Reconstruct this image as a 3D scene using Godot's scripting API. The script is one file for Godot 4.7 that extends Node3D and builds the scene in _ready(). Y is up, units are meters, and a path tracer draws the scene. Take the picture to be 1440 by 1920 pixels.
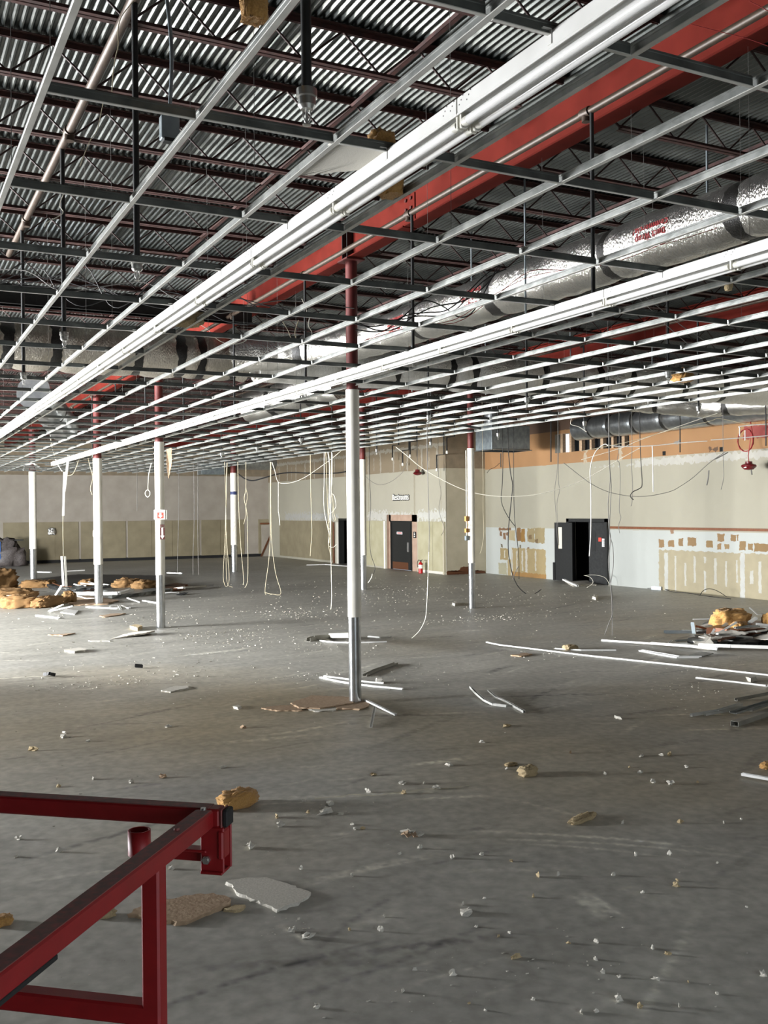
extends Node3D
# A gutted shop floor: bare roof deck, an open ceiling grid, columns, ducts, rubble. World: x to the right wall, -z away along the ceiling tees, metres.

var M := {}
var taken := {}
var rng := RandomNumberGenerator.new()
const GRID := 4.12
const ORD := ["first", "second", "third", "fourth", "fifth", "sixth", "seventh", "eighth", "ninth", "tenth", "eleventh", "twelfth", "thirteenth", "fourteenth", "fifteenth", "sixteenth", "seventeenth", "eighteenth", "nineteenth", "twentieth", "twenty-first", "twenty-second", "twenty-third", "twenty-fourth", "twenty-fifth", "twenty-sixth", "twenty-seventh", "twenty-eighth", "twenty-ninth", "thirtieth", "thirty-first", "thirty-second", "thirty-third", "thirty-fourth", "thirty-fifth", "thirty-sixth", "thirty-seventh", "thirty-eighth", "thirty-ninth", "fortieth", "forty-first", "forty-second"]

# ---------------------------------------------------------------- naming
func numbered(called: String) -> String:
	if not taken.has(called):
		taken[called] = 0
		return called
	taken[called] += 1
	return "%s_%03d" % [called, taken[called]]

func tag(o: Node3D, label: String, category: String, group := "") -> Node3D:
	o.set_meta("label", label)
	o.set_meta("category", category)
	if group != "":
		o.set_meta("group", group)
	return o

func thing(called: String, label: String, category: String, at := Vector3.ZERO, turn := 0.0, group := "") -> Node3D:
	var o := Node3D.new()
	o.name = numbered(called)
	add_child(o)
	o.position = at
	o.rotation.y = turn
	tag(o, label, category, group)
	return o

func put(called: String, mesh: Mesh, m: Material, parent: Node3D = null) -> MeshInstance3D:
	var o := MeshInstance3D.new()
	o.mesh = mesh
	if m != null:
		o.material_override = m
	if parent == null:
		o.name = numbered(called)
		add_child(o)
	else:
		o.name = called
		parent.add_child(o, true)
	return o

func obj(called: String, st: SurfaceTool, m: Material, parent: Node3D = null) -> MeshInstance3D:
	return put(called, done(st), m, parent)

func struct(called: String) -> Node3D:
	var o := Node3D.new()
	o.name = numbered(called)
	add_child(o)
	o.set_meta("kind", "structure")
	return o

func ranked(things: Array, words: String, marks: Array) -> void:
	# words with the thing's rank by nearness to its closest landmark: [name, place]
	var piles := {}
	for o in things:
		var best: Array = marks[0]
		for m in marks:
			if o.position.distance_to(m[1]) < o.position.distance_to(best[1]):
				best = m
		if not piles.has(best[0]):
			piles[best[0]] = []
		piles[best[0]].append([o.position.distance_to(best[1]), o])
	for k in piles:
		piles[k].sort_custom(func(a, c): return a[0] < c[0])
		for i in piles[k].size():
			piles[k][i][1].set_meta("label", words % [ORD[i] + " nearest" if i else "nearest", k])

# ---------------------------------------------------------------- shapes
func mb() -> SurfaceTool:
	var st := SurfaceTool.new()
	st.begin(Mesh.PRIMITIVE_TRIANGLES)
	return st

func done(st: SurfaceTool) -> ArrayMesh:
	st.generate_normals()
	return st.commit()

func tri(st: SurfaceTool, a: Vector3, b: Vector3, c: Vector3, inside: Vector3) -> void:
	# clockwise seen from outside; «inside» is any point behind the face
	if (a - c).cross(a - b).dot((a + b + c) / 3.0 - inside) < 0.0:
		st.add_vertex(a); st.add_vertex(c); st.add_vertex(b)
	else:
		st.add_vertex(a); st.add_vertex(b); st.add_vertex(c)

func quad(st: SurfaceTool, a: Vector3, b: Vector3, c: Vector3, d: Vector3, inside: Vector3) -> void:
	tri(st, a, b, c, inside)
	tri(st, a, c, d, inside)

func box(st: SurfaceTool, c: Vector3, s: Vector3, b := Basis.IDENTITY) -> void:
	st.set_smooth_group(-1)
	var h := s * 0.5
	var p: Array[Vector3] = []
	for i in 8:
		p.append(c + b * Vector3(h.x if i & 1 else -h.x, h.y if i & 2 else -h.y, h.z if i & 4 else -h.z))
	for f in [[0, 1, 3, 2], [4, 5, 7, 6], [0, 1, 5, 4], [2, 3, 7, 6], [0, 2, 6, 4], [1, 3, 7, 5]]:
		quad(st, p[f[0]], p[f[1]], p[f[2]], p[f[3]], c)

func span(st: SurfaceTool, lo: Vector3, hi: Vector3) -> void:
	box(st, (lo + hi) * 0.5, (hi - lo).abs())

func cbox(st: SurfaceTool, c: Vector3, s: Vector3, e: float, b := Basis.IDENTITY) -> void:
	# a box whose twelve edges are chamfered
	st.set_smooth_group(-1)
	var h := s * 0.5
	var v := {}
	for i in 8:
		var g := Vector3(1.0 if i & 1 else -1.0, 1.0 if i & 2 else -1.0, 1.0 if i & 4 else -1.0)
		for k in 3:
			var q := Vector3(h.x - e, h.y - e, h.z - e)
			q[k] = h[k]
			v[[i, k]] = c + b * (q * g)
		tri(st, v[[i, 0]], v[[i, 1]], v[[i, 2]], c)
	for f in [[0, 0, 2, 6, 4], [0, 1, 3, 7, 5], [1, 0, 1, 5, 4], [1, 2, 3, 7, 6], [2, 0, 1, 3, 2], [2, 4, 5, 7, 6]]:
		quad(st, v[[f[1], f[0]]], v[[f[2], f[0]]], v[[f[3], f[0]]], v[[f[4], f[0]]], c)
	for k in 3:
		for i in 8:
			if i & (1 << k) == 0:
				var j := i | (1 << k)
				var k1 := (k + 1) % 3
				var k2 := (k + 2) % 3
				quad(st, v[[i, k1]], v[[j, k1]], v[[j, k2]], v[[i, k2]], c)

func along(d: Vector3, up := Vector3.UP) -> Basis:
	# a basis whose z runs along d
	var z := d.normalized()
	var u := up if absf(z.dot(up)) < 0.98 else Vector3.RIGHT
	var x := u.cross(z).normalized()
	return Basis(x, z.cross(x), z)

func bar(st: SurfaceTool, a: Vector3, b: Vector3, w: float, h: float, up := Vector3.UP) -> void:
	box(st, (a + b) * 0.5, Vector3(w, h, a.distance_to(b)), along(b - a, up))

func tube(st: SurfaceTool, pts: Array, r, sides := 8, caps := true) -> void:
	# r: one radius or one for every point
	var rings := []
	var n := pts.size()
	var x := Vector3.ZERO
	for i in n:
		var d: Vector3 = (pts[mini(i + 1, n - 1)] - pts[maxi(i - 1, 0)]).normalized()
		if i == 0:
			x = along(d).x
		x = (x - d * x.dot(d)).normalized()
		var y := d.cross(x)
		var rad: float = r[i] if r is Array else r
		var ring: Array[Vector3] = []
		for k in sides:
			var t := TAU * k / sides
			ring.append(pts[i] + (x * cos(t) + y * sin(t)) * rad)
		rings.append(ring)
	st.set_smooth_group(0)
	for i in n - 1:
		var mid: Vector3 = (pts[i] + pts[i + 1]) * 0.5
		for k in sides:
			var l := (k + 1) % sides
			quad(st, rings[i][k], rings[i][l], rings[i + 1][l], rings[i + 1][k], mid)
	if caps:
		st.set_smooth_group(-1)
		for e in [0, n - 1]:
			var behind: Vector3 = pts[1] if e == 0 else pts[n - 2]
			for k in sides:
				tri(st, pts[e], rings[e][k], rings[e][(k + 1) % sides], behind)

func lathe(st: SurfaceTool, at: Vector3, prof: Array, sides := 16) -> void:
	# prof: Vector2(radius, height) from the bottom up; flat rings
	for i in prof.size() - 1:
		var p: Vector2 = prof[i]
		var q: Vector2 = prof[i + 1]
		st.set_smooth_group(i + 1)
		for k in sides:
			var a := Vector3(cos(TAU * k / sides), 0, sin(TAU * k / sides))
			var b := Vector3(cos(TAU * (k + 1) / sides), 0, sin(TAU * (k + 1) / sides))
			var mid := at + Vector3(0, (p.y + q.y) * 0.5, 0)
			if absf(p.y - q.y) < 1e-5:
				mid.y += -0.01 if q.x < p.x else 0.01
			quad(st, at + a * p.x + Vector3.UP * p.y, at + b * p.x + Vector3.UP * p.y, at + b * q.x + Vector3.UP * q.y, at + a * q.x + Vector3.UP * q.y, mid)

func curve(pts: Array, per := 5) -> Array:
	# Catmull-Rom through the points
	var out := []
	for i in pts.size() - 1:
		var p0: Vector3 = pts[maxi(i - 1, 0)]
		var p3: Vector3 = pts[mini(i + 2, pts.size() - 1)]
		for k in per:
			out.append((pts[i] as Vector3).cubic_interpolate(pts[i + 1], p0, p3, float(k) / per))
	out.append(pts[-1])
	return out

func slab(st: SurfaceTool, poly: Array, thick: float, jag: float, seed_: int, bow := 0.0) -> void:
	# a broken board lying flat: its outline (x, z) gets ragged edges; the top can bow
	rng.seed = seed_
	st.set_smooth_group(-1)
	var top: Array[Vector3] = []
	var bot: Array[Vector3] = []
	var mid := Vector3.ZERO
	for i in poly.size():
		var a: Vector2 = poly[i]
		var b: Vector2 = poly[(i + 1) % poly.size()]
		var n := maxi(1, int(a.distance_to(b) / maxf(0.03, jag * 2.0)))
		for k in n:
			var p := a.lerp(b, float(k) / n)
			var o := Vector2(rng.randf_range(-jag, jag), rng.randf_range(-jag, jag)) if k else Vector2.ZERO
			var lift := bow * sin(p.x * 3.0 + p.y * 2.0)
			top.append(Vector3(p.x + o.x, thick + lift, p.y + o.y))
			bot.append(Vector3(p.x + o.x * 0.3 + rng.randf_range(-jag, jag) * 0.7, maxf(0.0, lift), p.y + o.y * 0.3 + rng.randf_range(-jag, jag) * 0.7))
			mid += top[-1]
	mid /= top.size()
	var low := mid - Vector3.UP * thick
	for i in top.size():
		var j := (i + 1) % top.size()
		tri(st, mid, top[i], top[j], low)
		tri(st, low, bot[i], bot[j], mid)
		quad(st, top[i], top[j], bot[j], bot[i], (mid + low) * 0.5)

func chunk(s: Vector3, rough: float, seed_: int, nu := 9, nv := 6, freq := 1.6) -> ArrayMesh:
	# a broken lump: a ball pushed about by noise, flat underneath
	var no := FastNoiseLite.new()
	no.seed = seed_
	no.frequency = freq
	no.fractal_octaves = 3
	var st := mb()
	var g := []
	for j in nv + 1:
		var row: Array[Vector3] = []
		for i in nu:
			var t := PI * j / nv
			var p := Vector3(sin(t) * cos(TAU * i / nu), cos(t), sin(t) * sin(TAU * i / nu))
			var k := 1.0 + rough * no.get_noise_3dv(p * 1.3) * 2.0
			p = p * k * s * 0.5
			p.y = maxf(p.y, -s.y * 0.32)
			row.append(p + Vector3(0, s.y * 0.32, 0))
		g.append(row)
	st.set_smooth_group(0 if nu > 12 else -1)
	for j in nv:
		for i in nu:
			var l := (i + 1) % nu
			quad(st, g[j][i], g[j][l], g[j + 1][l], g[j + 1][i], Vector3(0, s.y * 0.3, 0))
	return done(st)

func fluff(s: Vector3, seed_: int) -> ArrayMesh:
	# a torn lump of glass wool: a noisy ball with tufts of fibre standing out of it
	var no := FastNoiseLite.new()
	no.seed = seed_
	no.frequency = 1.1
	no.fractal_octaves = 4
	no.fractal_gain = 0.62
	rng.seed = seed_
	var st := mb()
	var nu := 44
	var nv := 24
	var g := []
	for j in nv + 1:
		var row: Array[Vector3] = []
		for i in nu:
			var t := PI * j / nv
			var p := Vector3(sin(t) * cos(TAU * i / nu), cos(t), sin(t) * sin(TAU * i / nu))
			var k := 1.0 + 0.38 * no.get_noise_3dv(p * 1.5) + 0.13 * no.get_noise_3dv(p * 7.0)
			p = p.sign() * p.abs().clamp(Vector3.ZERO, Vector3.ONE)
			p = Vector3(signf(p.x) * pow(absf(p.x), 0.75), signf(p.y) * pow(absf(p.y), 0.7), signf(p.z) * pow(absf(p.z), 0.75)) * k * s * 0.5
			p.y = maxf(p.y, -s.y * 0.36)
			row.append(p + Vector3(0, s.y * 0.36, 0))
		g.append(row)
	st.set_smooth_group(0)
	for j in nv:
		for i in nu:
			var l := (i + 1) % nu
			quad(st, g[j][i], g[j][l], g[j + 1][l], g[j + 1][i], Vector3(0, s.y * 0.3, 0))
	st.set_smooth_group(-1)
	for k in 1500:
		var j := rng.randi_range(1, nv - 2)
		var i := rng.randi_range(0, nu - 1)
		var a: Vector3 = g[j][i]
		var out := (a - Vector3(0, s.y * 0.25, 0)).normalized()
		var d := (out + Vector3(rng.randf_range(-1, 1), rng.randf_range(-0.5, 0.8), rng.randf_range(-1, 1)) * 0.8).normalized() * rng.randf_range(0.012, 0.05) * s.length() * 0.5 / (1.0 + s.length() * 0.6)
		var w := out.cross(d).normalized() * 0.004 * s.length()
		tri(st, a - w, a + w, a + d, a - out)
		tri(st, a - w, a + w, a + d * 0.9 + w, a + out * 2.0)
	return done(st)

func text(called: String, words: String, size: float, depth: float, m: Material, at: Vector3, b: Basis, parent: Node3D, font := "Droid Sans") -> MeshInstance3D:
	var t := TextMesh.new()
	t.text = words
	var f := SystemFont.new()
	f.font_names = [font]
	f.font_weight = 700
	t.font = f
	t.font_size = 32
	t.pixel_size = size / 32.0
	t.depth = depth
	var o := put(called, t, m, parent)
	o.transform = Transform3D(b, at)
	return o

# ---------------------------------------------------------------- materials
func noise_tex(freq: float, lo: Color, hi: Color, oct := 4, seed_ := 1, normal := false, strength := 4.0) -> NoiseTexture2D:
	var n := FastNoiseLite.new()
	n.seed = seed_
	n.frequency = freq
	n.fractal_octaves = oct
	var t := NoiseTexture2D.new()
	t.width = 512
	t.height = 512
	t.seamless = true
	t.noise = n
	if normal:
		t.as_normal_map = true
		t.bump_strength = strength
	else:
		var g := Gradient.new()
		g.set_color(0, lo)
		g.set_color(1, hi)
		t.color_ramp = g
	return t

func flat(c: Color, rough := 0.8, metal := 0.0) -> StandardMaterial3D:
	var m := StandardMaterial3D.new()
	m.albedo_color = c
	m.roughness = rough
	m.metallic = metal
	return m

func worn(lo: Color, hi: Color, rough := 0.8, metal := 0.0, freq := 0.02, scale := 1.0, bump := 0.0, seed_ := 1) -> StandardMaterial3D:
	# a tone that wanders between lo and hi over the surface, in the world's own measure
	var m := flat(Color.WHITE, rough, metal)
	m.albedo_texture = noise_tex(freq, lo, hi, 5, seed_)
	m.uv1_triplanar = true
	m.uv1_world_triplanar = true
	m.uv1_scale = Vector3.ONE * scale
	if bump > 0.0:
		m.normal_enabled = true
		m.normal_texture = noise_tex(freq * 2.0, lo, hi, 4, seed_ + 7, true, 6.0)
		m.normal_scale = bump
	return m

func sc(r: int, g: int, b: int) -> Color:
	return Color8(r, g, b)

func materials() -> void:
	M.white_paint = worn(sc(206, 205, 200), sc(226, 226, 222), 0.42, 0.0, 0.01, 0.6)
	M.tee_cap = worn(sc(168, 167, 160), sc(200, 199, 192), 0.45, 0.0, 0.012, 0.9, 0.0, 3)
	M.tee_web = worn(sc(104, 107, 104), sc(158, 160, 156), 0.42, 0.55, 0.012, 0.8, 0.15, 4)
	M.cross_web_shaded = worn(sc(76, 80, 77), sc(118, 121, 117), 0.42, 0.5, 0.012, 0.8, 0.15, 41)  # darker than tee_web: the shade on the cross tees is in the colour
	M.lamp_glass = flat(sc(222, 221, 218), 0.18)
	M.lamp_cap = flat(sc(205, 203, 192), 0.5)
	M.deck = worn(sc(52, 56, 54), sc(76, 80, 78), 0.3, 0.6, 0.01, 0.5, 0.0, 5)
	M.joist = worn(sc(44, 25, 22), sc(78, 42, 36), 0.7, 0.0, 0.02, 0.7, 0.0, 6)
	M.web_rod = flat(sc(48, 26, 23), 0.7)
	M.girder = worn(sc(84, 29, 23), sc(100, 36, 29), 0.8, 0.0, 0.01, 0.4, 0.0, 7)
	M.girder.metallic_specular = 0.15
	M.bolt = flat(sc(70, 24, 20), 0.5, 0.2)
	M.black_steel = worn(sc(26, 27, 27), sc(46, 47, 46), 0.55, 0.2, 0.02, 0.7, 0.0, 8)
	M.brown_pipe = worn(sc(52, 41, 33), sc(80, 65, 52), 0.5, 0.25, 0.02, 1.2, 0.0, 9)
	M.column_paint = worn(sc(226, 222, 208), sc(240, 237, 226), 0.4, 0.0, 0.01, 0.5, 0.0, 10)
	M.chrome = worn(sc(168, 170, 170), sc(205, 206, 206), 0.24, 0.95, 0.015, 0.6, 0.0, 11)
	M.red_column = worn(sc(84, 26, 22), sc(106, 34, 29), 0.6, 0.0, 0.015, 0.5, 0.0, 12)
	M.foil = worn(sc(186, 184, 178), sc(232, 231, 226), 0.26, 0.92, 0.03, 1.1, 1.1, 13)
	M.foil_dull = worn(sc(168, 162, 150), sc(214, 208, 196), 0.32, 0.85, 0.03, 1.1, 1.0, 14)
	M.foil.uv1_scale = Vector3(0.7, 0.7, 2.4)
	M.foil_cross = worn(sc(206, 205, 200), sc(240, 239, 234), 0.34, 0.5, 0.03, 1.1, 1.3, 36)
	M.foil_cross.uv1_scale = Vector3(2.4, 0.6, 0.8)
	M.foil_dull.uv1_scale = Vector3(2.0, 0.6, 0.8)
	M.spiral = worn(sc(140, 144, 146), sc(184, 187, 188), 0.3, 0.9, 0.012, 0.8, 0.25, 15)
	M.mastic = worn(sc(18, 18, 17), sc(52, 50, 46), 0.35, 0.1, 0.03, 2.0, 1.0, 16)
	M.galv_dull = worn(sc(132, 130, 122), sc(164, 162, 152), 0.5, 0.35, 0.012, 0.8, 0.0, 39)
	M.galv = worn(sc(128, 138, 142), sc(166, 176, 180), 0.4, 0.6, 0.012, 0.8, 0.0, 17)
	M.red_print = flat(sc(150, 40, 42), 0.7)
	M.wire_white = flat(sc(226, 222, 206), 0.6)
	M.wire_cream = flat(sc(190, 180, 152), 0.65)
	M.wire_black = flat(sc(30, 30, 30), 0.6)
	M.wire_grey = flat(sc(104, 102, 98), 0.6)
	M.wire_red = flat(sc(150, 46, 44), 0.6)
	M.wool_dimmed = worn(sc(112, 84, 50), sc(150, 116, 74), 0.95, 0.0, 0.05, 3.0, 0.8, 38)  # darker copy of wool: dim light on the left heaps put into its colour
	M.bell_red = flat(sc(96, 16, 22), 0.4)
	M.wool = worn(sc(168, 124, 66), sc(216, 170, 104), 0.95, 0.0, 0.05, 3.0, 0.8, 18)
	M.wool_pale = worn(sc(158, 138, 104), sc(196, 178, 142), 0.95, 0.0, 0.05, 3.0, 0.8, 19)
	M.gypsum = worn(sc(180, 175, 162), sc(218, 213, 202), 0.9, 0.0, 0.04, 2.5, 0.12, 20)
	M.kraft = worn(sc(150, 124, 98), sc(182, 158, 130), 0.9, 0.0, 0.02, 1.5, 0.2, 21)
	M.tile_board = worn(sc(188, 184, 172), sc(214, 210, 200), 0.95, 0.0, 0.08, 4.0, 0.6, 22)
	M.lift_red = worn(sc(116, 10, 15), sc(134, 15, 20), 0.5, 0.0, 0.02, 2.0, 0.0, 23)
	M.lift_worn = worn(sc(84, 58, 54), sc(136, 62, 58), 0.6, 0.1, 0.03, 3.0, 0.0, 24)
	M.black_rubber = flat(sc(20, 20, 20), 0.75)
	M.door_black = worn(sc(22, 23, 23), sc(34, 35, 34), 0.45, 0.0, 0.02, 0.8, 0.0, 25)
	M.unlit_black = flat(sc(8, 8, 8), 0.9)  # black that paints in the shade inside openings
	M.kick = flat(sc(104, 66, 44), 0.45, 0.4)
	M.taupe = worn(sc(158, 132, 114), sc(178, 152, 132), 0.85, 0.0, 0.01, 0.4, 0.0, 26)
	M.cream_panel = worn(sc(158, 152, 122), sc(174, 168, 140), 0.75, 0.0, 0.008, 0.3, 0.0, 27)
	M.back_panel = worn(sc(128, 118, 94), sc(144, 134, 108), 0.75, 0.0, 0.008, 0.3, 0.0, 28)
	M.back_wall = worn(sc(150, 142, 130), sc(166, 158, 146), 0.85, 0.0, 0.008, 0.25, 0.0, 29)
	M.jog_wall = worn(sc(168, 160, 138), sc(184, 176, 154), 0.85, 0.0, 0.008, 0.3, 0.0, 30)
	M.bare_tan = worn(sc(120, 108, 90), sc(142, 128, 106), 0.9, 0.0, 0.01, 0.4, 0.0, 40)
	M.plain_wall = worn(sc(196, 192, 180), sc(212, 208, 196), 0.85, 0.0, 0.008, 0.3, 0.0, 31)
	M.dim_wall = worn(sc(112, 108, 100), sc(130, 126, 118), 0.85, 0.0, 0.008, 0.3, 0.0, 35)
	M.paving = worn(sc(150, 148, 142), sc(178, 176, 168), 0.9, 0.0, 0.01, 0.3, 0.0, 32)
	M.wood = worn(sc(98, 56, 30), sc(122, 74, 42), 0.6, 0.0, 0.02, 1.0, 0.0, 33)
	M.paper = flat(sc(198, 200, 200), 0.8)
	M.sign_red = flat(sc(196, 66, 50), 0.6)
	M.sign_white = flat(sc(238, 236, 228), 0.6)
	M.sign_dark = flat(sc(42, 38, 36), 0.7)
	M.ext_red = flat(sc(176, 26, 26), 0.3)
	M.tape_blue = flat(sc(52, 62, 104), 0.6)
	M.steel_bright = flat(sc(190, 190, 186), 0.28, 0.9)
	M.orange_box = flat(sc(206, 150, 84), 0.7)
	M.blue_sheet = flat(sc(40, 96, 160), 0.5)
	M.tarp = worn(sc(66, 60, 58), sc(110, 102, 98), 0.5, 0.0, 0.02, 1.0, 0.6, 34)
	M.glass = flat(Color(0.8, 0.86, 0.86, 0.12), 0.02)
	M.glass.transparency = BaseMaterial3D.TRANSPARENCY_ALPHA
	M.pane_lit_cream = flat(sc(214, 208, 186), 0.3)  # opaque stand-in for the lit wall seen through the glass
	M.wool.rim_enabled = true
	M.wool.rim = 0.4

# ---------------------------------------------------------------- painted wall boards (stains, tape seams, torn paper)
func tint(im: Image, z0: float, w: float, ht: float, r: Array, soft: float, seed_: int) -> void:
	# r = [z from, y from, z to, y to, red, green, blue]; an edge that wanders by «soft» metres
	var no := FastNoiseLite.new()
	no.seed = seed_
	no.frequency = 5.0
	var sx := im.get_width() / w
	var sy := im.get_height() / ht
	var col := Color8(r[4], r[5], r[6])
	for py in range(maxi(0, int((ht - r[3] - soft) * sy)), mini(im.get_height(), int((ht - r[1] + soft) * sy) + 1)):
		for px in range(maxi(0, int((r[0] - z0 - soft) * sx)), mini(im.get_width(), int((r[2] - z0 + soft) * sx) + 1)):
			var z: float = z0 + px / sx
			var y: float = ht - py / sy
			var e := minf(minf(z - r[0], r[2] - z), minf(y - r[1], r[3] - y)) + soft * 2.2 * no.get_noise_2d(z, y)
			if e > 0.0:
				var k := 0.97 + 0.04 * no.get_noise_2d(z * 0.5 + 9.0, y * 0.5)
				im.set_pixel(px, py, Color(col.r * k, col.g * k, col.b * k))

func board_image(z0: float, w: float, ht: float, px: int, bands: Array, seed_: int) -> Image:
	# bands: [top y, red, green, blue] from the floor up, mottled
	var im := Image.create(px, int(px * ht / w), false, Image.FORMAT_RGB8)
	var no := FastNoiseLite.new()
	no.seed = seed_
	no.frequency = 0.35
	no.fractal_octaves = 4
	for y in im.get_height():
		var wy := ht - (y + 0.5) * ht / im.get_height()
		for x in px:
			var wz := z0 + x * w / px
			var a := no.get_noise_2d(wz, wy * 0.7)
			var b: Array = bands[-1]
			for q in bands:
				if wy + a * 0.02 < q[0]:
					b = q
					break
			var k: float = 1.0 + a * (b[4] if b.size() > 4 else 0.06)
			im.set_pixel(x, y, Color(minf(1.0, b[1] / 255.0 * k), minf(1.0, b[2] / 255.0 * k), minf(1.0, b[3] / 255.0 * k)))
	return im

func pictured(im: Image, rough: float) -> StandardMaterial3D:
	var m := flat(Color.WHITE, rough)
	m.albedo_texture = ImageTexture.create_from_image(im)
	m.texture_repeat = false
	return m

func face_x(st: SurfaceTool, x: float, z0: float, z1: float, y0: float, y1: float, uz: float, uw: float, uh: float) -> void:
	# part of a wall that looks towards -x
	st.set_smooth_group(-1)
	var p := [Vector3(x, y0, z0), Vector3(x, y1, z0), Vector3(x, y1, z1), Vector3(x, y0, z1)]
	for t in [[0, 1, 2], [0, 2, 3]]:
		var a: Vector3 = p[t[0]]
		var b: Vector3 = p[t[1]]
		var c: Vector3 = p[t[2]]
		var q := [a, b, c]
		if (a - c).cross(a - b).x > 0.0:
			q = [a, c, b]
		for v in q:
			st.set_uv(Vector2((v.z - uz) / uw, 1.0 - v.y / uh))
			st.add_vertex(v)

func floor_material() -> StandardMaterial3D:
	# dusty sealed concrete: broad tone, a browner tint in the middle foreground, sweeps, scratches and worn bands
	var w := 1024
	var h := 2048
	var im := Image.create(w, h, false, Image.FORMAT_RGB8)
	var a := FastNoiseLite.new(); a.seed = 41; a.frequency = 0.22; a.fractal_octaves = 5
	var b := FastNoiseLite.new(); b.seed = 42; b.frequency = 1.1; b.fractal_octaves = 4
	var d := FastNoiseLite.new(); d.seed = 43; d.frequency = 0.12; d.fractal_octaves = 3
	for j in h:
		var z := -54.0 + 58.0 * (j + 0.5) / h
		for i in w:
			var x := -7.0 + 29.0 * (i + 0.5) / w
			var k := 1.0 + 0.09 * a.get_noise_2d(x, z * 0.8) + 0.09 * b.get_noise_2d(x * 0.5 + z * 0.3, z * 1.6)
			var brown_tint := clampf(0.42 + 0.9 * d.get_noise_2d(x + 40.0, z), 0.0, 1.0) * smoothstep(-3.5, -7.5, z) * smoothstep(-24.0, -12.0, z)
			brown_tint = maxf(brown_tint, 0.25)
			var g := Color(0.74, 0.745, 0.735) * k
			im.set_pixel(i, j, g.lerp(Color(0.70, 0.645, 0.535) * k, brown_tint))
	# scuffs: [from x, z, to x, z, width, how light, bow]
	rng.seed = 77
	var marks := [[3.919, -6.624, 5.647, -5.045, 0.05, 0.1, 0.1],[3.887, -6.413, 5.57, -4.976, 0.035, 0.12, 0.12],[3.978, -6.255, 5.086, -5.204, 0.03, 0.09, 0.1],[4.003, -7.483, 4.755, -7.211, 0.06, 0.09, 0.02],[4.755, -7.211, 5.071, -6.232, 0.04, 0.06, 0.02],[4.021, -5.192, 3.952, -4.641, 0.17, 0.08, 0.0],[2.092, -5.689, 2.184, -5.198, 0.035, 0.14, 0.02],[2.232, -4.542, 3.368, -4.624, 0.02, 0.1, 0.0],[2.441, -4.735, 2.753, -4.725, 0.02, 0.1, 0.02],[2.666, -6.838, 3.348, -6.879, 0.02, 0.06, 0.01],[2.632, -4.253, 3.06, -4.348, 0.02, 0.08, 0.0],[4.329, -5.215, 4.389, -4.677, 0.12, 0.04, 0.0]]
	for k in 420:
		var p := Vector2(rng.randf_range(0.5, 16.0), rng.randf_range(-24.0, -3.0))
		var t := rng.randf_range(-0.6, 0.5)
		var l := rng.randf_range(0.3, 2.2)
		marks.append([p.x, p.y, p.x + cos(t) * l, p.y + sin(t) * l, rng.randf_range(0.02, 0.12), rng.randf_range(-0.09, 0.09), rng.randf_range(-0.1, 0.1)])
	for m in marks:
		var p := Vector2(m[0], m[1])
		var q := Vector2(m[2], m[3])
		var nrm := (q - p).orthogonal().normalized()
		var steps := int(p.distance_to(q) / 0.012)
		for s in steps:
			var t := float(s) / steps
			var cpos: Vector2 = p.lerp(q, t) + nrm * m[6] * sin(t * PI)
			var side := maxi(1, int(m[4] / 0.012))
			for e in side:
				var pos: Vector2 = cpos + nrm * (float(e) / side - 0.5) * m[4]
				var i := int((pos.x + 7.0) / 29.0 * w)
				var j := int((pos.y + 54.0) / 58.0 * h)
				if i >= 0 and j >= 0 and i < w and j < h and b.get_noise_2d(pos.x * 9.0, pos.y * 9.0) > -0.15:
					var o := im.get_pixel(i, j)
					var add: float = m[5] * 0.5 * sin(t * PI)
					im.set_pixel(i, j, Color(o.r + add, o.g + add, o.b + add * 0.9))
	var m := flat(Color.WHITE, 0.5)
	m.albedo_texture = ImageTexture.create_from_image(im)
	m.detail_enabled = true
	m.detail_blend_mode = BaseMaterial3D.BLEND_MODE_MUL
	m.detail_albedo = noise_tex(0.03, Color(0.80, 0.80, 0.79), Color(1, 1, 1), 6, 46)
	m.detail_uv_layer = BaseMaterial3D.DETAIL_UV_2
	m.uv2_triplanar = true
	m.uv2_world_triplanar = true
	m.uv2_scale = Vector3.ONE * 0.45
	return m

# ---------------------------------------------------------------- builders
func wire(called: String, label: String, m: Material, r: float, pts: Array, group := "") -> MeshInstance3D:
	var st := mb()
	tube(st, curve(pts, 4), r * 0.52, 6)
	var o := obj(called, st, m)
	tag(o, label, {"hanging_cable": "cable", "cable_loop": "cable", "drop_pipe": "pipe", "hanger_wire": "wire"}.get(called, "cable"), group)
	return o

func i_beam(x: float, z0: float, z1: float, y0: float, y1: float, w: float, label: String) -> Node3D:
	var t := thing("roof_girder", label, "girder", Vector3(x, y0, z0))
	var l := z1 - z0
	var h := y1 - y0
	var a := mb(); box(a, Vector3(0, h * 0.5, l * 0.5), Vector3(0.014, h - 0.03, l)); obj("web", a, M.girder, t)
	a = mb(); cbox(a, Vector3(0, 0.009, l * 0.5), Vector3(w, 0.018, l), 0.003); obj("bottom_flange", a, M.girder, t)
	a = mb(); cbox(a, Vector3(0, h - 0.009, l * 0.5), Vector3(w, 0.018, l), 0.003); obj("top_flange", a, M.girder, t)
	return t

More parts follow.
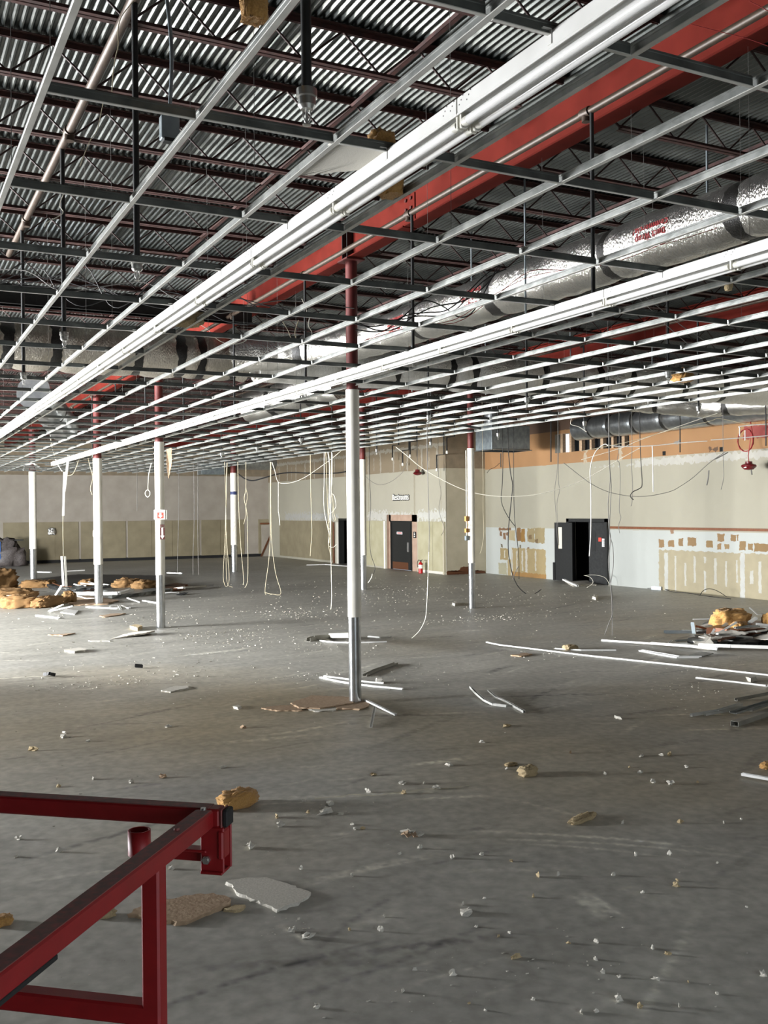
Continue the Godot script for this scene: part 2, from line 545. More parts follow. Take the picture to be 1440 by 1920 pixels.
func make_joist(x0: float, x1: float) -> Array:
	# meshes of an open-web joist that runs along x: top chord, bottom chord, bent-rod web
	var yt := 6.285
	var yb := 5.95
	var a := mb()
	for s in [-1, 1]:
		span(a, Vector3(x0 - 0.02, yt - 0.045, s * 0.006), Vector3(x1 + 0.02, yt, s * 0.012))
		span(a, Vector3(x0 - 0.02, yt - 0.007, s * 0.008), Vector3(x1 + 0.02, yt, s * 0.058))
	var b := mb()
	for s in [-1, 1]:
		span(b, Vector3(x0 + 0.45, yb, s * 0.008), Vector3(x1 - 0.45, yb + 0.006, s * 0.046))
		span(b, Vector3(x0 + 0.45, yb, s * 0.006), Vector3(x1 - 0.45, yb + 0.04, s * 0.012))
	var w := mb()
	var n := int((x1 - x0 - 0.9) / 0.62)
	var step := (x1 - x0 - 0.9) / n
	tube(w, [Vector3(x0 + 0.05, yt - 0.03, 0), Vector3(x0 + 0.46, yb + 0.02, 0)], 0.011, 5)
	tube(w, [Vector3(x1 - 0.05, yt - 0.03, 0), Vector3(x1 - 0.46, yb + 0.02, 0)], 0.011, 5)
	for i in n:
		var x := x0 + 0.45 + i * step
		tube(w, [Vector3(x, yb + 0.015, 0), Vector3(x + step * 0.5, yt - 0.03, 0)], 0.0095, 5, false)
		tube(w, [Vector3(x + step * 0.5, yt - 0.03, 0), Vector3(x + step, yb + 0.015, 0)], 0.0095, 5, false)
	return [done(a), done(b), done(w)]

func column(x: float, z: float, label: String, wrap_top: float, clad: float, top: float, r := 0.082) -> Node3D:
	var t := thing("steel_column", label, "column", Vector3(x, 0, z))
	var a := mb(); tube(a, [Vector3(0, 0, 0), Vector3(0, top - 0.02, 0)], r - 0.006, 28); obj("steel_shaft", a, M.red_column, t)
	a = mb(); lathe(a, Vector3.ZERO, [Vector2(r - 0.004, clad - 0.01), Vector2(r + 0.006, clad - 0.01), Vector2(r + 0.006, wrap_top), Vector2(r - 0.004, wrap_top)], 32); obj("painted_wrap", a, M.column_paint, t)
	a = mb(); lathe(a, Vector3.ZERO, [Vector2(r, 0.0), Vector2(r, clad)], 32)
	box(a, Vector3(r * 0.35, clad * 0.5, r * 0.95), Vector3(0.012, clad, 0.006), Basis(Vector3.UP, 0.35)); obj("metal_cladding", a, M.chrome, t)
	a = mb(); cbox(a, Vector3(0, top - 0.012, 0), Vector3(0.26, 0.024, 0.3), 0.004); obj("cap_plate", a, M.red_column, t)
	return t

func duct_x(called: String, label: String, pts: Array, r: float, m: Material, straps: Array, dents := 0.0) -> Node3D:
	# a wrapped duct that follows pts; straps: [share of its length, half width] bands of black mastic tape
	var t := thing(called, label, "duct", pts[0])
	var rel := []
	for p in pts:
		rel.append(p - pts[0])
	var length := 0.0
	for i in rel.size() - 1:
		length += (rel[i] as Vector3).distance_to(rel[i + 1])
	# even out the points along the run
	var n := int(length / 0.07)
	var path := []
	var seg := 0
	var done_len := 0.0
	for k in n + 1:
		var want := length * k / n
		while seg < rel.size() - 2 and done_len + (rel[seg] as Vector3).distance_to(rel[seg + 1]) < want:
			done_len += (rel[seg] as Vector3).distance_to(rel[seg + 1])
			seg += 1
		var l: float = (rel[seg] as Vector3).distance_to(rel[seg + 1])
		path.append((rel[seg] as Vector3).lerp(rel[seg + 1], clampf((want - done_len) / l, 0.0, 1.0)))
	var no := FastNoiseLite.new(); no.seed = int(r * 1000.0) + n; no.frequency = 1.3; no.fractal_octaves = 3
	var a := mb()
	a.set_smooth_group(0)
	var rings := []
	for k in path.size():
		var d: Vector3 = (path[mini(k + 1, path.size() - 1)] - path[maxi(k - 1, 0)]).normalized()
		var bs := along(d)
		var pinch := 1.0
		for s in straps:
			pinch -= 0.10 * exp(-pow((length * (s[0] - float(k) / n)) / (s[1] * 1.1), 2.0))
		var ring: Array[Vector3] = []
		for q in 40:
			var tt := TAU * q / 40
			var v := bs.x * cos(tt) + bs.y * sin(tt)
			ring.append(path[k] + v * r * pinch * (1.0 + dents * no.get_noise_3dv((path[k] + v * r) * 2.2)))
		rings.append(ring)
	for k in path.size() - 1:
		for q in 40:
			var l := (q + 1) % 40
			quad(a, rings[k][q], rings[k][l], rings[k + 1][l], rings[k + 1][q], (path[k] + path[k + 1]) * 0.5)
	a.set_smooth_group(-1)
	for e in [0, path.size() - 1]:
		for q in 40:
			tri(a, path[e], rings[e][q], rings[e][(q + 1) % 40], path[1] if e == 0 else path[path.size() - 2])
	obj("duct_body", a, m, t)
	for s in straps:
		var k := clampi(int(s[0] * n), 1, path.size() - 2)
		var bs := along(path[k + 1] - path[k - 1])
		var st := mb()
		st.set_smooth_group(0)
		var rr := []
		for j in 5:
			var u := (j - 2) / 2.0
			var ring: Array[Vector3] = []
			for q in 40:
				var tt := TAU * q / 40
				var v := bs.x * cos(tt) + bs.y * sin(tt)
				var wob := 1.0 + 0.35 * no.get_noise_2d(tt * 1.2 + j * 7.0, s[0] * 90.0)
				ring.append(path[k] + bs.z * u * s[1] * wob + v * r * (0.925 + 0.02 * no.get_noise_2d(tt * 4.0, j * 3.0 + s[0] * 50.0) + (0.0 if absf(u) > 0.9 else 0.022)))
			rr.append(ring)
		for j in 4:
			for q in 40:
				var l := (q + 1) % 40
				quad(st, rr[j][q], rr[j][l], rr[j + 1][l], rr[j + 1][q], path[k])
		obj("mastic_band", st, M.mastic, t)
	return t

func sprinkler(at: Vector3, top: float, r: float, label: String) -> void:
	# a drop pipe with its adapter cup and pendent head
	var t := thing("sprinkler_drop", label, "sprinkler", at)
	var a := mb(); tube(a, [Vector3(0, 0.15, 0), Vector3(0, top - at.y, 0)], r, 12); obj("drop_pipe", a, M.black_steel, t)
	a = mb(); lathe(a, Vector3.ZERO, [Vector2(0.0, 0.085), Vector2(0.026, 0.085), Vector2(0.036, 0.1), Vector2(0.036, 0.13), Vector2(0.042, 0.135), Vector2(0.042, 0.165), Vector2(r, 0.175)], 18); obj("escutcheon_cup", a, M.steel_bright, t)
	a = mb()
	for s in [-1, 1]:
		tube(a, curve([Vector3(s * 0.012, 0.088, 0), Vector3(s * 0.017, 0.06, 0), Vector3(s * 0.004, 0.03, 0)], 3), 0.003, 5)
	tube(a, [Vector3(0, 0.088, 0), Vector3(0, 0.03, 0)], 0.005, 6)
	lathe(a, Vector3.ZERO, [Vector2(0.0, 0.02), Vector2(0.018, 0.022), Vector2(0.018, 0.026), Vector2(0.0, 0.03)], 12); obj("sprinkler_head", a, M.steel_bright, t)

func strip_light(x: float, z: float, label: String, group: String) -> void:
	# one 2.44 m length of a bare fluorescent row: housing, four unlit tubes, lampholders, clips
	var t := thing("strip_light", label, "light fixture", Vector3(x, GRID, z), 0.0, group)
	var a := mb()
	var l := 2.436
	cbox(a, Vector3(0, -0.02, -l * 0.5), Vector3(0.108, 0.064, l), 0.004)
	for s in [-1, 1]:
		span(a, Vector3(s * 0.05, -0.058, -l), Vector3(s * 0.054, -0.05, 0))
	obj("housing", a, M.white_paint, t)
	for k in 2:
		for s in [-1, 1]:
			a = mb(); tube(a, [Vector3(s * 0.031, -0.088, -0.05 - k * 1.218), Vector3(s * 0.031, -0.088, -1.168 - k * 1.218)], 0.019, 14, false); var lamp := obj("lamp_tube", a, M.lamp_glass, t)
			a = mb()
			for e in [-0.022 - k * 1.218, -1.166 - k * 1.218]:
				tube(a, [Vector3(s * 0.031, -0.088, e), Vector3(s * 0.031, -0.088, e - 0.03)], 0.0195, 14)
			obj("end_cap", a, M.lamp_cap, lamp)
	for k in 3:
		for s in [-1, 1]:
			a = mb(); cbox(a, Vector3(s * 0.031, -0.079, clampf(-k * 1.218, -l + 0.012, -0.012)), Vector3(0.03, 0.062, 0.02), 0.004); obj("lampholder", a, M.lamp_cap, t)
	for k in 2:
		a = mb(); box(a, Vector3(-0.0555, -0.012, -0.609 - k * 1.218), Vector3(0.003, 0.05, 0.022)); box(a, Vector3(-0.072, 0.013, -0.609 - k * 1.218), Vector3(0.036, 0.003, 0.022)); obj("grid_clip", a, M.white_paint, t)
	a = mb()
	for k in 3:
		for q in 7:
			box(a, Vector3(-0.0543, -0.008 + 0.014 * ((q * 5) % 4 - 1), clampf(-k * 1.218, -l + 0.06, -0.06) + (q - 3) * 0.014), Vector3(0.001, 0.005, 0.005))
	obj("knockout", a, M.sign_dark, t)

func scrap(called: String, label: String, category: String, m: Material, pts: Array, w: float, h: float, group := "", flange := true) -> MeshInstance3D:
	# a strip of light sheet metal lying where it fell: an inverted tee or channel along pts
	var st := mb()
	for i in pts.size() - 1:
		var a: Vector3 = pts[i]
		var b: Vector3 = pts[i + 1]
		var bs := along(b - a)
		var l := a.distance_to(b) + 0.002
		var c := (a + b) * 0.5
		box(st, c + bs.y * 0.002, Vector3(w, 0.003, l), bs)
		if flange:
			box(st, c + bs.y * h * 0.5 + bs.x * (w * 0.5 - 0.002), Vector3(0.003, h, l), bs)
			box(st, c + bs.y * h * 0.5 - bs.x * (w * 0.5 - 0.002), Vector3(0.003, h, l), bs)
	var o := obj(called, st, m)
	tag(o, label, category, group)
	return o

func stud(label: String, a: Vector3, c: Vector3, w: float, h: float) -> void:
	# a light steel stud: a hollow rectangle of thin sheet with an open end
	var st := mb()
	var bs := along(c - a)
	var l := a.distance_to(c)
	var m := (a + c) * 0.5
	for s in [-1, 1]:
		box(st, m + bs.y * s * h * 0.5, Vector3(w, 0.002, l), bs)
		box(st, m + bs.x * s * w * 0.5, Vector3(0.002, h, l), bs)
	tag(obj("steel_stud", st, M.galv_dull), label, "steel stud")

func board(label: String, at: Vector3, outline: Array, thick: float, jag: float, m: Material, seed_: int, called := "board_fragment", category := "debris", bow := 0.0, lift := 0.0, tilt := Vector3.ZERO) -> MeshInstance3D:
	var st := mb()
	slab(st, outline, thick, jag, seed_, bow)
	var o := obj(called, st, m)
	o.position = at + Vector3(0, lift, 0)
	o.rotation = tilt
	tag(o, label, category)
	return o

func wool(label: String, at: Vector3, s: Vector3, seed_: int, turn := 0.0, m: Material = null, tilt := 0.0) -> MeshInstance3D:
	var o := put("insulation_tuft", fluff(s, seed_), M.wool if m == null else m)
	o.position = at
	o.rotation = Vector3(tilt, turn, 0)
	tag(o, label, "insulation")
	return o

# ---------------------------------------------------------------- the place
func _ready() -> void:
	rng.seed = 5
	materials()
	# camera: a phone held level on a scissor lift, looking across the bays
	var cam := Camera3D.new()
	cam.name = "camera"
	cam.fov = rad_to_deg(2.0 * atan(960.0 / 1845.0))
	cam.near = 0.05
	cam.far = 200.0
	add_child(cam)
	cam.transform = Transform3D(Basis(Vector3.UP, -0.4723) * Basis(Vector3.RIGHT, -0.00164) * Basis(Vector3.BACK, -0.0095), Vector3(0, 2.5, 0))
	cam.current = true
	# daylight: an overcast sky, plus area lamps set at the unseen openings
	var we := WorldEnvironment.new()
	we.name = "environment"
	var env := Environment.new()
	var sky := Sky.new()
	var sm := ProceduralSkyMaterial.new()
	sm.sky_top_color = Color(0.62, 0.70, 0.80)
	sm.sky_horizon_color = Color(0.86, 0.88, 0.90)
	sm.ground_bottom_color = Color(0.40, 0.39, 0.37)
	sm.ground_horizon_color = Color(0.70, 0.70, 0.68)
	sm.sun_angle_max = 1.0
	sky.sky_material = sm
	env.background_mode = Environment.BG_SKY
	env.sky = sky
	env.background_energy_multiplier = 1.6
	env.tonemap_mode = Environment.TONE_MAPPER_LINEAR
	env.tonemap_exposure = 1.98
	env.sdfgi_enabled = true
	env.ssao_enabled = true
	env.ssil_enabled = true
	we.environment = env
	add_child(we)
	var lights := [
		# name, place, size (along z, height), turn, energy, colour
		["storefront_daylight", Vector3(-9.7, 2.1, -22.8), Vector2(4.4, 3.7), -PI / 2, 760.0, Color(0.95, 0.97, 1.0), -0.95],
		["storefront_up_fill", Vector3(-9.7, 1.6, -22.8), Vector2(4.4, 2.6), -PI / 2, 400.0, Color(1.0, 0.98, 0.95), 0.5],  # added lamp, tilted up to brighten the ceiling
		["back_wall_fill", Vector3(-9.7, 1.95, -38.0), Vector2(6.0, 3.7), -PI / 2, 190.0, Color(0.94, 0.97, 1.0), -0.7],  # added lamp at an invented window, lifts the back wall
		["entrance_daylight", Vector3(-9.7, 1.5, -14.9), Vector2(1.9, 2.7), -PI / 2, 250.0, Color(0.97, 0.98, 1.0), 0.25],
		["front_floor_fill", Vector3(3.0, 1.9, 3.6), Vector2(5.0, 3.4), 0.0, 11.0, Color(0.93, 0.97, 1.0), -1.05],  # added fill behind the camera, tilted onto the near floor only
	]
	for q in lights:
		var l := AreaLight3D.new()
		l.name = q[0]
		l.area_size = q[2]
		l.light_energy = q[4]
		l.light_color = q[5]
		l.area_range = 80.0
		l.shadow_enabled = true
		add_child(l)
		l.position = q[1]
		l.rotation = Vector3(q[6], q[3], 0)

	shell()
	roof()
	columns()
	ceiling_grid()
	ducts_and_pipes()
	wall_things()
	cables()
	lift()
	rubble()

func shell() -> void:
	var fl := struct("floor")
	var a := mb(); span(a, Vector3(-10.2, -0.2, -54.0), Vector3(22.0, 0.0, 4.2))
	var fm := floor_material()
	fm.uv1_triplanar = true
	fm.uv1_world_triplanar = true
	fm.uv1_scale = Vector3(1.0 / 29.0, 1.0, 1.0 / 58.0)
	fm.uv1_offset = Vector3(7.0 / 29.0, 0.0, 54.0 / 58.0)
	obj("concrete_slab", a, fm, fl)
	a = mb(); span(a, Vector3(-34.0, -0.25, -60.0), Vector3(-10.2, -0.04, 12.0)); span(a, Vector3(-10.2, -0.25, 4.2), Vector3(22.0, -0.04, 20.0))
	var pv := obj("trim_1", a, M.paving); pv.set_meta("kind", "structure")  # unseen paving outside the openings, put in to bounce light

	# the right-hand wall: cream paint over old boards, kraft-faced board above the ceiling line
	var wr := struct("wall_right")
	a = mb()
	span(a, Vector3(21.11, 0, -32.6), Vector3(21.35, 6.4, -28.05)); span(a, Vector3(21.11, 0, -28.05), Vector3(21.35, 4.45, -27.25)); span(a, Vector3(21.11, 5.1, -28.05), Vector3(21.35, 6.4, -24.2))
	span(a, Vector3(21.11, 2.12, -27.25), Vector3(21.35, 4.45, -25.25)); span(a, Vector3(21.11, 0, -25.25), Vector3(21.35, 4.45, -24.2)); span(a, Vector3(21.11, 0, -24.2), Vector3(21.35, 6.4, 4.0))
	obj("wall_core", a, M.plain_wall, wr)
	var rz := -32.7
	var rw := 19.7
	var im := board_image(rz, rw, 6.4, 2000, [[1.80, 162, 165, 160, 0.03], [4.06, 148, 144, 128, 0.03], [5.22, 146, 110, 74, 0.10], [9.0, 92, 72, 58, 0.2]], 61)
	for r in [[-22.915, -0.557, -18.409, 1.231, 150, 141, 116]]:
		tint(im, rz, rw, 6.4, [r[0], r[1], -13.2, r[3], r[4], r[5], r[6]], 0.02, 1)
	# joint compound: wide seams and rows of nail spots on the bare board, then torn paper
	for r in [[-22.683, -0.295, -22.528, 1.148, 168, 168, 161], [-22.252, -0.022, -22.183, 1.064, 168, 166, 156], [-21.854, 0.194, -21.77, 0.875, 168, 166, 156], [-21.478, 0.312, -21.394, 1.093, 168, 166, 156], [-21.073, 0.06, -20.993, 0.679, 168, 166, 156], [-21.063, 0.89, -20.978, 1.078, 168, 166, 156], [-20.682, 0.315, -20.583, 1.063, 168, 166, 156], [-20.275, 0.265, -20.198, 0.988, 168, 166, 156], [-19.876, 0.409, -19.812, 1.033, 165, 163, 153], [-19.729, -0.068, -19.563, 1.249, 168, 168, 162], [-19.386, 0.41, -19.272, 0.765, 168, 166, 156], [-19.096, 0.168, -18.995, 1.038, 168, 166, 156]]:
		tint(im, rz, rw, 6.4, r, 0.012, 2)
	for r in [[-22.915, 1.298, -22.682, 1.547, 131, 105, 72], [-22.503, 1.326, -22.266, 1.524, 131, 105, 72], [-22.08, 1.37, -21.891, 1.596, 127, 102, 70], [-21.71, 1.38, -21.367, 1.622, 127, 102, 70], [-20.975, 1.354, -20.718, 1.544, 131, 107, 72], [-20.547, 1.533, -20.287, 1.749, 131, 105, 72], [-20.55, 1.306, -20.409, 1.476, 131, 105, 72], [-20.292, 1.329, -20.114, 1.469, 134, 111, 77], [-20.055, 1.559, -19.861, 1.741, 127, 102, 70], [-19.844, 1.564, -19.784, 1.728, 127, 102, 70], [-19.751, 1.316, -19.522, 1.557, 129, 105, 71], [-19.45, 1.325, -19.273, 1.505, 129, 105, 71], [-19.229, 1.303, -18.406, 1.513, 126, 102, 68], [-22.408, 1.729, -22.272, 1.875, 131, 104, 81]]:
		tint(im, rz, rw, 6.4, r, 0.014, 3)
	for r in [[-31.641, 1.7, -30.813, 1.792, 111, 82, 56], [-31.571, 1.497, -31.423, 1.662, 111, 82, 56], [-31.337, 1.359, -31.171, 1.605, 111, 82, 56], [-31.137, 1.505, -30.993, 1.628, 111, 82, 56], [-30.962, 1.326, -30.569, 1.715, 153, 140, 108], [-30.437, 1.318, -30.171, 1.799, 117, 87, 52], [-30.162, 1.285, -29.917, 1.782, 131, 98, 48], [-29.773, 1.295, -29.319, 1.79, 138, 123, 90], [-29.31, 1.267, -28.705, 1.816, 136, 122, 89], [-29.688, 1.414, -29.487, 1.554, 111, 90, 61], [-29.294, 1.268, -29.129, 1.407, 100, 82, 56], [-31.506, 1.049, -31.395, 1.174, 98, 89, 71], [-30.269, 1.045, -30.164, 1.167, 104, 95, 77], [-29.795, 1, -29.66, 1.102, 111, 82, 56], [-31.55, 0.577, -31.003, 1.023, 138, 122, 86], [-30.773, -0.073, -28.654, 1.055, 145, 129, 93], [-31.055, -0.029, -30.692, 0.612, 145, 129, 93], [-31.669, 0.019, -31.119, 0.453, 145, 141, 118]]:
		tint(im, rz, rw, 6.4, r, 0.018, 4)
	for r in [[-30.49, 0.162, -30.408, 0.961, 168, 163, 149], [-30.145, 0.219, -30.048, 0.973, 168, 163, 149], [-29.909, 0.152, -29.778, 1.021, 170, 165, 153], [-29.31, 0.261, -29.233, 0.999, 168, 163, 149], [-30.842, -0.017, -30.721, 0.991, 165, 162, 152], [-31.295, 0.669, -31.218, 0.935, 168, 163, 149], [-30.773, -0.094, -28.636, 0.161, 140, 107, 62]]:
		tint(im, rz, rw, 6.4, r, 0.02, 5)
	for r in [[-23.952, 3.812, -18.732, 4.017, 168, 165, 156], [-26.039, 3.85, -23.954, 3.873, 166, 163, 153], [-24.705, 4.055, -24.545, 4.507, 168, 156, 135], [-26.456, 4.035, -26.309, 4.44, 165, 152, 131], [-20.819, 4.104, -20.516, 4.207, 89, 68, 52], [-26.993, 4.534, -26.817, 4.687, 52, 39, 29], [-19.546, 4.381, -18.199, 4.735, 134, 62, 56], [-22.24, 4.425, -21.975, 4.487, 125, 122, 117]]:
		tint(im, rz, rw, 6.4, r, 0.05, 6)
	var wm := pictured(im, 0.86)
	a = mb()
	face_x(a, 21.1, -32.6, -28.05, 0, 6.4, rz, rw, 6.4); face_x(a, 21.1, -28.05, -27.25, 0, 4.45, rz, rw, 6.4); face_x(a, 21.1, -28.05, -24.2, 5.1, 6.4, rz, rw, 6.4)
	face_x(a, 21.1, -27.25, -25.25, 2.12, 4.45, rz, rw, 6.4); face_x(a, 21.1, -25.25, -24.2, 0, 4.45, rz, rw, 6.4); face_x(a, 21.1, -24.2, -13.1, 0, 6.4, rz, rw, 6.4)
	obj("board_facing", a, wm, wr)
	a = mb(); span(a, Vector3(21.9, 0, -28.2), Vector3(22.0, 6.4, -24.0)); span(a, Vector3(21.3, 4.44, -28.1), Vector3(21.9, 4.46, -24.1)); span(a, Vector3(21.35, 0.0, -28.2), Vector3(21.9, 2.2, -28.1)); span(a, Vector3(21.35, 0, -24.2), Vector3(21.9, 6.4, -24.1)); span(a, Vector3(21.35, 2.3, -28.2), Vector3(21.9, 2.4, -24.1)); obj("dark_cavity", a, M.unlit_black, wr)  # lined black in place of the unlit depth behind the openings
	for z in [-27.8, -27.3, -26.75, -26.2, -25.65, -25.1, -24.6]:
		a = mb(); span(a, Vector3(21.14, 4.45, z), Vector3(21.28, 5.1, z + 0.09 + 0.05 * absf(sin(z * 9.0)))); obj("wall_stud", a, M.kraft, wr)
	for q in [[-22.695, 4.083, -22.58, 4.206, 0, 0, 0], [-20.418, 4.066, -20.298, 4.194, 0, 0, 0]]:
		a = mb(); cbox(a, Vector3(21.095, (q[1] + q[3]) * 0.5, (q[0] + q[2]) * 0.5), Vector3(0.03, q[3] - q[1], q[2] - q[0]), 0.004); obj("opening_shade", a, M.unlit_black, wr)  # black block painted as the shade of a hole
	a = mb(); cbox(a, Vector3(21.085, 1.875, -19.7), Vector3(0.03, 0.075, 10.9), 0.006)
	var rail := obj("trim_2", a, M.wood); rail.set_meta("kind", "structure")

	# the jog between the right wall and the restroom wall
	var wj := struct("wall_jog")
	a = mb(); span(a, Vector3(19.33, 0, -32.8), Vector3(21.35, 4.1, -32.55)); obj("painted_board", a, M.jog_wall, wj)
	a = mb(); span(a, Vector3(19.33, 4.1, -32.8), Vector3(21.35, 6.4, -32.56)); obj("bare_board", a, M.bare_tan, wj)
	a = mb(); slab(a, [Vector2(0, 0), Vector2(1.75, 0), Vector2(1.7, 0.1), Vector2(1.2, 0.12), Vector2(1.0, 0.3), Vector2(0.7, 0.28), Vector2(0.5, 0.16), Vector2(0.0, 0.14)], 0.012, 0.03, 3)
	var sc_ := obj("torn_base_edge", a, M.kick, wj); sc_.transform = Transform3D(Basis(Vector3(1, 0, 0), Vector3(0, 0, 1), Vector3(0, 1, 0)), Vector3(19.32, 0.0, -32.55))

	# the restroom wall
	var ws := struct("wall_restroom")
	a = mb()
	span(a, Vector3(19.31, 0, -52.0), Vector3(19.5, 6.4, -42.35)); span(a, Vector3(19.31, 2.12, -42.35), Vector3(19.5, 6.4, -40.1)); span(a, Vector3(19.31, 0, -40.1), Vector3(19.5, 6.4, -37.55)); span(a, Vector3(19.31, 2.31, -37.55), Vector3(19.5, 6.4, -34.85)); span(a, Vector3(19.31, 0, -34.85), Vector3(19.5, 6.4, -32.6))
	obj("wall_core", a, M.plain_wall, ws)
	rz = -52.1
	rw = 19.6
	im = board_image(rz, rw, 6.4, 1500, [[4.1, 164, 159, 142, 0.035], [6.5, 132, 118, 96, 0.06]], 62)
	for k in 16:
		var z := -51.5 + k * 1.22
		tint(im, rz, rw, 6.4, [z - 0.06, 4.12, z + 0.06, 4.95, 160, 153, 138], 0.03, 20 + k)
		if k % 2 == 0:
			tint(im, rz, rw, 6.4, [z + 0.55, 4.2, z + 0.62, 4.8, 152, 144, 128], 0.03, 40 + k)
	tint(im, rz, rw, 6.4, [-52.0, 4.96, -32.5, 5.1, 160, 154, 139], 0.05, 7)
	for r in [[-34.801, 2.12, -32.478, 2.456, 189, 188, 179], [-39.352, 2.102, -37.577, 2.476, 186, 183, 173], [-49.423, 2.063, -43.12, 2.395, 173, 171, 164], [-45.409, 2.132, -42.566, 2.292, 179, 178, 171], [-37.782, 2.292, -34.751, 2.379, 188, 186, 178]]:
		tint(im, rz, rw, 6.4, r, 0.12, 8)
	for r in [[-35.11, 2.314, -34.984, 4.154, 156, 149, 129], [-39.345, 2.435, -39.21, 3.737, 157, 151, 131], [-32.963, 2.458, -32.891, 4.108, 157, 151, 131]]:
		tint(im, rz, rw, 6.4, r, 0.01, 9)
	a = mb()
	face_x(a, 19.3, -52.0, -42.35, 0, 6.4, rz, rw, 6.4); face_x(a, 19.3, -42.35, -40.1, 2.12, 6.4, rz, rw, 6.4); face_x(a, 19.3, -40.1, -37.55, 0, 6.4, rz, rw, 6.4); face_x(a, 19.3, -37.55, -34.85, 2.31, 6.4, rz, rw, 6.4); face_x(a, 19.3, -34.85, -32.55, 0, 6.4, rz, rw, 6.4)
	obj("board_facing", a, pictured(im, 0.88), ws)
	# taupe alcove round the restroom door
	a = mb(); span(a, Vector3(19.31, 0, -37.62), Vector3(19.44, 2.4, -37.54)); span(a, Vector3(19.31, 0, -34.86), Vector3(19.44, 2.4, -34.78)); span(a, Vector3(19.31, 2.31, -37.62), Vector3(19.44, 2.4, -34.78)); span(a, Vector3(19.42, 0, -37.62), Vector3(19.5, 2.4, -37.39)); span(a, Vector3(19.42, 2.02, -37.62), Vector3(19.5, 2.4, -34.78)); span(a, Vector3(19.42, 0, -35.511), Vector3(19.5, 2.4, -34.78)); obj("alcove_lining", a, M.taupe, ws)
	a = mb(); span(a, Vector3(20.2, 0, -42.6), Vector3(20.3, 2.3, -39.9)); span(a, Vector3(19.5, 0, -42.6), Vector3(20.2, 2.3, -42.5)); span(a, Vector3(19.5, 0, -40.0), Vector3(20.2, 2.3, -39.9)); span(a, Vector3(19.5, 2.2, -42.6), Vector3(20.2, 2.3, -39.9)); obj("dark_cavity", a, M.unlit_black, ws)  # black lining stands for the unlit space behind the doorway
	# wall panels: tan boards up to head height, each its own sheet with a gap beneath
	var shade := 0
	for q in [[-50.2, -47.6], [-47.58, -45.0], [-44.98, -43.2], [-40.0, -38.95], [-38.93, -37.72], [-34.74, -33.55], [-33.53, -32.6]]:
		shade += 1
		a = mb(); cbox(a, Vector3(19.28, 1.06, (q[0] + q[1]) * 0.5), Vector3(0.03, 1.96 if q[0] > -41.0 else 1.9, q[1] - q[0]), 0.004)
		obj("panel", a, M.cream_panel if q[0] > -41.0 else M.back_panel, ws)
	a = mb(); cbox(a, Vector3(19.25, 1.02, -32.66), Vector3(0.05, 2.04, 0.1), 0.006); obj("corner_strip", a, M.jog_wall, ws)
	a = mb(); cbox(a, Vector3(19.26, 1.02, -37.66), Vector3(0.06, 2.04, 0.1), 0.006); obj("corner_strip", a, M.column_paint, ws)
	a = mb(); cbox(a, Vector3(19.25, 0.98, -42.52), Vector3(0.06, 1.96, 0.2), 0.006); obj("door_casing", a, M.plain_wall, ws)
	a = mb(); cbox(a, Vector3(19.25, 0.98, -43.02), Vector3(0.05, 1.96, 0.14), 0.006); obj("bare_stud", a, M.kick, ws)
	a = mb(); cbox(a, Vector3(19.27, 0.06, -33.6), Vector3(0.02, 0.1, 2.0), 0.003); obj("skirting_board", a, M.plain_wall, ws)

	# the back wall
	var wb := struct("wall_back")
	a = mb(); span(a, Vector3(-10.2, 0, -52.3), Vector3(19.5, 4.45, -52.0)); obj("painted_board", a, M.back_wall, wb)
	a = mb(); span(a, Vector3(-10.2, 4.45, -52.3), Vector3(19.5, 6.4, -52.02)); obj("bare_board", a, M.bare_tan, wb)
	var seams := [5.295, 6.521, 7.827, 9.059, 10.102, 11.414, 12.671, 13.842, 15.391, 16.467, 17.902, 18.68, 19.946]
	for i in seams.size() - 1:
		if i == 10:
			continue
		a = mb(); cbox(a, Vector3((seams[i] + seams[i + 1]) * 0.5, 1.11, -51.98), Vector3(seams[i + 1] - seams[i] - 0.012, 1.92, 0.04), 0.006)
		var pn := obj("panel", a, M.back_panel, wb)
		pn.rotation.y = 0.0006 * ((i * 7) % 5 - 2)
	a = mb(); span(a, Vector3(-10.0, 0, -52.0), Vector3(19.3, 0.16, -51.985)); obj("bare_base", a, M.black_rubber, wb)

	# out of the picture: the storefront side with its openings, an added partition and the wall behind the camera
	var wl := struct("wall_left")
	a = mb()
	for q in [[-52.3, -41.2, 0.0, 6.4], [-41.2, -34.8, 3.85, 6.4], [-34.8, -25.1, 0.0, 6.4], [-25.1, -20.5, 4.0, 6.4], [-20.5, -16.0, 0.0, 6.4], [-16.0, -13.8, 2.95, 6.4], [-13.8, 4.2, 0.0, 6.4]]:
		span(a, Vector3(-10.25, q[2], q[0]), Vector3(-10.0, q[3], q[1]))
	obj("wall_core", a, M.dim_wall, wl)
	var wp := struct("wall_added_partition")  # unseen low wall, added to shade the near floor from the storefront
	a = mb(); span(a, Vector3(-10.0, 0, -17.15), Vector3(-0.8, 2.35, -17.0)); obj("added_partition_board", a, M.dim_wall, wp)
	var wf := struct("wall_front")
	a = mb(); span(a, Vector3(-10.25, 0, 4.0), Vector3(0.4, 6.4, 4.25)); span(a, Vector3(0.4, 3.7, 4.0), Vector3(5.6, 6.4, 4.25)); span(a, Vector3(5.6, 0, 4.0), Vector3(21.35, 6.4, 4.25)); obj("wall_core", a, M.dim_wall, wf)

	# double doors in the right wall
	var d := struct("door_1")
	a = mb()
	for q in [[-27.33, -27.2], [-25.32, -25.2]]:
		span(a, Vector3(21.0, 0, q[0]), Vector3(21.3, 2.16, q[1]))
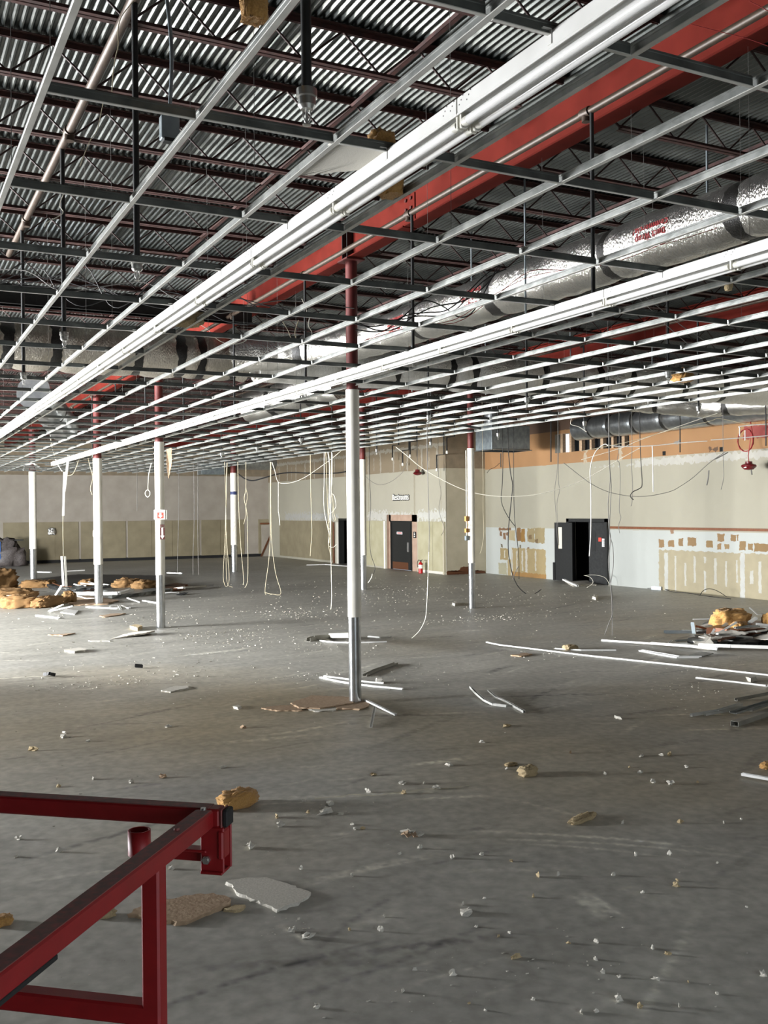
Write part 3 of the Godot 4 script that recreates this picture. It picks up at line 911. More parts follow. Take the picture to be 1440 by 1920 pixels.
	span(a, Vector3(21.0, 2.05, -27.33), Vector3(21.3, 2.16, -25.2)); obj("door_frame", a, M.door_black, d)
	var lf := mb()
	# the left leaf, off its hinges and standing flat along the wall, with its narrow light cut through
	var lz := -27.86
	var ww := 0.98
	for q in [[0.0, 0.2, 0.0, 2.0], [0.42, ww, 0.0, 2.0], [0.2, 0.42, 0.0, 1.1], [0.2, 0.42, 1.84, 2.0]]:
		span(lf, Vector3(20.9, q[2] + 0.02, lz + q[0]), Vector3(20.945, q[3] + 0.02, lz + q[1]))
	var leaf := obj("door_leaf", lf, M.door_black, d)
	a = mb(); span(a, Vector3(20.918, 1.12, lz + 0.2), Vector3(20.924, 1.86, lz + 0.42)); obj("vision_pane", a, M.pane_lit_cream, leaf)  # painted with the brightness of the wall behind, not clear
	a = mb(); cbox(a, Vector3(20.885, 0.32, lz - 0.02), Vector3(0.05, 0.62, 0.1), 0.01); obj("bumper_guard", a, M.black_rubber, leaf)
	a = mb(); cbox(a, Vector3(21.12, 1.02, -25.78), Vector3(0.045, 2.02, 0.92), 0.004)
	var rleaf := obj("door_leaf", a, M.black_steel, d)
	a = mb(); cbox(a, Vector3(21.094, 1.4, -25.98), Vector3(0.01, 0.66, 0.2), 0.002); obj("vision_panel", a, M.door_black, rleaf)
	a = mb(); cbox(a, Vector3(21.093, 1.47, -25.66), Vector3(0.006, 0.13, 0.15), 0.001); obj("red_notice", a, M.sign_red, rleaf)
	a = mb(); cbox(a, Vector3(21.093, 1.37, -25.46), Vector3(0.006, 0.27, 0.19), 0.001); obj("paper_notice", a, M.paper, rleaf)
	a = mb()
	for k in 6:
		span(a, Vector3(21.0885, 1.27 + k * 0.034, -25.53), Vector3(21.0895, 1.282 + k * 0.034, -25.40))
	obj("print_line", a, M.wire_grey, rleaf)

	# restroom door in its alcove
	d = struct("door_2")
	var dz0 := -37.39
	var dz1 := -35.511
	a = mb(); span(a, Vector3(19.4, 0, dz0 - 0.02), Vector3(19.5, 2.04, dz0 + 0.05)); span(a, Vector3(19.4, 0, dz1 - 0.05), Vector3(19.5, 2.04, dz1 + 0.02)); span(a, Vector3(19.4, 1.98, dz0), Vector3(19.5, 2.05, dz1)); obj("door_frame", a, M.door_black, d)
	a = mb(); cbox(a, Vector3(19.46, 1.0, (dz0 + dz1) * 0.5), Vector3(0.045, 1.97, dz1 - dz0 - 0.1), 0.004); leaf = obj("door_leaf", a, M.door_black, d)
	a = mb(); cbox(a, Vector3(19.433, 0.17, (dz0 + dz1) * 0.5 - 0.12), Vector3(0.006, 0.3, (dz1 - dz0) * 0.74), 0.001); obj("kick_plate", a, M.kick, leaf)
	a = mb(); cbox(a, Vector3(19.42, 0.965, -35.859), Vector3(0.04, 0.4, 0.13), 0.008); obj("pull_handle", a, M.wire_grey, leaf)
	a = mb(); cbox(a, Vector3(19.432, 1.538, -36.624), Vector3(0.006, 0.11, 0.5), 0.001); var pl := obj("door_sign", a, M.paper, leaf)
	text("sign_lettering", "WOMEN", 0.085, 0.004, M.sign_red, Vector3(19.427, 1.539, -36.614), Basis(Vector3(0, 0, 1.1), Vector3.UP, Vector3(-1, 0, 0)), pl)
	a = mb(); span(a, Vector3(19.42, 0.02, dz1 - 0.2), Vector3(19.436, 1.98, dz1 - 0.14)); obj("edge_guard", a, M.black_steel, leaf)

	# the other dark doorway, half hidden by the near column
	d = struct("door_3")
	a = mb(); span(a, Vector3(19.24, 0, -42.42), Vector3(19.5, 2.12, -42.34)); span(a, Vector3(19.24, 2.05, -42.42), Vector3(19.5, 2.14, -40.05)); span(a, Vector3(19.24, 0, -40.14), Vector3(19.5, 2.12, -40.05)); obj("door_frame", a, M.door_black, d)
	a = mb(); cbox(a, Vector3(19.7, 1.02, -41.2), Vector3(0.045, 2.0, 2.1), 0.004); leaf = obj("door_leaf", a, M.door_black, d)
	a = mb(); cbox(a, Vector3(19.67, 1.5, -40.95), Vector3(0.008, 0.36, 0.5), 0.001); obj("paper_notice", a, M.paper, leaf)
	a = mb(); cbox(a, Vector3(19.665, 1.22, -40.95), Vector3(0.012, 0.1, 0.6), 0.001); obj("push_plate", a, M.kick, leaf)

func roof() -> void:
	var cl := struct("ceiling")
	var a := mb()
	a.set_smooth_group(-1)
	var pitch := 0.0667
	# flutes of the galvanised deck: a thin bright rib edge, a wide flat
	var n := int(31.8 / pitch)
	var prof := [Vector2(0.0, 0.0), Vector2(0.012, 0.0), Vector2(0.03, 0.026), Vector2(0.048, 0.026), Vector2(pitch, 0.0)]
	for i in n:
		var x := -10.2 + i * pitch
		for k in 4:
			var p: Vector2 = prof[k]
			var q: Vector2 = prof[k + 1]
			quad(a, Vector3(x + p.x, 6.29 + p.y, -52.2), Vector3(x + q.x, 6.29 + q.y, -52.2), Vector3(x + q.x, 6.29 + q.y, 4.2), Vector3(x + p.x, 6.29 + p.y, 4.2), Vector3(x, 9.0, -20))
	obj("corrugated_deck", a, M.deck, cl)
	a = mb(); span(a, Vector3(-10.4, 6.33, -52.4), Vector3(21.4, 6.5, 4.4)); obj("roof_slab", a, M.plain_wall, cl)

	# red girders along the two column lines
	var g := i_beam(5.47, -9.95, 4.0, 5.76, 6.2, 0.19, "red painted steel roof girder overhead at upper right, the length nearest the camera")
	g = i_beam(5.47, -31.0, -9.98, 5.76, 6.2, 0.19, "red painted steel roof girder carried on the nearest red-topped column")
	g = i_beam(5.47, -52.0, -31.03, 5.76, 6.2, 0.19, "far red roof girder over the left columns, seen beyond the round silver duct")
	g = i_beam(13.32, -24.0, 4.0, 5.76, 6.2, 0.19, "dark red roof girder on the right column line, above the wrapped ducts at right")
	g = i_beam(13.32, -52.0, -24.03, 5.76, 6.2, 0.19, "red roof girder on the right column line, above the galvanised plenum box")
	var sp := thing("splice_plate", "red bolted splice plate where two lengths of the near red girder meet", "plate", Vector3(5.455, 5.8, -9.96))
	a = mb(); cbox(a, Vector3(0, 0.17, 0), Vector3(0.012, 0.32, 0.26), 0.003); obj("plate", a, M.girder, sp)
	for i in 3:
		for j in 2:
			a = mb(); tube(a, [Vector3(0, 0.06 + i * 0.11, -0.06 + j * 0.12), Vector3(-0.025, 0.06 + i * 0.11, -0.06 + j * 0.12)], 0.02, 6); obj("bolt", a, M.bolt, sp)
	var sf := thing("beam_stiffener", "black web stiffener over the top of the nearest column", "plate", Vector3(5.47, 5.78, -11.58))
	a = mb(); span(a, Vector3(-0.095, 0, -0.08), Vector3(-0.008, 0.4, -0.068)); obj("stiffener_plate", a, M.black_steel, sf)
	a = mb(); span(a, Vector3(-0.095, 0, 0.068), Vector3(-0.008, 0.4, 0.08)); obj("stiffener_plate", a, M.black_steel, sf)
	# a deep dark beam across the bay above the wrapped trunk duct
	var db := thing("cross_beam", "dark steel beam crossing above the big wrapped duct on the left", "girder", Vector3(2.4, 5.56, -15.3))
	a = mb(); cbox(a, Vector3(-0.3, 0.15, 0), Vector3(6.6, 0.3, 0.16), 0.004); obj("beam_body", a, M.black_steel, db)
	a = mb(); cbox(a, Vector3(-0.3, 0.006, 0), Vector3(6.6, 0.012, 0.24), 0.003); obj("beam_flange", a, M.black_steel, db)

	# open-web joists, bay by bay
	var bays := [[-2.2, 5.37, "left of the nearer red girder"], [5.57, 13.22, "between the two red girders"], [13.42, 21.0, "right of the farther red girder"]]
	for b in 3:
		var ms := make_joist(bays[b][0], bays[b][1])
		var first: Node3D = null
		for i in 41:
			var z := -2.2 - 1.2 * i
			if bays[b][1] < -z * 0.10 or z < -51.5:
				continue
			var t: Node3D
			var label := "rust-brown open-web roof joist %s, %s row from the camera" % [bays[b][2], ORD[i]]
			if first == null:
				t = thing("roof_joist", label, "joist", Vector3(0, 0, z), 0.0, "open-web joists under the roof deck")
				put("top_chord", ms[0], M.joist, t)
				put("bottom_chord", ms[1], M.joist, t)
				put("web_rod", ms[2], M.web_rod, t)
				first = t
			else:
				t = first.duplicate()
				t.name = numbered("roof_joist")
				add_child(t)
				t.position.z = z
				t.set_meta("label", label)
	# bridging angles run under the joists, along the deck flutes
	for q in [[2.72, "nearest the left edge"], [3.9, "in the middle of the left bay"], [8.1, "left of the silver duct in the right bay"], [9.3, "above the silver duct"], [10.7, "in the right bay near the second girder"]]:
		a = mb(); span(a, Vector3(q[0] - 0.02, 6.2, -40.0), Vector3(q[0] + 0.02, 6.205, 3.5)); span(a, Vector3(q[0] - 0.02, 6.2, -40.0), Vector3(q[0] - 0.016, 6.24, 3.5))
		tag(obj("joist_bridging", a, M.joist), "thin red-brown bridging angle under the deck, %s" % q[1], "brace", "bridging angles")

func columns() -> void:
	column(5.47, -11.58, "nearest column, white wrapped with a metal-clad foot and a bare red top", 4.07, 1.13, 5.76)
	var c2 := column(5.38, -21.22, "white column with red extinguisher signs, second from the camera on the left", 4.03, 1.16, 5.76, 0.095)
	column(5.29, -27.6, "white column standing in the rubble, with small outlet boxes on its side", 4.0, 1.1, 5.76, 0.115)
	column(5.2, -39.94, "leftmost far white column with a bent white strip at its top", 4.12, 1.15, 5.76, 0.13)
	column(13.1, -39.42, "far white column with a dark blue tape band", 4.12, 1.13, 5.76, 0.13)
	column(13.32, -21.21, "white column with conduit and boxes in front of the restroom corner", 4.05, 1.16, 5.76, 0.085)
	column(13.6, -28.09, "white column almost hidden behind the nearest column", 4.12, 1.1, 5.76, 0.1)

func ceiling_grid() -> void:
	var x0 := 0.5686
	var dx := 0.6148
	var zr := -2.733
	# main tees, away from the camera: galvanised web, white cap
	var w := mb()
	span(w, Vector3(-0.0012, 0.001, -40.6), Vector3(0.0012, 0.036, 0.6))
	cbox(w, Vector3(0, 0.038, -20.0), Vector3(0.009, 0.012, 41.2), 0.002)
	for i in 66:
		box(w, Vector3(0, 0.018, 0.3 - i * 0.61), Vector3(0.0035, 0.014, 0.008))
	var web := done(w)
	w = mb(); cbox(w, Vector3(0, 0, -20.0), Vector3(0.026, 0.004, 41.2), 0.001)
	var cap := done(w)
	for k in 18:
		if k == 7:
			continue
		var t := thing("main_tee", "long light ceiling tee running away from the camera, %s from the left" % ORD[k if k < 7 else k - 1], "ceiling tee", Vector3(x0 + dx * k, GRID, 0), 0.0, "main tees of the open ceiling grid")
		put("tee_web", web, M.tee_web, t)
		put("tee_cap", cap, M.tee_cap, t)
	# cross tees, row by row: every length between two main tees is a piece of its own
	w = mb()
	span(w, Vector3(0.013, 0.001, -0.0012), Vector3(dx - 0.013, 0.036, 0.0012))
	cbox(w, Vector3(dx * 0.5, 0.038, 0), Vector3(dx - 0.03, 0.012, 0.009), 0.002)
	var cweb := done(w)
	w = mb(); cbox(w, Vector3(dx * 0.5, 0, 0), Vector3(dx - 0.026, 0.004, 0.017), 0.001)
	var ccap := done(w)
	rng.seed = 12
	for r in 32:
		var z := zr - 1.22 * (r - 1)
		var t := thing("cross_tee_row", "dark row of cross tees spanning the ceiling grid, %s row from the camera" % ORD[r], "ceiling tee", Vector3(x0, GRID, z), 0.0, "cross tee rows of the open ceiling grid")
		for k in 17:
			if rng.randf() < 0.05 and r > 6:
				continue
			var o := put("cross_tee", cweb, M.cross_web_shaded, t)  # web tone darkened for the side turned from the daylight
			o.position = Vector3(dx * k, rng.randf_range(-0.003, 0.003), rng.randf_range(-0.006, 0.006))
			o.rotation = Vector3(rng.randf_range(-0.05, 0.05), rng.randf_range(-0.012, 0.012), rng.randf_range(-0.005, 0.005))
			if r > 9 and rng.randf() < 0.06:
				o.rotation.z = rng.randf_range(-0.12, 0.0)
			put("tee_cap", ccap, M.tee_cap, o)
	# hanger wires from the deck
	w = mb(); tube(w, [Vector3(0, 0.03, 0), Vector3(0.004, 1.0, 0.003), Vector3(0, 2.17, 0)], 0.0016, 4, false)
	var hang := done(w)
	for r in range(0, 18, 1):
		for k in range(0, 18, 2):
			if rng.randf() < 0.45:
				continue
			var o := put("hanger_wire", hang, M.wire_grey)
			o.position = Vector3(x0 + dx * k + 0.004, GRID, zr - 1.22 * r + 0.15)
			tag(o, "thin grey hanger wire at the %s cross tee row, over the %s main tee" % [ORD[r + 1], ORD[k if k < 7 else k - 1]], "wire", "hanger wires of the ceiling grid")
	# two rows of bare fluorescent strips
	for i in 12:
		strip_light(2.10, -0.9 - 2.44 * i, "unlit white double-tube strip light in the left row, %s length from the camera" % ORD[i], "left row of strip lights")
	for i in 13:
		strip_light(4.86, -0.9 - 2.44 * i, "unlit white double-tube strip light in the right row, %s length from the camera" % ORD[i], "right row of strip lights")
	# leftovers caught in the grid
	var st := mb()
	slab(st, [Vector2(0, 0), Vector2(0.52, 0.0), Vector2(0.5, -0.1), Vector2(0.3, -0.22), Vector2(0.0, -0.5)], 0.014, 0.012, 9)
	var o := obj("ceiling_tile_corner", st, M.tile_board); o.position = Vector3(1.802, 4.126, -3.959); tag(o, "torn white corner of a ceiling tile left in the grid", "ceiling tile")
	wool("tan insulation tuft hanging at the top edge beside a ceiling tee", Vector3(1.235, 4.3, -3.429), Vector3(0.1, 0.26, 0.09), 31)
	wool("tan insulation scrap behind the torn ceiling tile corner", Vector3(2.089, 4.13, -4.076), Vector3(0.13, 0.16, 0.1), 32)
	wool("tan insulation scrap caught behind the strip light tubes", Vector3(2.356, 4.12, -4.499), Vector3(0.1, 0.14, 0.16), 33)
	wool("brown insulation clump sitting on the far right of the grid above a sprinkler", Vector3(9.271, 4.13, -9.598), Vector3(0.26, 0.2, 0.22), 34)
	wool("pale insulation scrap under the left strip light row with a strip dangling from it", Vector3(2.393, 4.12, -8.359), Vector3(0.22, 0.14, 0.3), 35, 0.0, M.wool_pale)
	wool("small pale insulation tuft dangling from a ceiling tee at upper right", Vector3(5.522, 4.08, -5.248), Vector3(0.05, 0.12, 0.05), 36, 0.0, M.wool_pale)

func ducts_and_pipes() -> void:
	var d := duct_x("wrapped_duct", "foil-wrapped round duct with black taped joints running away at upper right", [Vector3(7.25, 5.2, 0.5), Vector3(7.0, 5.2, -8.0), Vector3(6.9, 5.2, -13.6), Vector3(6.7, 5.2, -14.8), Vector3(6.1, 5.18, -15.6), Vector3(5.4, 5.15, -16.1)], 0.28, M.foil, [[0.3, 0.11], [0.405, 0.1], [0.505, 0.1], [0.63, 0.12], [0.74, 0.09], [0.93, 0.1]], 0.06)
	for q in [[-4.9, 7.09], [-7.4, 7.02], [-10.6, 6.954], [-12.6, 6.918]]:
		for k in 3:
			var ph := 0.22 - k * 0.3
			var nrm := Vector3(-cos(ph), sin(ph), 0)
			text("red_lettering", ["Commercial", "Duct Wrap", "Fiberglass"][k], 0.085, 0.002, M.red_print, Vector3(q[1] - 7.25, 0, q[0] - 0.5) + nrm * 0.288, Basis(Vector3(0, 0, -1), nrm.cross(Vector3(0, 0, -1)), nrm), d)
	duct_x("trunk_duct", "large foil-wrapped trunk duct with black bands crossing the left half above the grid", [Vector3(-1.5, 5.12, -16.3), Vector3(5.6, 5.12, -16.25)], 0.38, M.foil_dull, [[0.46, 0.12], [0.56, 0.11], [0.74, 0.1], [0.84, 0.11], [0.89, 0.1], [0.97, 0.1]], 0.05)
	duct_x("trunk_duct", "large silver trunk duct with black bands crossing behind the grid right of the nearest column", [Vector3(5.8, 5.13, -16.2), Vector3(12.5, 5.13, -16.0), Vector3(17.6, 5.13, -15.6), Vector3(19.0, 5.1, -15.2)], 0.38, M.foil_cross, [[0.12, 0.1], [0.2, 0.09], [0.285, 0.1], [0.32, 0.1], [0.44, 0.09], [0.54, 0.1], [0.6, 0.09], [0.7, 0.1], [0.78, 0.1], [0.9, 0.1]], 0.06)
	duct_x("curved_duct", "sagging silver flexible duct curving toward the right edge below the trunk duct", [Vector3(16, 5.321, -19.512), Vector3(17.2, 5.197, -19.11), Vector3(18.2, 5.031, -18.121), Vector3(18.8, 4.996, -16.518)], 0.3, M.foil, [[0.35, 0.08], [0.75, 0.1]], 0.1)
	duct_x("spiral_duct", "round silver duct with dark bands along the top of the right wall", [Vector3(20.45, 5.1, -25.9), Vector3(20.45, 5.12, -12.0)], 0.37, M.spiral, [[0.06, 0.07], [0.13, 0.08], [0.21, 0.08], [0.3, 0.08], [0.42, 0.08]], 0.03)
	duct_x("far_duct", "shiny round duct elbow above the far left of the ceiling grid", [Vector3(2.908, 5.098, -22.101), Vector3(3.177, 4.971, -22.637), Vector3(3.508, 4.781, -23.366), Vector3(3.882, 4.572, -24.41)], 0.36, M.spiral, [[0.5, 0.05]], 0.05)
	duct_x("far_duct", "wrapped duct crossing beyond the trunk duct, left of the nearest column", [Vector3(8.381, 5.133, -23.797), Vector3(9.092, 5.368, -22.311), Vector3(9.686, 5.464, -21.109)], 0.4, M.foil, [[0.3, 0.1], [0.7, 0.1]], 0.1)
	duct_x("far_duct", "round grey duct along the top of the back wall, right of the tape-banded column", [Vector3(17.205, 5.2, -51), Vector3(20.742, 5.19, -51), Vector3(22.034, 5.087, -51)], 0.42, M.spiral, [[0.55, 0.1]], 0.02)
	# plenum boxes
	var pb := thing("plenum_box", "grey galvanised plenum box hanging at the restroom corner", "duct", Vector3(18.784, 4.477, -28.026), 0.0)
	var a := mb(); cbox(a, Vector3(0.1, 0.42, 0), Vector3(1.55, 0.84, 1.0), 0.012); obj("sheet_metal_box", a, M.galv, pb)
	a = mb(); cbox(a, Vector3(0.1, 0.015, 0), Vector3(1.66, 0.03, 1.1), 0.006); obj("flange", a, M.spiral, pb)
	a = mb(); tube(a, [Vector3(-0.3, 0.84, 0), Vector3(-0.3, 1.4, 0)], 0.3, 20); obj("collar", a, M.spiral, pb)
	for s in [-0.6, 0.8]:
		a = mb(); tube(a, [Vector3(s, 0.8, 0.4), Vector3(s, 6.28 - pb.position.y, 0.4)], 0.012, 6); obj("hanger_rod", a, M.galv, pb)
	pb = thing("plenum_box", "pale sheet-metal plenum box high on the back wall left of the tape-banded column", "duct", Vector3(15.772, 4.503, -51.2))
	a = mb(); cbox(a, Vector3(0, 0.3, 0), Vector3(1.3, 0.6, 0.8), 0.012); obj("sheet_metal_box", a, M.galv, pb)
	for s in [-0.5, 0.5]:
		a = mb(); tube(a, [Vector3(s, 0.55, 0.3), Vector3(s, 6.28 - pb.position.y, 0.3)], 0.012, 6); obj("hanger_rod", a, M.galv, pb)

	# sprinkler mains and drops
	for q in [[1.53, 5.92, 0.038, 3.5, -13.8, "brown sprinkler pipe running under the deck at upper left"], [4.98, 5.62, 0.03, 3.5, -36.0, "thin brown sprinkler pipe running beside the near red girder"], [8.5, 5.62, 0.024, 3.5, -36.0, "sprinkler pipe running beyond the foil duct in the right bay"], [11.9, 5.62, 0.024, 3.5, -36.0, "sprinkler pipe running near the second girder in the right bay"]]:
		var t := thing("sprinkler_main", q[5], "pipe", Vector3(q[0], q[1], 0))
		a = mb(); tube(a, [Vector3(0, 0, q[3]), Vector3(0, 0, q[4])], q[2], 14); obj("pipe_run", a, M.brown_pipe, t)
		for k in 12:
			var z := -3.25 - 2.93 * k
			if z > q[4]:
				a = mb(); tube(a, [Vector3(0, 0, z - 0.05), Vector3(0, 0, z + 0.05)], q[2] * 1.35, 12); tube(a, [Vector3(0, -q[2] * 0.8, z), Vector3(0, -q[2] * 2.4, z)], q[2] * 1.15, 12); obj("tee_fitting", a, M.brown_pipe, t)
	for q in [[1.53, 5.92, 0.021, "left sprinkler line"], [4.98, 5.62, 0.0165, "line beside the red girder"], [8.5, 5.62, 0.0165, "line beyond the foil duct"], [11.9, 5.62, 0.0165, "line near the second girder"]]:
		for k in 9:
			var z := -3.64 - 2.93 * k if q[0] < 2.0 else -3.18 - 2.93 * k
			if q[0] < 2.0 and k > 3:
				continue
			sprinkler(Vector3(q[0], 3.98 if q[0] > 2.0 else 4.02, z), q[1], q[2], "black sprinkler drop with a bright head, %s along the %s" % [ORD[k], q[3]])
	# small things hung among the joists
	var jb := thing("junction_box", "grey metal junction box hanging on its conduit above the left tees", "box", Vector3(1.431, 4.55, -5.351))
	a = mb(); cbox(a, Vector3(0, 0.06, 0), Vector3(0.1, 0.13, 0.06), 0.004); obj("box_body", a, M.galv, jb)
	a = mb(); box(a, Vector3(0, -0.01, 0.01), Vector3(0.075, 0.02, 0.05)); obj("knockout_plate", a, M.black_steel, jb)
	a = mb(); tube(a, curve([Vector3(0, 0.12, 0), Vector3(0.01, 0.5, 0.02), Vector3(-0.03, 1.0, 0.0), Vector3(-0.06, 1.5, 0.0)], 6), 0.011, 8); obj("flexible_conduit", a, M.galv, jb)
	# threaded rods that carry the ducts
	var rods := 0
	for q in [[6.7, -5.2], [7.3, -7.2], [6.6, -9.3], [7.2, -11.4], [9.0, -16.4], [10.6, -16.3], [12.6, -16.2], [14.6, -16.0]]:
		rods += 1
		a = mb(); tube(a, [Vector3(q[0], 4.75, q[1]), Vector3(q[0], 6.28, q[1])], 0.012, 6)
		tag(obj("hanger_rod", a, M.galv), "galvanised hanger rod beside the wrapped ducts, %s along from the camera" % ORD[rods - 1], "rod", "duct hanger rods")

func wall_things() -> void:
	var sg := thing("restrooms_sign", "white dark-edged Restrooms lettering high on the wall above the restroom door", "sign", Vector3(19.28, 3.038, -36.212))
	var face := Basis(Vector3(0, 0, 0.92), Vector3(0, 1.08, 0), Vector3(-1, 0, 0))
	for q in [[-0.024, -0.02], [0.024, -0.02], [-0.024, 0.02], [0.024, 0.02], [0.03, 0.0], [-0.03, 0.0], [0.0, 0.028], [0.0, -0.028]]:
		text("letter_edge", "Restrooms", 0.31, 0.012, M.sign_dark, Vector3(0.008, q[1], q[0]), face, sg)
	text("letter_face", "Restrooms", 0.31, 0.02, M.sign_white, Vector3(-0.004, 0, 0), face, sg)
	var a := mb()
	var t := thing("door_plaque", "small black restroom plaque on the taupe jamb right of the restroom door", "sign", Vector3(19.4, 1.485, -35.24))
	a = mb(); cbox(a, Vector3(0, 0, 0), Vector3(0.02, 0.26, 0.22), 0.003); obj("plaque_board", a, M.sign_dark, t)
	a = mb(); tube(a, [Vector3(-0.011, 0.075, 0), Vector3(-0.014, 0.075, 0)], 0.022, 10); span(a, Vector3(-0.014, -0.01, -0.03), Vector3(-0.011, 0.045, 0.03)); span(a, Vector3(-0.014, -0.08, -0.05), Vector3(-0.011, -0.05, 0.05)); obj("plaque_symbol", a, M.sign_white, t)

	# extinguisher left standing by the restroom wall
	t = thing("fire_extinguisher", "red fire extinguisher standing on the floor against the tan panel beside the restroom door", "fire extinguisher", Vector3(18.95, 0, -33.95))
	a = mb(); lathe(a, Vector3.ZERO, [Vector2(0.0, 0.0), Vector2(0.085, 0.0), Vector2(0.09, 0.02), Vector2(0.09, 0.36), Vector2(0.075, 0.41), Vector2(0.035, 0.44), Vector2(0.03, 0.47)], 20); obj("cylinder", a, M.ext_red, t)
	a = mb(); lathe(a, Vector3.ZERO, [Vector2(0.0915, 0.2), Vector2(0.0915, 0.34)], 20); obj("label_band", a, M.sign_white, t)
	a = mb(); cbox(a, Vector3(0, 0.49, 0), Vector3(0.05, 0.05, 0.05), 0.006); box(a, Vector3(0, 0.53, 0.07), Vector3(0.02, 0.012, 0.17), Basis(Vector3.RIGHT, -0.25)); box(a, Vector3(0, 0.5, 0.07), Vector3(0.02, 0.012, 0.14), Basis(Vector3.RIGHT, 0.1)); obj("valve_handle", a, M.black_steel, t)
	a = mb(); tube(a, curve([Vector3(0, 0.49, -0.02), Vector3(-0.03, 0.52, -0.12), Vector3(-0.05, 0.4, -0.17), Vector3(-0.05, 0.24, -0.14)], 5), 0.014, 8); obj("hose", a, M.black_rubber, t)

	# things on the columns
	t = thing("extinguisher_sign", "white and red three-sided extinguisher sign with a down arrow on the second left column", "sign", Vector3(5.364, 2.453, -21.099), -0.47)
	a = mb()
	for s in [-1, 1]:
		box(a, Vector3(s * 0.09, 0, -0.09), Vector3(0.02, 0.2, 0.2), Basis(Vector3.UP, s * 0.45))
	cbox(a, Vector3(0, 0, 0), Vector3(0.2, 0.21, 0.015), 0.003); obj("sign_board", a, M.sign_white, t)
	a = mb(); cbox(a, Vector3(0, -0.015, 0.008), Vector3(0.135, 0.13, 0.006), 0.001); obj("red_field", a, M.sign_red, t)
	a = mb(); span(a, Vector3(-0.022, -0.02, 0.01), Vector3(0.022, 0.035, 0.014)); tri(a, Vector3(-0.05, -0.02, 0.014), Vector3(0.05, -0.02, 0.014), Vector3(0, -0.07, 0.014), Vector3(0, 0, -1)); obj("arrow", a, M.sign_white, t)
	t = thing("extinguisher_sign", "tall dark red vertical sign with a white down arrow lower on the second left column", "sign", Vector3(5.399, 2.05, -21.092), -0.47)
	a = mb(); cbox(a, Vector3(0, 0, 0), Vector3(0.105, 0.26, 0.008), 0.002); obj("red_field", a, M.bolt, t)
	a = mb(); span(a, Vector3(-0.018, -0.05, 0.003), Vector3(0.018, 0.12, 0.007)); tri(a, Vector3(-0.045, -0.05, 0.007), Vector3(0.045, -0.05, 0.007), Vector3(0, -0.12, 0.007), Vector3(0, 0, -1)); obj("arrow", a, M.sign_white, t)
	a = mb(); span(a, Vector3(-0.05, 0.145, 0.0), Vector3(0.05, 0.16, 0.006)); span(a, Vector3(-0.05, 0.17, 0.0), Vector3(0.05, 0.185, 0.006)); obj("lettering_bar", a, M.bolt, t)
	a = mb(); slab(a, [Vector2(-0.06, 0), Vector2(0.06, 0.02), Vector2(0.05, -0.35), Vector2(-0.02, -0.66), Vector2(-0.06, -0.4)], 0.006, 0.012, 4, 0.04)
	var o := obj("cardboard_strip", a, M.kraft); o.transform = Transform3D(Basis(Vector3.UP, -0.47) * Basis(Vector3(1, 0, 0), Vector3(0, 0, 1), Vector3(0, 1, 0)), Vector3(5.742, 3.917, -21.774)); tag(o, "curled tan cardboard strip hanging beside the top of the second left column", "cardboard")
	t = thing("tape_band", "dark blue tape band wrapped round the far column", "tape", Vector3(13.1, 3.271, -39.42)); a = mb(); lathe(a, Vector3.ZERO, [Vector2(0.137, -0.06), Vector2(0.14, -0.06), Vector2(0.14, 0.08), Vector2(0.137, 0.08)], 24); obj("tape", a, M.tape_blue, t)
	t = thing("column_conduit", "thin white conduit with orange and grey boxes on the column by the restroom corner", "conduit", Vector3(13.22, 0.0, -21.25))
	a = mb(); tube(a, [Vector3(-0.03, 1.75, 0.02), Vector3(-0.03, 4.0, 0.02)], 0.012, 8); obj("conduit_tube", a, M.column_paint, t)
	for q in [[2.27, 0, 0.13], [1.97, 0, 0.1], [1.78, 1, 0.12]]:
		a = mb(); cbox(a, Vector3(-0.05, q[0], 0.05), Vector3(0.08, q[2], 0.08), 0.005); obj("outlet_box", a, M.orange_box if q[1] == 0 else M.galv, t)
	a = mb(); tube(a, curve([Vector3(-0.05, 2.2, 0.06), Vector3(-0.02, 2.12, 0.1), Vector3(-0.06, 2.02, 0.08)], 4), 0.006, 6); obj("wire_lead", a, M.orange_box, t)
	t = thing("column_boxes", "pair of small pale outlet boxes on the column standing in the rubble", "outlet box", Vector3(5.201, 1.86, -27.587), -0.47)
	a = mb(); cbox(a, Vector3(0, 0.08, 0), Vector3(0.09, 0.17, 0.07), 0.006); obj("outlet_box", a, M.sign_white, t)
	a = mb(); cbox(a, Vector3(0.04, -0.11, 0), Vector3(0.07, 0.16, 0.07), 0.006); obj("outlet_box", a, M.column_paint, t)
	var bent: Array = [Vector3(4.728, 4.11, -38.575), Vector3(4.783, 4.268, -38.547), Vector3(5.03, 4.344, -38.421), Vector3(5.17, 4.244, -38.349), Vector3(5.31, 4.124, -38.278)]
	o = scrap("bent_strip", "bent white metal strip propped across the top of the leftmost far column", "metal strip", M.white_paint, bent, 0.09, 0.05)
	# bits fixed to the far walls
	o = wool("crumpled pale foil scrap stuck on the back wall panels between the two left columns", Vector3(7.656, 1.42, -51.9), Vector3(0.36, 0.4, 0.1), 41, 0.0, M.foil)
	t = thing("leaning_board", "dark tarpaulin-covered board leaning by the back wall at the left edge", "tarp", Vector3(5.422, 0, -49.889), -0.15)
	put("tarp_sheet", chunk(Vector3(1.95, 1.5, 0.55), 0.3, 11, 26, 14, 1.4), M.tarp, t).position = Vector3(-0.3, 0, 0.1)
	a = mb(); cbox(a, Vector3(-0.3, 1.25, -0.05), Vector3(1.85, 0.05, 0.4), 0.01); obj("top_edge", a, M.black_steel, t)
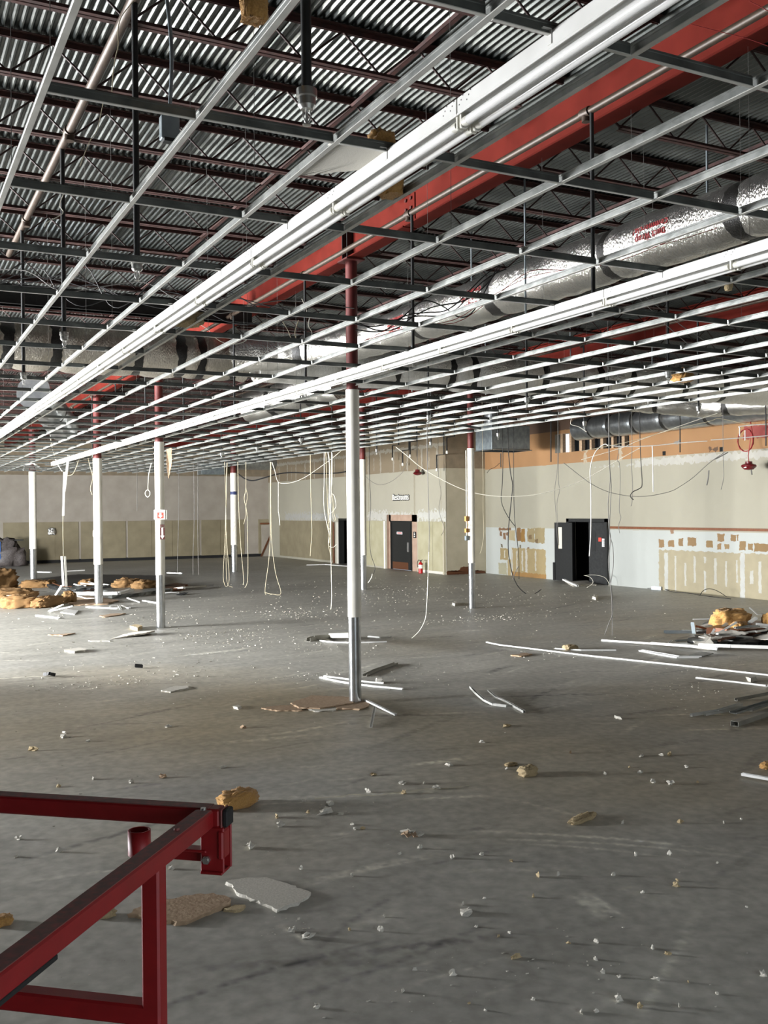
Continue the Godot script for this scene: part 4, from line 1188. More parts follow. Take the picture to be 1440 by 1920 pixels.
	a = mb(); cbox(a, Vector3(-0.62, 0.72, 0.37), Vector3(0.5, 0.95, 0.03), 0.01); obj("blue_sheet", a, M.blue_sheet, t)
	t = thing("wall_frame", "bare brown plate and pale exposed board strip on the back wall beside the corner", "frame", Vector3(19.29, -0.093, -51.9))
	a = mb(); cbox(a, Vector3(0, 1.92, 0), Vector3(1.05, 0.09, 0.06), 0.008); obj("wood_plate", a, M.wood, t)
	a = mb(); cbox(a, Vector3(0.02, 0.95, 0.0), Vector3(0.95, 1.8, 0.03), 0.006); obj("pale_board", a, M.back_wall, t)
	a = mb(); box(a, Vector3(-0.2, 0.7, 0.04), Vector3(0.1, 1.5, 0.02), Basis(Vector3.BACK, -0.45)); box(a, Vector3(0.42, 0.75, 0.04), Vector3(0.05, 1.4, 0.02), Basis(Vector3.BACK, -0.2)); obj("dark_brace", a, M.kick, t)
	a = mb(); lathe(a, Vector3(0.45, 1.92, 0.12), [Vector2(0.0, 0.0), Vector2(0.14, 0.02), Vector2(0.16, 0.1), Vector2(0.0, 0.14)], 12); obj("white_cap", a, M.white_paint, t)
	# alarm bell dangling from its coil
	t = thing("alarm_bell", "red alarm bell dangling from a pink coil of wire near the right edge", "alarm", Vector3(20.4, 3.548, -18.744))
	a = mb(); lathe(a, Vector3.ZERO, [Vector2(0.0, -0.08), Vector2(0.12, -0.06), Vector2(0.2, 0.02), Vector2(0.19, 0.06), Vector2(0.09, 0.1), Vector2(0.09, 0.15), Vector2(0.0, 0.16)], 18); obj("bell_body", a, M.bell_red, t)
	a = mb(); cbox(a, Vector3(-0.165, 0.0, 0.03), Vector3(0.02, 0.05, 0.08), 0.003); obj("label_patch", a, M.sign_white, t)
	a = mb(); tube(a, [Vector3(0.02, -0.07, 0.06), Vector3(0.0, -0.2, 0.1)], 0.018, 6); obj("loose_tail", a, M.wire_grey, t)
	var coil := []
	for k in 40:
		coil.append(Vector3(0.02 * sin(k * 0.9), 0.72 + 0.3 * sin(k * 0.5), 0.26 * cos(k * 0.5) - 0.1))
	coil.append(Vector3(0, 0.3, -0.02)); coil.insert(0, Vector3(0.0, 2.1, -0.1)); coil.append(Vector3(0, 0.15, 0))
	a = mb(); tube(a, coil, 0.012, 6); obj("wire_coil", a, M.wire_red, t)
	t = thing("alarm_bell", "small dark red alarm horn under the restroom ceiling line", "alarm", Vector3(19, 3.971, -34.224))
	a = mb(); lathe(a, Vector3.ZERO, [Vector2(0.0, -0.1), Vector2(0.12, -0.07), Vector2(0.2, 0.0), Vector2(0.1, 0.06), Vector2(0.08, 0.14), Vector2(0.0, 0.15)], 16); obj("horn_body", a, M.bell_red, t)
	a = mb(); tube(a, [Vector3(0, 0.15, 0), Vector3(0, 6.28 - t.position.y, 0)], 0.012, 6); obj("drop_wire", a, M.wire_grey, t)
	# cut sprinkler arms over the restroom wall
	for q in [[Vector3(18.9, 4.734, -34.645), 0], [Vector3(18.9, 4.423, -35.286), 1], [Vector3(18.9, 4.716, -31.764), 2], [Vector3(18.9, 4.089, -32.531), 3], [Vector3(18.9, 4.686, -36.171), 4]]:
		t = thing("cut_pipe_arm", "dark bent pipe arm with a bright head above the restroom wall, %s from left" % ["third", "second", "fifth", "fourth", "first"][q[1]], "pipe", q[0], 0.0, "cut sprinkler arms above the restroom wall")
		a = mb(); tube(a, [Vector3(0, 0, 0), Vector3(0, 0.5, 0), Vector3(0, 0.5, 0.55), Vector3(0, 6.28 - t.position.y, 0.55)], 0.028, 8); obj("pipe_arm", a, M.black_steel, t)
		a = mb(); lathe(a, Vector3(0, -0.1, 0), [Vector2(0.0, -0.04), Vector2(0.045, 0.0), Vector2(0.045, 0.06), Vector2(0.03, 0.1)], 10); obj("head", a, M.sign_white, t)

func cables() -> void:
	# pale cables hanging out of the edge of the grid
	wire("hanging_cable", "thick cream cable bunch doubled over to the floor left of the tape-banded column", M.wire_cream, 0.035, [Vector3(10.211, 4.12, -31.363), Vector3(10.19, 3.555, -31.372), Vector3(10.166, 2.673, -31.383), Vector3(10.144, 1.931, -31.393)])
	wire("hanging_cable", "cream cable loop hanging almost to the floor below the thick bunch, left strand", M.wire_cream, 0.016, [Vector3(9.187, 2.017, -28.432), Vector3(9.136, 1.058, -28.457), Vector3(9.117, 0.499, -28.466), Vector3(9.186, 0.258, -28.43), Vector3(9.273, 0.481, -28.386), Vector3(9.237, 1.217, -28.405), Vector3(9.201, 1.985, -28.425)])
	wire("hanging_cable", "cream cable curving out to the right at the foot of the thick bunch", M.wire_cream, 0.014, [Vector3(9.271, 4.015, -28.73), Vector3(9.3, 2.497, -28.713), Vector3(9.288, 1.204, -28.716), Vector3(9.309, 0.364, -28.704), Vector3(9.451, 0.217, -28.631)])
	wire("hanging_cable", "long cream cable running down just right of the tape-banded column", M.wire_cream, 0.016, [Vector3(9.533, 3.996, -28.259), Vector3(9.54, 3.133, -28.254), Vector3(9.559, 2.173, -28.243), Vector3(9.607, 1.213, -28.216), Vector3(9.658, 0.493, -28.189), Vector3(9.642, 0.301, -28.197)])
	wire("hanging_cable", "cream cable with a loose loop halfway, second right of the tape-banded column", M.wire_cream, 0.016, [Vector3(9.747, 3.994, -28.15), Vector3(9.74, 3.21, -28.152), Vector3(9.694, 2.891, -28.175), Vector3(9.761, 2.491, -28.14), Vector3(9.77, 1.851, -28.134), Vector3(9.777, 1.051, -28.129), Vector3(9.757, 0.412, -28.139), Vector3(9.684, 0.221, -28.175)])
	wire("hanging_cable", "short cream tail twisted round the looped cable right of the tape-banded column", M.wire_cream, 0.014, [Vector3(9.707, 3.208, -28.057), Vector3(9.747, 2.969, -28.036), Vector3(9.701, 2.65, -28.058), Vector3(9.699, 2.411, -28.059), Vector3(9.64, 2.125, -28.089)])
	wire("hanging_cable", "cream cable whose loop spreads to the floor, left strand, in front of the back corner", M.wire_cream, 0.017, [Vector3(10.43, 3.991, -27.892), Vector3(10.418, 2.644, -27.896), Vector3(10.409, 1.682, -27.898), Vector3(10.344, 0.881, -27.93), Vector3(10.251, 0.049, -27.976), Vector3(10.436, 0.015, -27.881)])
	wire("hanging_cable", "cream cable whose loop spreads to the floor, right strand, in front of the back corner", M.wire_cream, 0.017, [Vector3(10.372, 3.98, -27.69), Vector3(10.358, 2.484, -27.694), Vector3(10.377, 1.528, -27.682), Vector3(10.469, 0.652, -27.634), Vector3(10.605, 0.061, -27.564), Vector3(10.392, 0.032, -27.672), Vector3(10.18, 0.082, -27.781)])
	wire("hanging_cable", "pale cable swagging from the back corner up to the grid near the nearest column", M.wire_white, 0.017, [Vector3(10.09, 3.936, -26.851), Vector3(10.17, 3.642, -26.81), Vector3(10.25, 3.347, -26.769), Vector3(10.497, 3.314, -26.642), Vector3(10.718, 3.373, -26.53), Vector3(10.981, 3.509, -26.396), Vector3(11.327, 3.768, -26.219), Vector3(11.632, 4.012, -26.064), Vector3(11.882, 4.241, -25.937)])
	wire("hanging_cable", "pale drop cable with a lamp socket below the swagged cable by the back corner", M.wire_white, 0.017, [Vector3(10.25, 3.347, -26.769), Vector3(10.245, 2.791, -26.77), Vector3(10.242, 2.513, -26.771), Vector3(10.255, 2.42, -26.764), Vector3(10.28, 2.096, -26.751)])
	wire("hanging_cable", "single cream cable ending well above the floor, left of the tangled bundle", M.wire_cream, 0.018, [Vector3(11.04, 4.135, -26.243), Vector3(11.044, 3.089, -26.239), Vector3(11.051, 2.396, -26.234), Vector3(11.06, 1.858, -26.229), Vector3(11.029, 1.473, -26.244), Vector3(11.013, 1.197, -26.252)])
	wire("hanging_cable", "outermost left strand of the tangled cable bundle left of the nearest column", M.wire_white, 0.017, [Vector3(10.906, 4.12, -24.94), Vector3(10.899, 3.355, -24.942), Vector3(10.882, 2.913, -24.95), Vector3(10.892, 2.545, -24.944), Vector3(10.941, 2.206, -24.918), Vector3(11.004, 1.881, -24.886)])
	wire("hanging_cable", "inner left strand of the tangled cable bundle left of the nearest column", M.wire_cream, 0.016, [Vector3(10.946, 4.12, -24.92), Vector3(10.964, 3.207, -24.909), Vector3(10.983, 2.47, -24.897), Vector3(10.993, 2.102, -24.892), Vector3(11.014, 1.616, -24.88)])
	wire("hanging_cable", "thickest cream strand of the tangled cable bundle left of the nearest column", M.wire_white, 0.032, [Vector3(10.998, 4.149, -24.893), Vector3(11.035, 3.795, -24.874), Vector3(11.028, 3.059, -24.876), Vector3(11.009, 2.44, -24.884)])
	wire("hanging_cable", "big side loop of the tangled cable bundle left of the nearest column", M.wire_white, 0.016, [Vector3(11.103, 4.089, -24.839), Vector3(11.096, 3.352, -24.841), Vector3(11.067, 3.029, -24.856), Vector3(11.144, 2.91, -24.816), Vector3(11.182, 2.689, -24.796), Vector3(11.168, 2.586, -24.803), Vector3(11.075, 2.454, -24.851), Vector3(11.009, 2.44, -24.884)])
	wire("hanging_cable", "small lower loop of the tangled cable bundle left of the nearest column", M.wire_cream, 0.015, [Vector3(11.08, 2.985, -24.849), Vector3(11.116, 2.69, -24.83), Vector3(11.127, 2.469, -24.824), Vector3(11.165, 2.291, -24.804), Vector3(11.138, 2.233, -24.818), Vector3(11.1, 2.381, -24.837), Vector3(11.116, 2.645, -24.83)])
	wire("hanging_cable", "hooked strand low in the tangled cable bundle left of the nearest column", M.wire_white, 0.015, [Vector3(11.009, 2.44, -24.884), Vector3(11.031, 2.028, -24.872), Vector3(10.989, 1.66, -24.893), Vector3(11.001, 1.527, -24.887), Vector3(11.105, 1.497, -24.833), Vector3(11.185, 1.57, -24.793)])
	wire("hanging_cable", "longest strand of the tangled bundle reaching almost to the floor left of the nearest column", M.wire_white, 0.018, [Vector3(10.205, 3.989, -22.863), Vector3(10.183, 2.878, -22.872), Vector3(10.162, 1.93, -22.881), Vector3(10.166, 1.117, -22.877), Vector3(10.172, 0.439, -22.873), Vector3(10.157, 0.06, -22.88), Vector3(10.107, -0.102, -22.905)])
	wire("hanging_cable", "zigzag strand in the middle of the tangled cable bundle left of the nearest column", M.wire_cream, 0.015, [Vector3(10.646, 2.897, -23.983), Vector3(10.653, 2.329, -23.978), Vector3(10.588, 2.116, -24.011), Vector3(10.662, 1.902, -23.973), Vector3(10.596, 1.619, -24.006), Vector3(10.644, 1.335, -23.981)])
	wire("hanging_cable", "long white cable swagging right across in front of the restroom corner", M.wire_white, 0.02, [Vector3(12.12, 4.174, -23.008), Vector3(12.406, 3.917, -22.861), Vector3(12.655, 3.675, -22.733), Vector3(12.905, 3.489, -22.606), Vector3(13.341, 3.216, -22.382), Vector3(13.779, 3, -22.158), Vector3(14.217, 2.883, -21.934), Vector3(14.718, 2.835, -21.678), Vector3(15.346, 2.871, -21.357), Vector3(15.849, 2.992, -21.1), Vector3(16.416, 3.198, -20.811), Vector3(16.857, 3.447, -20.586), Vector3(17.362, 3.779, -20.329), Vector3(17.867, 4.084, -20.072)])
	wire("hanging_cable", "long dark cable hanging in front of the restroom panels", M.wire_grey, 0.013, [Vector3(9.494, 4.539, -16.69), Vector3(9.486, 3.708, -16.692), Vector3(9.49, 3.084, -16.689), Vector3(9.502, 2.46, -16.681), Vector3(9.508, 2.044, -16.678), Vector3(9.495, 1.629, -16.684)])
	wire("hanging_cable", "pale lower end of the cable in front of the restroom panels, curling to the floor", M.wire_white, 0.014, [Vector3(9.495, 1.681, -16.684), Vector3(9.483, 1.317, -16.689), Vector3(9.47, 1.005, -16.695), Vector3(9.448, 0.59, -16.706), Vector3(9.418, 0.361, -16.72), Vector3(9.324, 0.154, -16.768), Vector3(9.183, 0, -16.84)])
	wire("hanging_cable", "dark cable with a pale taped end just right of the nearest column", M.wire_black, 0.014, [Vector3(11.935, 4.245, -24.225), Vector3(11.939, 3.337, -24.221), Vector3(11.959, 2.679, -24.21), Vector3(11.928, 2.094, -24.225), Vector3(11.935, 1.435, -24.22), Vector3(11.985, 1.171, -24.194), Vector3(12.048, 0.965, -24.162), Vector3(12.034, 0.819, -24.169), Vector3(11.968, 0.732, -24.202)])
	wire("hanging_cable", "pale taped end below the dark cable just right of the nearest column", M.wire_white, 0.022, [Vector3(11.981, 0.761, -24.195), Vector3(11.967, 0.674, -24.202), Vector3(11.914, 0.572, -24.229), Vector3(11.874, 0.514, -24.249)])
	wire("hanging_cable", "dark cable with a kink hanging left of the mottled board by the right wall corner", M.wire_black, 0.02, [Vector3(16.321, 6.2, -24.231), Vector3(16.321, 5.449, -24.231), Vector3(16.321, 4.698, -24.231), Vector3(16.329, 3.991, -24.226), Vector3(16.308, 3.284, -24.235), Vector3(16.275, 2.734, -24.251), Vector3(16.439, 2.292, -24.167), Vector3(16.632, 1.991, -24.067)])
	wire("hanging_cable", "thick black cable running from the plenum box down to a curl on the floor", M.wire_black, 0.026, [Vector3(16.507, 5.411, -24.214), Vector3(16.51, 4.308, -24.21), Vector3(16.56, 3.598, -24.184), Vector3(16.613, 3.204, -24.156), Vector3(16.565, 2.653, -24.179), Vector3(16.503, 2.023, -24.21), Vector3(16.483, 1.315, -24.219), Vector3(16.548, 0.762, -24.185), Vector3(16.643, 0.399, -24.136), Vector3(16.781, 0.146, -24.065), Vector3(16.99, -0.03, -23.958), Vector3(17.172, 0, -23.864), Vector3(17.342, 0.124, -23.778)])
	wire("hanging_cable", "black cable right of the plenum box whose end splits above the floor", M.wire_black, 0.018, [Vector3(16.612, 6.2, -24.082), Vector3(16.612, 5.29, -24.082), Vector3(16.612, 4.381, -24.082), Vector3(16.603, 3.359, -24.085), Vector3(16.61, 2.573, -24.08), Vector3(16.633, 2.023, -24.067), Vector3(16.697, 1.393, -24.033), Vector3(16.721, 0.922, -24.02), Vector3(16.716, 0.434, -24.022)])
	wire("hanging_cable", "grey bent rod leaning off the split black cable by the mottled board", M.wire_grey, 0.02, [Vector3(16.706, 0.812, -24.028), Vector3(16.62, 0.624, -24.071), Vector3(16.548, 0.42, -24.108)])
	wire("hanging_cable", "short black cable hooked left under the plenum box", M.wire_black, 0.014, [Vector3(17.364, 3.96, -25.943), Vector3(17.228, 3.827, -26.012), Vector3(17.093, 3.762, -26.081), Vector3(17.002, 3.645, -26.127)])
	wire("hanging_cable", "pale thin wire hanging in front of the shaded wall jog", M.wire_cream, 0.013, [Vector3(17.431, 6.2, -27.032), Vector3(17.431, 5.158, -27.032), Vector3(17.431, 4.117, -27.032), Vector3(17.44, 3.457, -27.026), Vector3(17.431, 2.417, -27.029), Vector3(17.44, 1.723, -27.023), Vector3(17.389, 1.29, -27.048), Vector3(17.325, 1.065, -27.08)])
	wire("hanging_cable", "thin wavy wire hanging over the restroom wall right of the sign", M.wire_grey, 0.013, [Vector3(17.659, 6.2, -30.284), Vector3(17.659, 5.052, -30.284), Vector3(17.659, 3.904, -30.284), Vector3(17.689, 3.467, -30.268), Vector3(17.736, 3.087, -30.243), Vector3(17.664, 2.614, -30.279), Vector3(17.712, 2.234, -30.254), Vector3(17.81, 1.948, -30.203), Vector3(17.826, 1.796, -30.195), Vector3(17.723, 1.589, -30.247)])
	wire("hanging_cable", "white bent raceway dangling in front of the black double doors", M.white_paint, 0.026, [Vector3(16.457, 4.085, -19.669), Vector3(16.373, 4.127, -19.712), Vector3(16.166, 3.926, -19.818), Vector3(16.053, 3.52, -19.874), Vector3(16.06, 2.951, -19.87), Vector3(16.053, 2.138, -19.872), Vector3(16.036, 1.664, -19.88), Vector3(16.008, 1.285, -19.893)])
	wire("hanging_cable", "long white raceway running level from the dangling bend to the right", M.white_paint, 0.024, [Vector3(16.421, 4.113, -19.688), Vector3(16.758, 4.068, -19.515), Vector3(17.422, 4.075, -19.176), Vector3(18.147, 4.148, -18.806), Vector3(18.702, 4.183, -18.522)])
	wire("hanging_cable", "straight white tube hanging in front of the cream wall right of the doors", M.white_paint, 0.026, [Vector3(17.039, 4.037, -18.698), Vector3(17.047, 3.587, -18.693), Vector3(17.052, 2.899, -18.689)])
	wire("hanging_cable", "white raceway running out at the right edge below the spiral duct", M.white_paint, 0.024, [Vector3(16.908, 4.038, -16.631), Vector3(17.527, 4.081, -16.315), Vector3(18.18, 4.135, -15.982)])
	wire("hanging_cable", "upper white conduit with a turned-down end at the right edge", M.white_paint, 0.024, [Vector3(17.884, 4.153, -16.694), Vector3(17.886, 4.34, -16.694), Vector3(17.931, 4.39, -16.671), Vector3(18.586, 4.445, -16.336)])
	wire("hanging_cable", "short white tube crossing the raceway at the right edge", M.white_paint, 0.022, [Vector3(17.449, 4.235, -16.131), Vector3(17.446, 4.005, -16.131)])
	wire("hanging_cable", "thin dark cable swagging in front of the cream right wall above the doors", M.wire_grey, 0.015, [Vector3(15.142, 3.639, -19.778), Vector3(15.471, 3.343, -19.61), Vector3(15.764, 3.101, -19.46), Vector3(16.117, 2.911, -19.279), Vector3(16.589, 2.8, -19.038), Vector3(17.003, 2.796, -18.826), Vector3(17.477, 2.897, -18.584), Vector3(17.715, 3.027, -18.463), Vector3(18.012, 3.25, -18.312), Vector3(18.37, 3.604, -18.129), Vector3(18.728, 3.88, -17.947)])
	wire("hanging_cable", "left strand of the grey twin wire falling past the double doors' right jamb", M.wire_grey, 0.014, [Vector3(12.712, 6.2, -15.173), Vector3(12.712, 5.15, -15.173), Vector3(12.712, 4.1, -15.173), Vector3(12.716, 3.472, -15.17), Vector3(12.731, 3.054, -15.162), Vector3(12.689, 2.583, -15.182), Vector3(12.703, 2.113, -15.174), Vector3(12.729, 1.903, -15.16), Vector3(12.688, 1.485, -15.181), Vector3(12.704, 1.172, -15.172), Vector3(12.738, 0.858, -15.154), Vector3(12.744, 0.439, -15.15), Vector3(12.677, 0.231, -15.184), Vector3(12.61, 0.022, -15.218)])
	wire("hanging_cable", "right strand of the grey twin wire falling past the double doors' right jamb", M.wire_grey, 0.014, [Vector3(12.722, 6.2, -15.168), Vector3(12.722, 5.15, -15.168), Vector3(12.722, 4.099, -15.168), Vector3(12.724, 3.367, -15.166), Vector3(12.748, 2.949, -15.153), Vector3(12.725, 2.426, -15.164), Vector3(12.712, 2.008, -15.169), Vector3(12.765, 1.746, -15.142), Vector3(12.771, 1.38, -15.138), Vector3(12.721, 1.015, -15.163), Vector3(12.737, 0.753, -15.154), Vector3(12.743, 0.335, -15.15), Vector3(12.74, 0, -15.151)])
	wire("hanging_cable", "thin wire with a small coil near its top right of the raceway bend", M.wire_grey, 0.013, [Vector3(16.71, 6.2, -19.54), Vector3(16.71, 5.148, -19.54), Vector3(16.71, 4.096, -19.54), Vector3(16.658, 3.731, -19.565), Vector3(16.706, 3.649, -19.541), Vector3(16.726, 3.215, -19.53), Vector3(16.695, 2.47, -19.544), Vector3(16.729, 2.266, -19.526), Vector3(16.679, 2.064, -19.552), Vector3(16.702, 1.86, -19.54)])
	wire("hanging_cable", "dark wire ending in mid air in front of the cream wall", M.wire_grey, 0.014, [Vector3(16.999, 6.2, -19.392), Vector3(16.999, 5.126, -19.392), Vector3(16.999, 4.052, -19.392), Vector3(16.983, 3.619, -19.399), Vector3(17.002, 3.076, -19.389), Vector3(16.987, 2.67, -19.396), Vector3(16.961, 2.548, -19.409)])
	wire("hanging_cable", "black cable with a curled hook in front of the cream wall", M.wire_black, 0.02, [Vector3(17.182, 6.2, -19.299), Vector3(17.182, 5.193, -19.299), Vector3(17.182, 4.186, -19.299), Vector3(17.2, 3.616, -19.288), Vector3(17.22, 3.101, -19.278), Vector3(17.159, 2.994, -19.309), Vector3(17.013, 2.914, -19.383), Vector3(16.952, 2.82, -19.414), Vector3(16.975, 2.752, -19.402), Vector3(17.023, 2.71, -19.377)])
	wire("hanging_cable", "grey wire falling left of the double doors, left strand", M.wire_grey, 0.013, [Vector3(17.16, 6.2, -22.679), Vector3(17.16, 5.199, -22.679), Vector3(17.16, 4.198, -22.679), Vector3(17.141, 3.621, -22.687), Vector3(17.068, 3.015, -22.724), Vector3(17.09, 2.408, -22.712), Vector3(17.111, 1.8, -22.699), Vector3(17.149, 1.466, -22.68)])
	wire("hanging_cable", "grey wire falling left of the double doors, right strand", M.wire_grey, 0.013, [Vector3(17.174, 6.2, -22.672), Vector3(17.174, 5.199, -22.672), Vector3(17.174, 4.198, -22.672), Vector3(17.166, 3.317, -22.674), Vector3(17.19, 3.014, -22.661), Vector3(17.119, 2.635, -22.697), Vector3(17.14, 2.028, -22.685), Vector3(17.162, 1.466, -22.673)])
	wire("hanging_cable", "pale taut cord slanting up from the cream wall toward the spiral duct", M.wire_white, 0.016, [Vector3(15.216, 3.69, -19.179), Vector3(16.087, 3.967, -18.735), Vector3(16.495, 4.157, -18.527), Vector3(17.657, 4.6, -17.934), Vector3(18.18, 4.79, -17.667)])
	wire("hanging_cable", "pale sagging cord across the kraft board toward the right edge", M.wire_cream, 0.014, [Vector3(14.901, 3.869, -18.779), Vector3(15.924, 4.087, -18.257), Vector3(16.834, 4.358, -17.793), Vector3(17.63, 4.553, -17.386), Vector3(17.857, 4.614, -17.27), Vector3(18.423, 4.481, -16.981), Vector3(18.99, 4.449, -16.691)])
	wire("hanging_cable", "grey wire with a drooping end near the red alarm bell", M.wire_grey, 0.014, [Vector3(17.917, 6.2, -17.238), Vector3(17.917, 4.98, -17.238), Vector3(17.917, 3.76, -17.238), Vector3(17.925, 3.403, -17.233), Vector3(17.923, 3.2, -17.234), Vector3(17.864, 2.92, -17.264)])
	wire("hanging_cable", "grey bent strip dangling on the cream wall left of the alarm bell", M.wire_grey, 0.03, [Vector3(18.357, 3.419, -18.136), Vector3(18.343, 3.246, -18.142), Vector3(18.306, 3.047, -18.161)])
	wire("hanging_cable", "dark strip slanting down from the ceiling line left of the alarm bell", M.wire_grey, 0.03, [Vector3(18.787, 3.866, -17.917), Vector3(18.68, 3.8, -17.972), Vector3(18.501, 3.696, -18.063)])
	wire("hanging_cable", "thick pale cable running from the grid down to a dangling channel at far left", M.wire_white, 0.022, [Vector3(4.593, 5.149, -31.346), Vector3(4.619, 4.791, -31.333), Vector3(4.66, 4.498, -31.311), Vector3(4.73, 4.205, -31.275), Vector3(4.829, 3.943, -31.224), Vector3(4.928, 3.78, -31.173)])
	wire("hanging_cable", "thin pale wire curling down between the strip light end and the rubble column", M.wire_cream, 0.016, [Vector3(5.414, 4.343, -29.803), Vector3(5.44, 4.138, -29.789), Vector3(5.493, 3.871, -29.761), Vector3(5.56, 3.556, -29.726), Vector3(5.502, 3.289, -29.756), Vector3(5.501, 3.163, -29.756), Vector3(5.542, 3.037, -29.735)])
	wire("hanging_cable", "pale wire arching from the fallen channel to the grid at far left", M.wire_cream, 0.016, [Vector3(4.874, 3.63, -30.639), Vector3(5.102, 3.66, -30.522), Vector3(5.218, 3.882, -30.464), Vector3(5.291, 4.105, -30.427), Vector3(5.406, 4.264, -30.368), Vector3(5.549, 4.294, -30.295)])
	wire("hanging_cable", "thin wire between the dangling white channel and the bent channel on the floor", M.wire_cream, 0.012, [Vector3(4.701, 2.449, -29.715), Vector3(4.696, 1.922, -29.716), Vector3(4.703, 1.255, -29.711)])
	wire("cable_loop", "small pale ring hanging on two wires left of the second column", M.wire_white, 0.025, [Vector3(7.24, 3.202, -29.991), Vector3(7.181, 3.138, -30.02), Vector3(7.181, 3.04, -30.021), Vector3(7.238, 2.974, -29.991), Vector3(7.296, 3.039, -29.962), Vector3(7.297, 3.136, -29.961), Vector3(7.254, 3.202, -29.983), Vector3(7.256, 3.413, -29.983), Vector3(7.273, 3.657, -29.975), Vector3(7.349, 4.014, -29.937)])
	wire("hanging_cable", "thin grey wire hanging left of the small pale ring", M.wire_grey, 0.013, [Vector3(7.19, 4.069, -31.141), Vector3(7.185, 3.531, -31.142), Vector3(7.176, 2.557, -31.145)])
	wire("hanging_cable", "pale twin wire hanging right of the second left column, left strand", M.wire_grey, 0.013, [Vector3(8.634, 4.027, -29.841), Vector3(8.64, 3.002, -29.837), Vector3(8.63, 2.01, -29.84), Vector3(8.593, 1.184, -29.857), Vector3(8.588, 0.556, -29.859)])
	wire("hanging_cable", "pale twin wire hanging right of the second left column, right strand", M.wire_grey, 0.013, [Vector3(8.752, 4.026, -29.781), Vector3(8.741, 2.835, -29.785), Vector3(8.732, 1.844, -29.788), Vector3(8.735, 0.554, -29.784)])
	wire("hanging_cable", "thin wire with a T-shaped bar at its foot behind the second left column", M.wire_grey, 0.013, [Vector3(8.626, 4.037, -31.53), Vector3(8.612, 2.511, -31.535), Vector3(8.567, 0.985, -31.555), Vector3(8.563, 0.517, -31.556)])
	wire("hanging_cable", "tangle of pale wire dangling on the tape-banded column", M.wire_cream, 0.014, [Vector3(12.094, 2.184, -36.492), Vector3(12.037, 1.979, -36.521), Vector3(12.149, 2.122, -36.464), Vector3(12.018, 1.835, -36.531), Vector3(12.11, 1.875, -36.484), Vector3(12.071, 1.669, -36.503), Vector3(12.166, 1.977, -36.456)])
	wire("hanging_cable", "thick dark cable swagging along the top of the back wall", M.wire_black, 0.06, [Vector3(14.214, 4.207, -42.151), Vector3(14.509, 3.965, -42), Vector3(14.827, 3.89, -41.837), Vector3(15.253, 4.005, -41.62), Vector3(15.785, 4.166, -41.348), Vector3(16.317, 4.232, -41.077), Vector3(16.954, 4.202, -40.751), Vector3(17.591, 4.171, -40.426), Vector3(18.334, 4.211, -40.046), Vector3(18.803, 4.349, -39.807)])
	wire("drop_pipe", "short black drop pipe over the kraft board, left of the alarm bell", M.black_steel, 0.03, [Vector3(18.452, 6.2, -19.212), Vector3(18.452, 5.398, -19.212), Vector3(18.452, 4.597, -19.212), Vector3(18.446, 3.933, -19.214)])
	wire("drop_pipe", "short black drop pipe over the kraft board at the right edge", M.black_steel, 0.03, [Vector3(18.428, 6.2, -16.416), Vector3(18.428, 5.174, -16.416), Vector3(18.428, 4.148, -16.416), Vector3(18.426, 3.923, -16.417)])
	wire("drop_pipe", "black drop pipe beside the mottled opening left of the spiral duct", M.black_steel, 0.035, [Vector3(18.813, 6.2, -25.205), Vector3(18.813, 5.745, -25.205), Vector3(18.813, 5.289, -25.205), Vector3(18.801, 3.979, -25.209)])
	wire("drop_pipe", "black pipe stub hanging under the plenum box", M.black_steel, 0.03, [Vector3(17.677, 4.291, -26.345), Vector3(17.673, 3.847, -26.346)])
	wire("hanging_cable", "dark sagging wire between the nearest column and the restroom wall", M.wire_grey, 0.013, [Vector3(13.151, 3.546, -26.971), Vector3(13.367, 3.348, -26.861), Vector3(13.583, 3.281, -26.75), Vector3(13.874, 3.392, -26.602), Vector3(14.166, 3.665, -26.453), Vector3(14.299, 3.972, -26.386)])
	# cables up in the joists
	wire("hanging_cable", "white loop of wire drooping below the grid between the two strip light rows", M.wire_white, 0.008, [Vector3(3.037, 4.51, -10.243), Vector3(3.122, 4.447, -10.199), Vector3(3.203, 4.349, -10.158), Vector3(3.283, 4.303, -10.117), Vector3(3.374, 4.291, -10.07), Vector3(3.451, 4.307, -10.031), Vector3(3.502, 4.352, -10.005), Vector3(3.568, 4.453, -9.971), Vector3(3.64, 4.51, -9.935), Vector3(3.711, 4.532, -9.899)])
	wire("hanging_cable", "pale wire drooping left of the nearest column's red top", M.wire_cream, 0.008, [Vector3(4.015, 4.621, -10.305), Vector3(4.067, 4.519, -10.278), Vector3(4.109, 4.411, -10.257), Vector3(4.172, 4.375, -10.224), Vector3(4.204, 4.398, -10.208)])
	wire("hanging_cable", "second pale wire drooping left of the nearest column's red top", M.wire_cream, 0.008, [Vector3(4.25, 4.676, -10.409), Vector3(4.211, 4.543, -10.429), Vector3(4.227, 4.458, -10.421), Vector3(4.28, 4.403, -10.394), Vector3(4.356, 4.432, -10.355)])
	wire("hanging_cable", "white cord zigzagging down through the grid left of the nearest column", M.wire_white, 0.008, [Vector3(4.017, 4.767, -9.743), Vector3(4.057, 4.653, -9.722), Vector3(4.066, 4.568, -9.717), Vector3(4.097, 4.596, -9.702), Vector3(4.076, 4.482, -9.712), Vector3(4.11, 4.396, -9.695), Vector3(4.073, 4.255, -9.713), Vector3(4.098, 4.152, -9.7)])
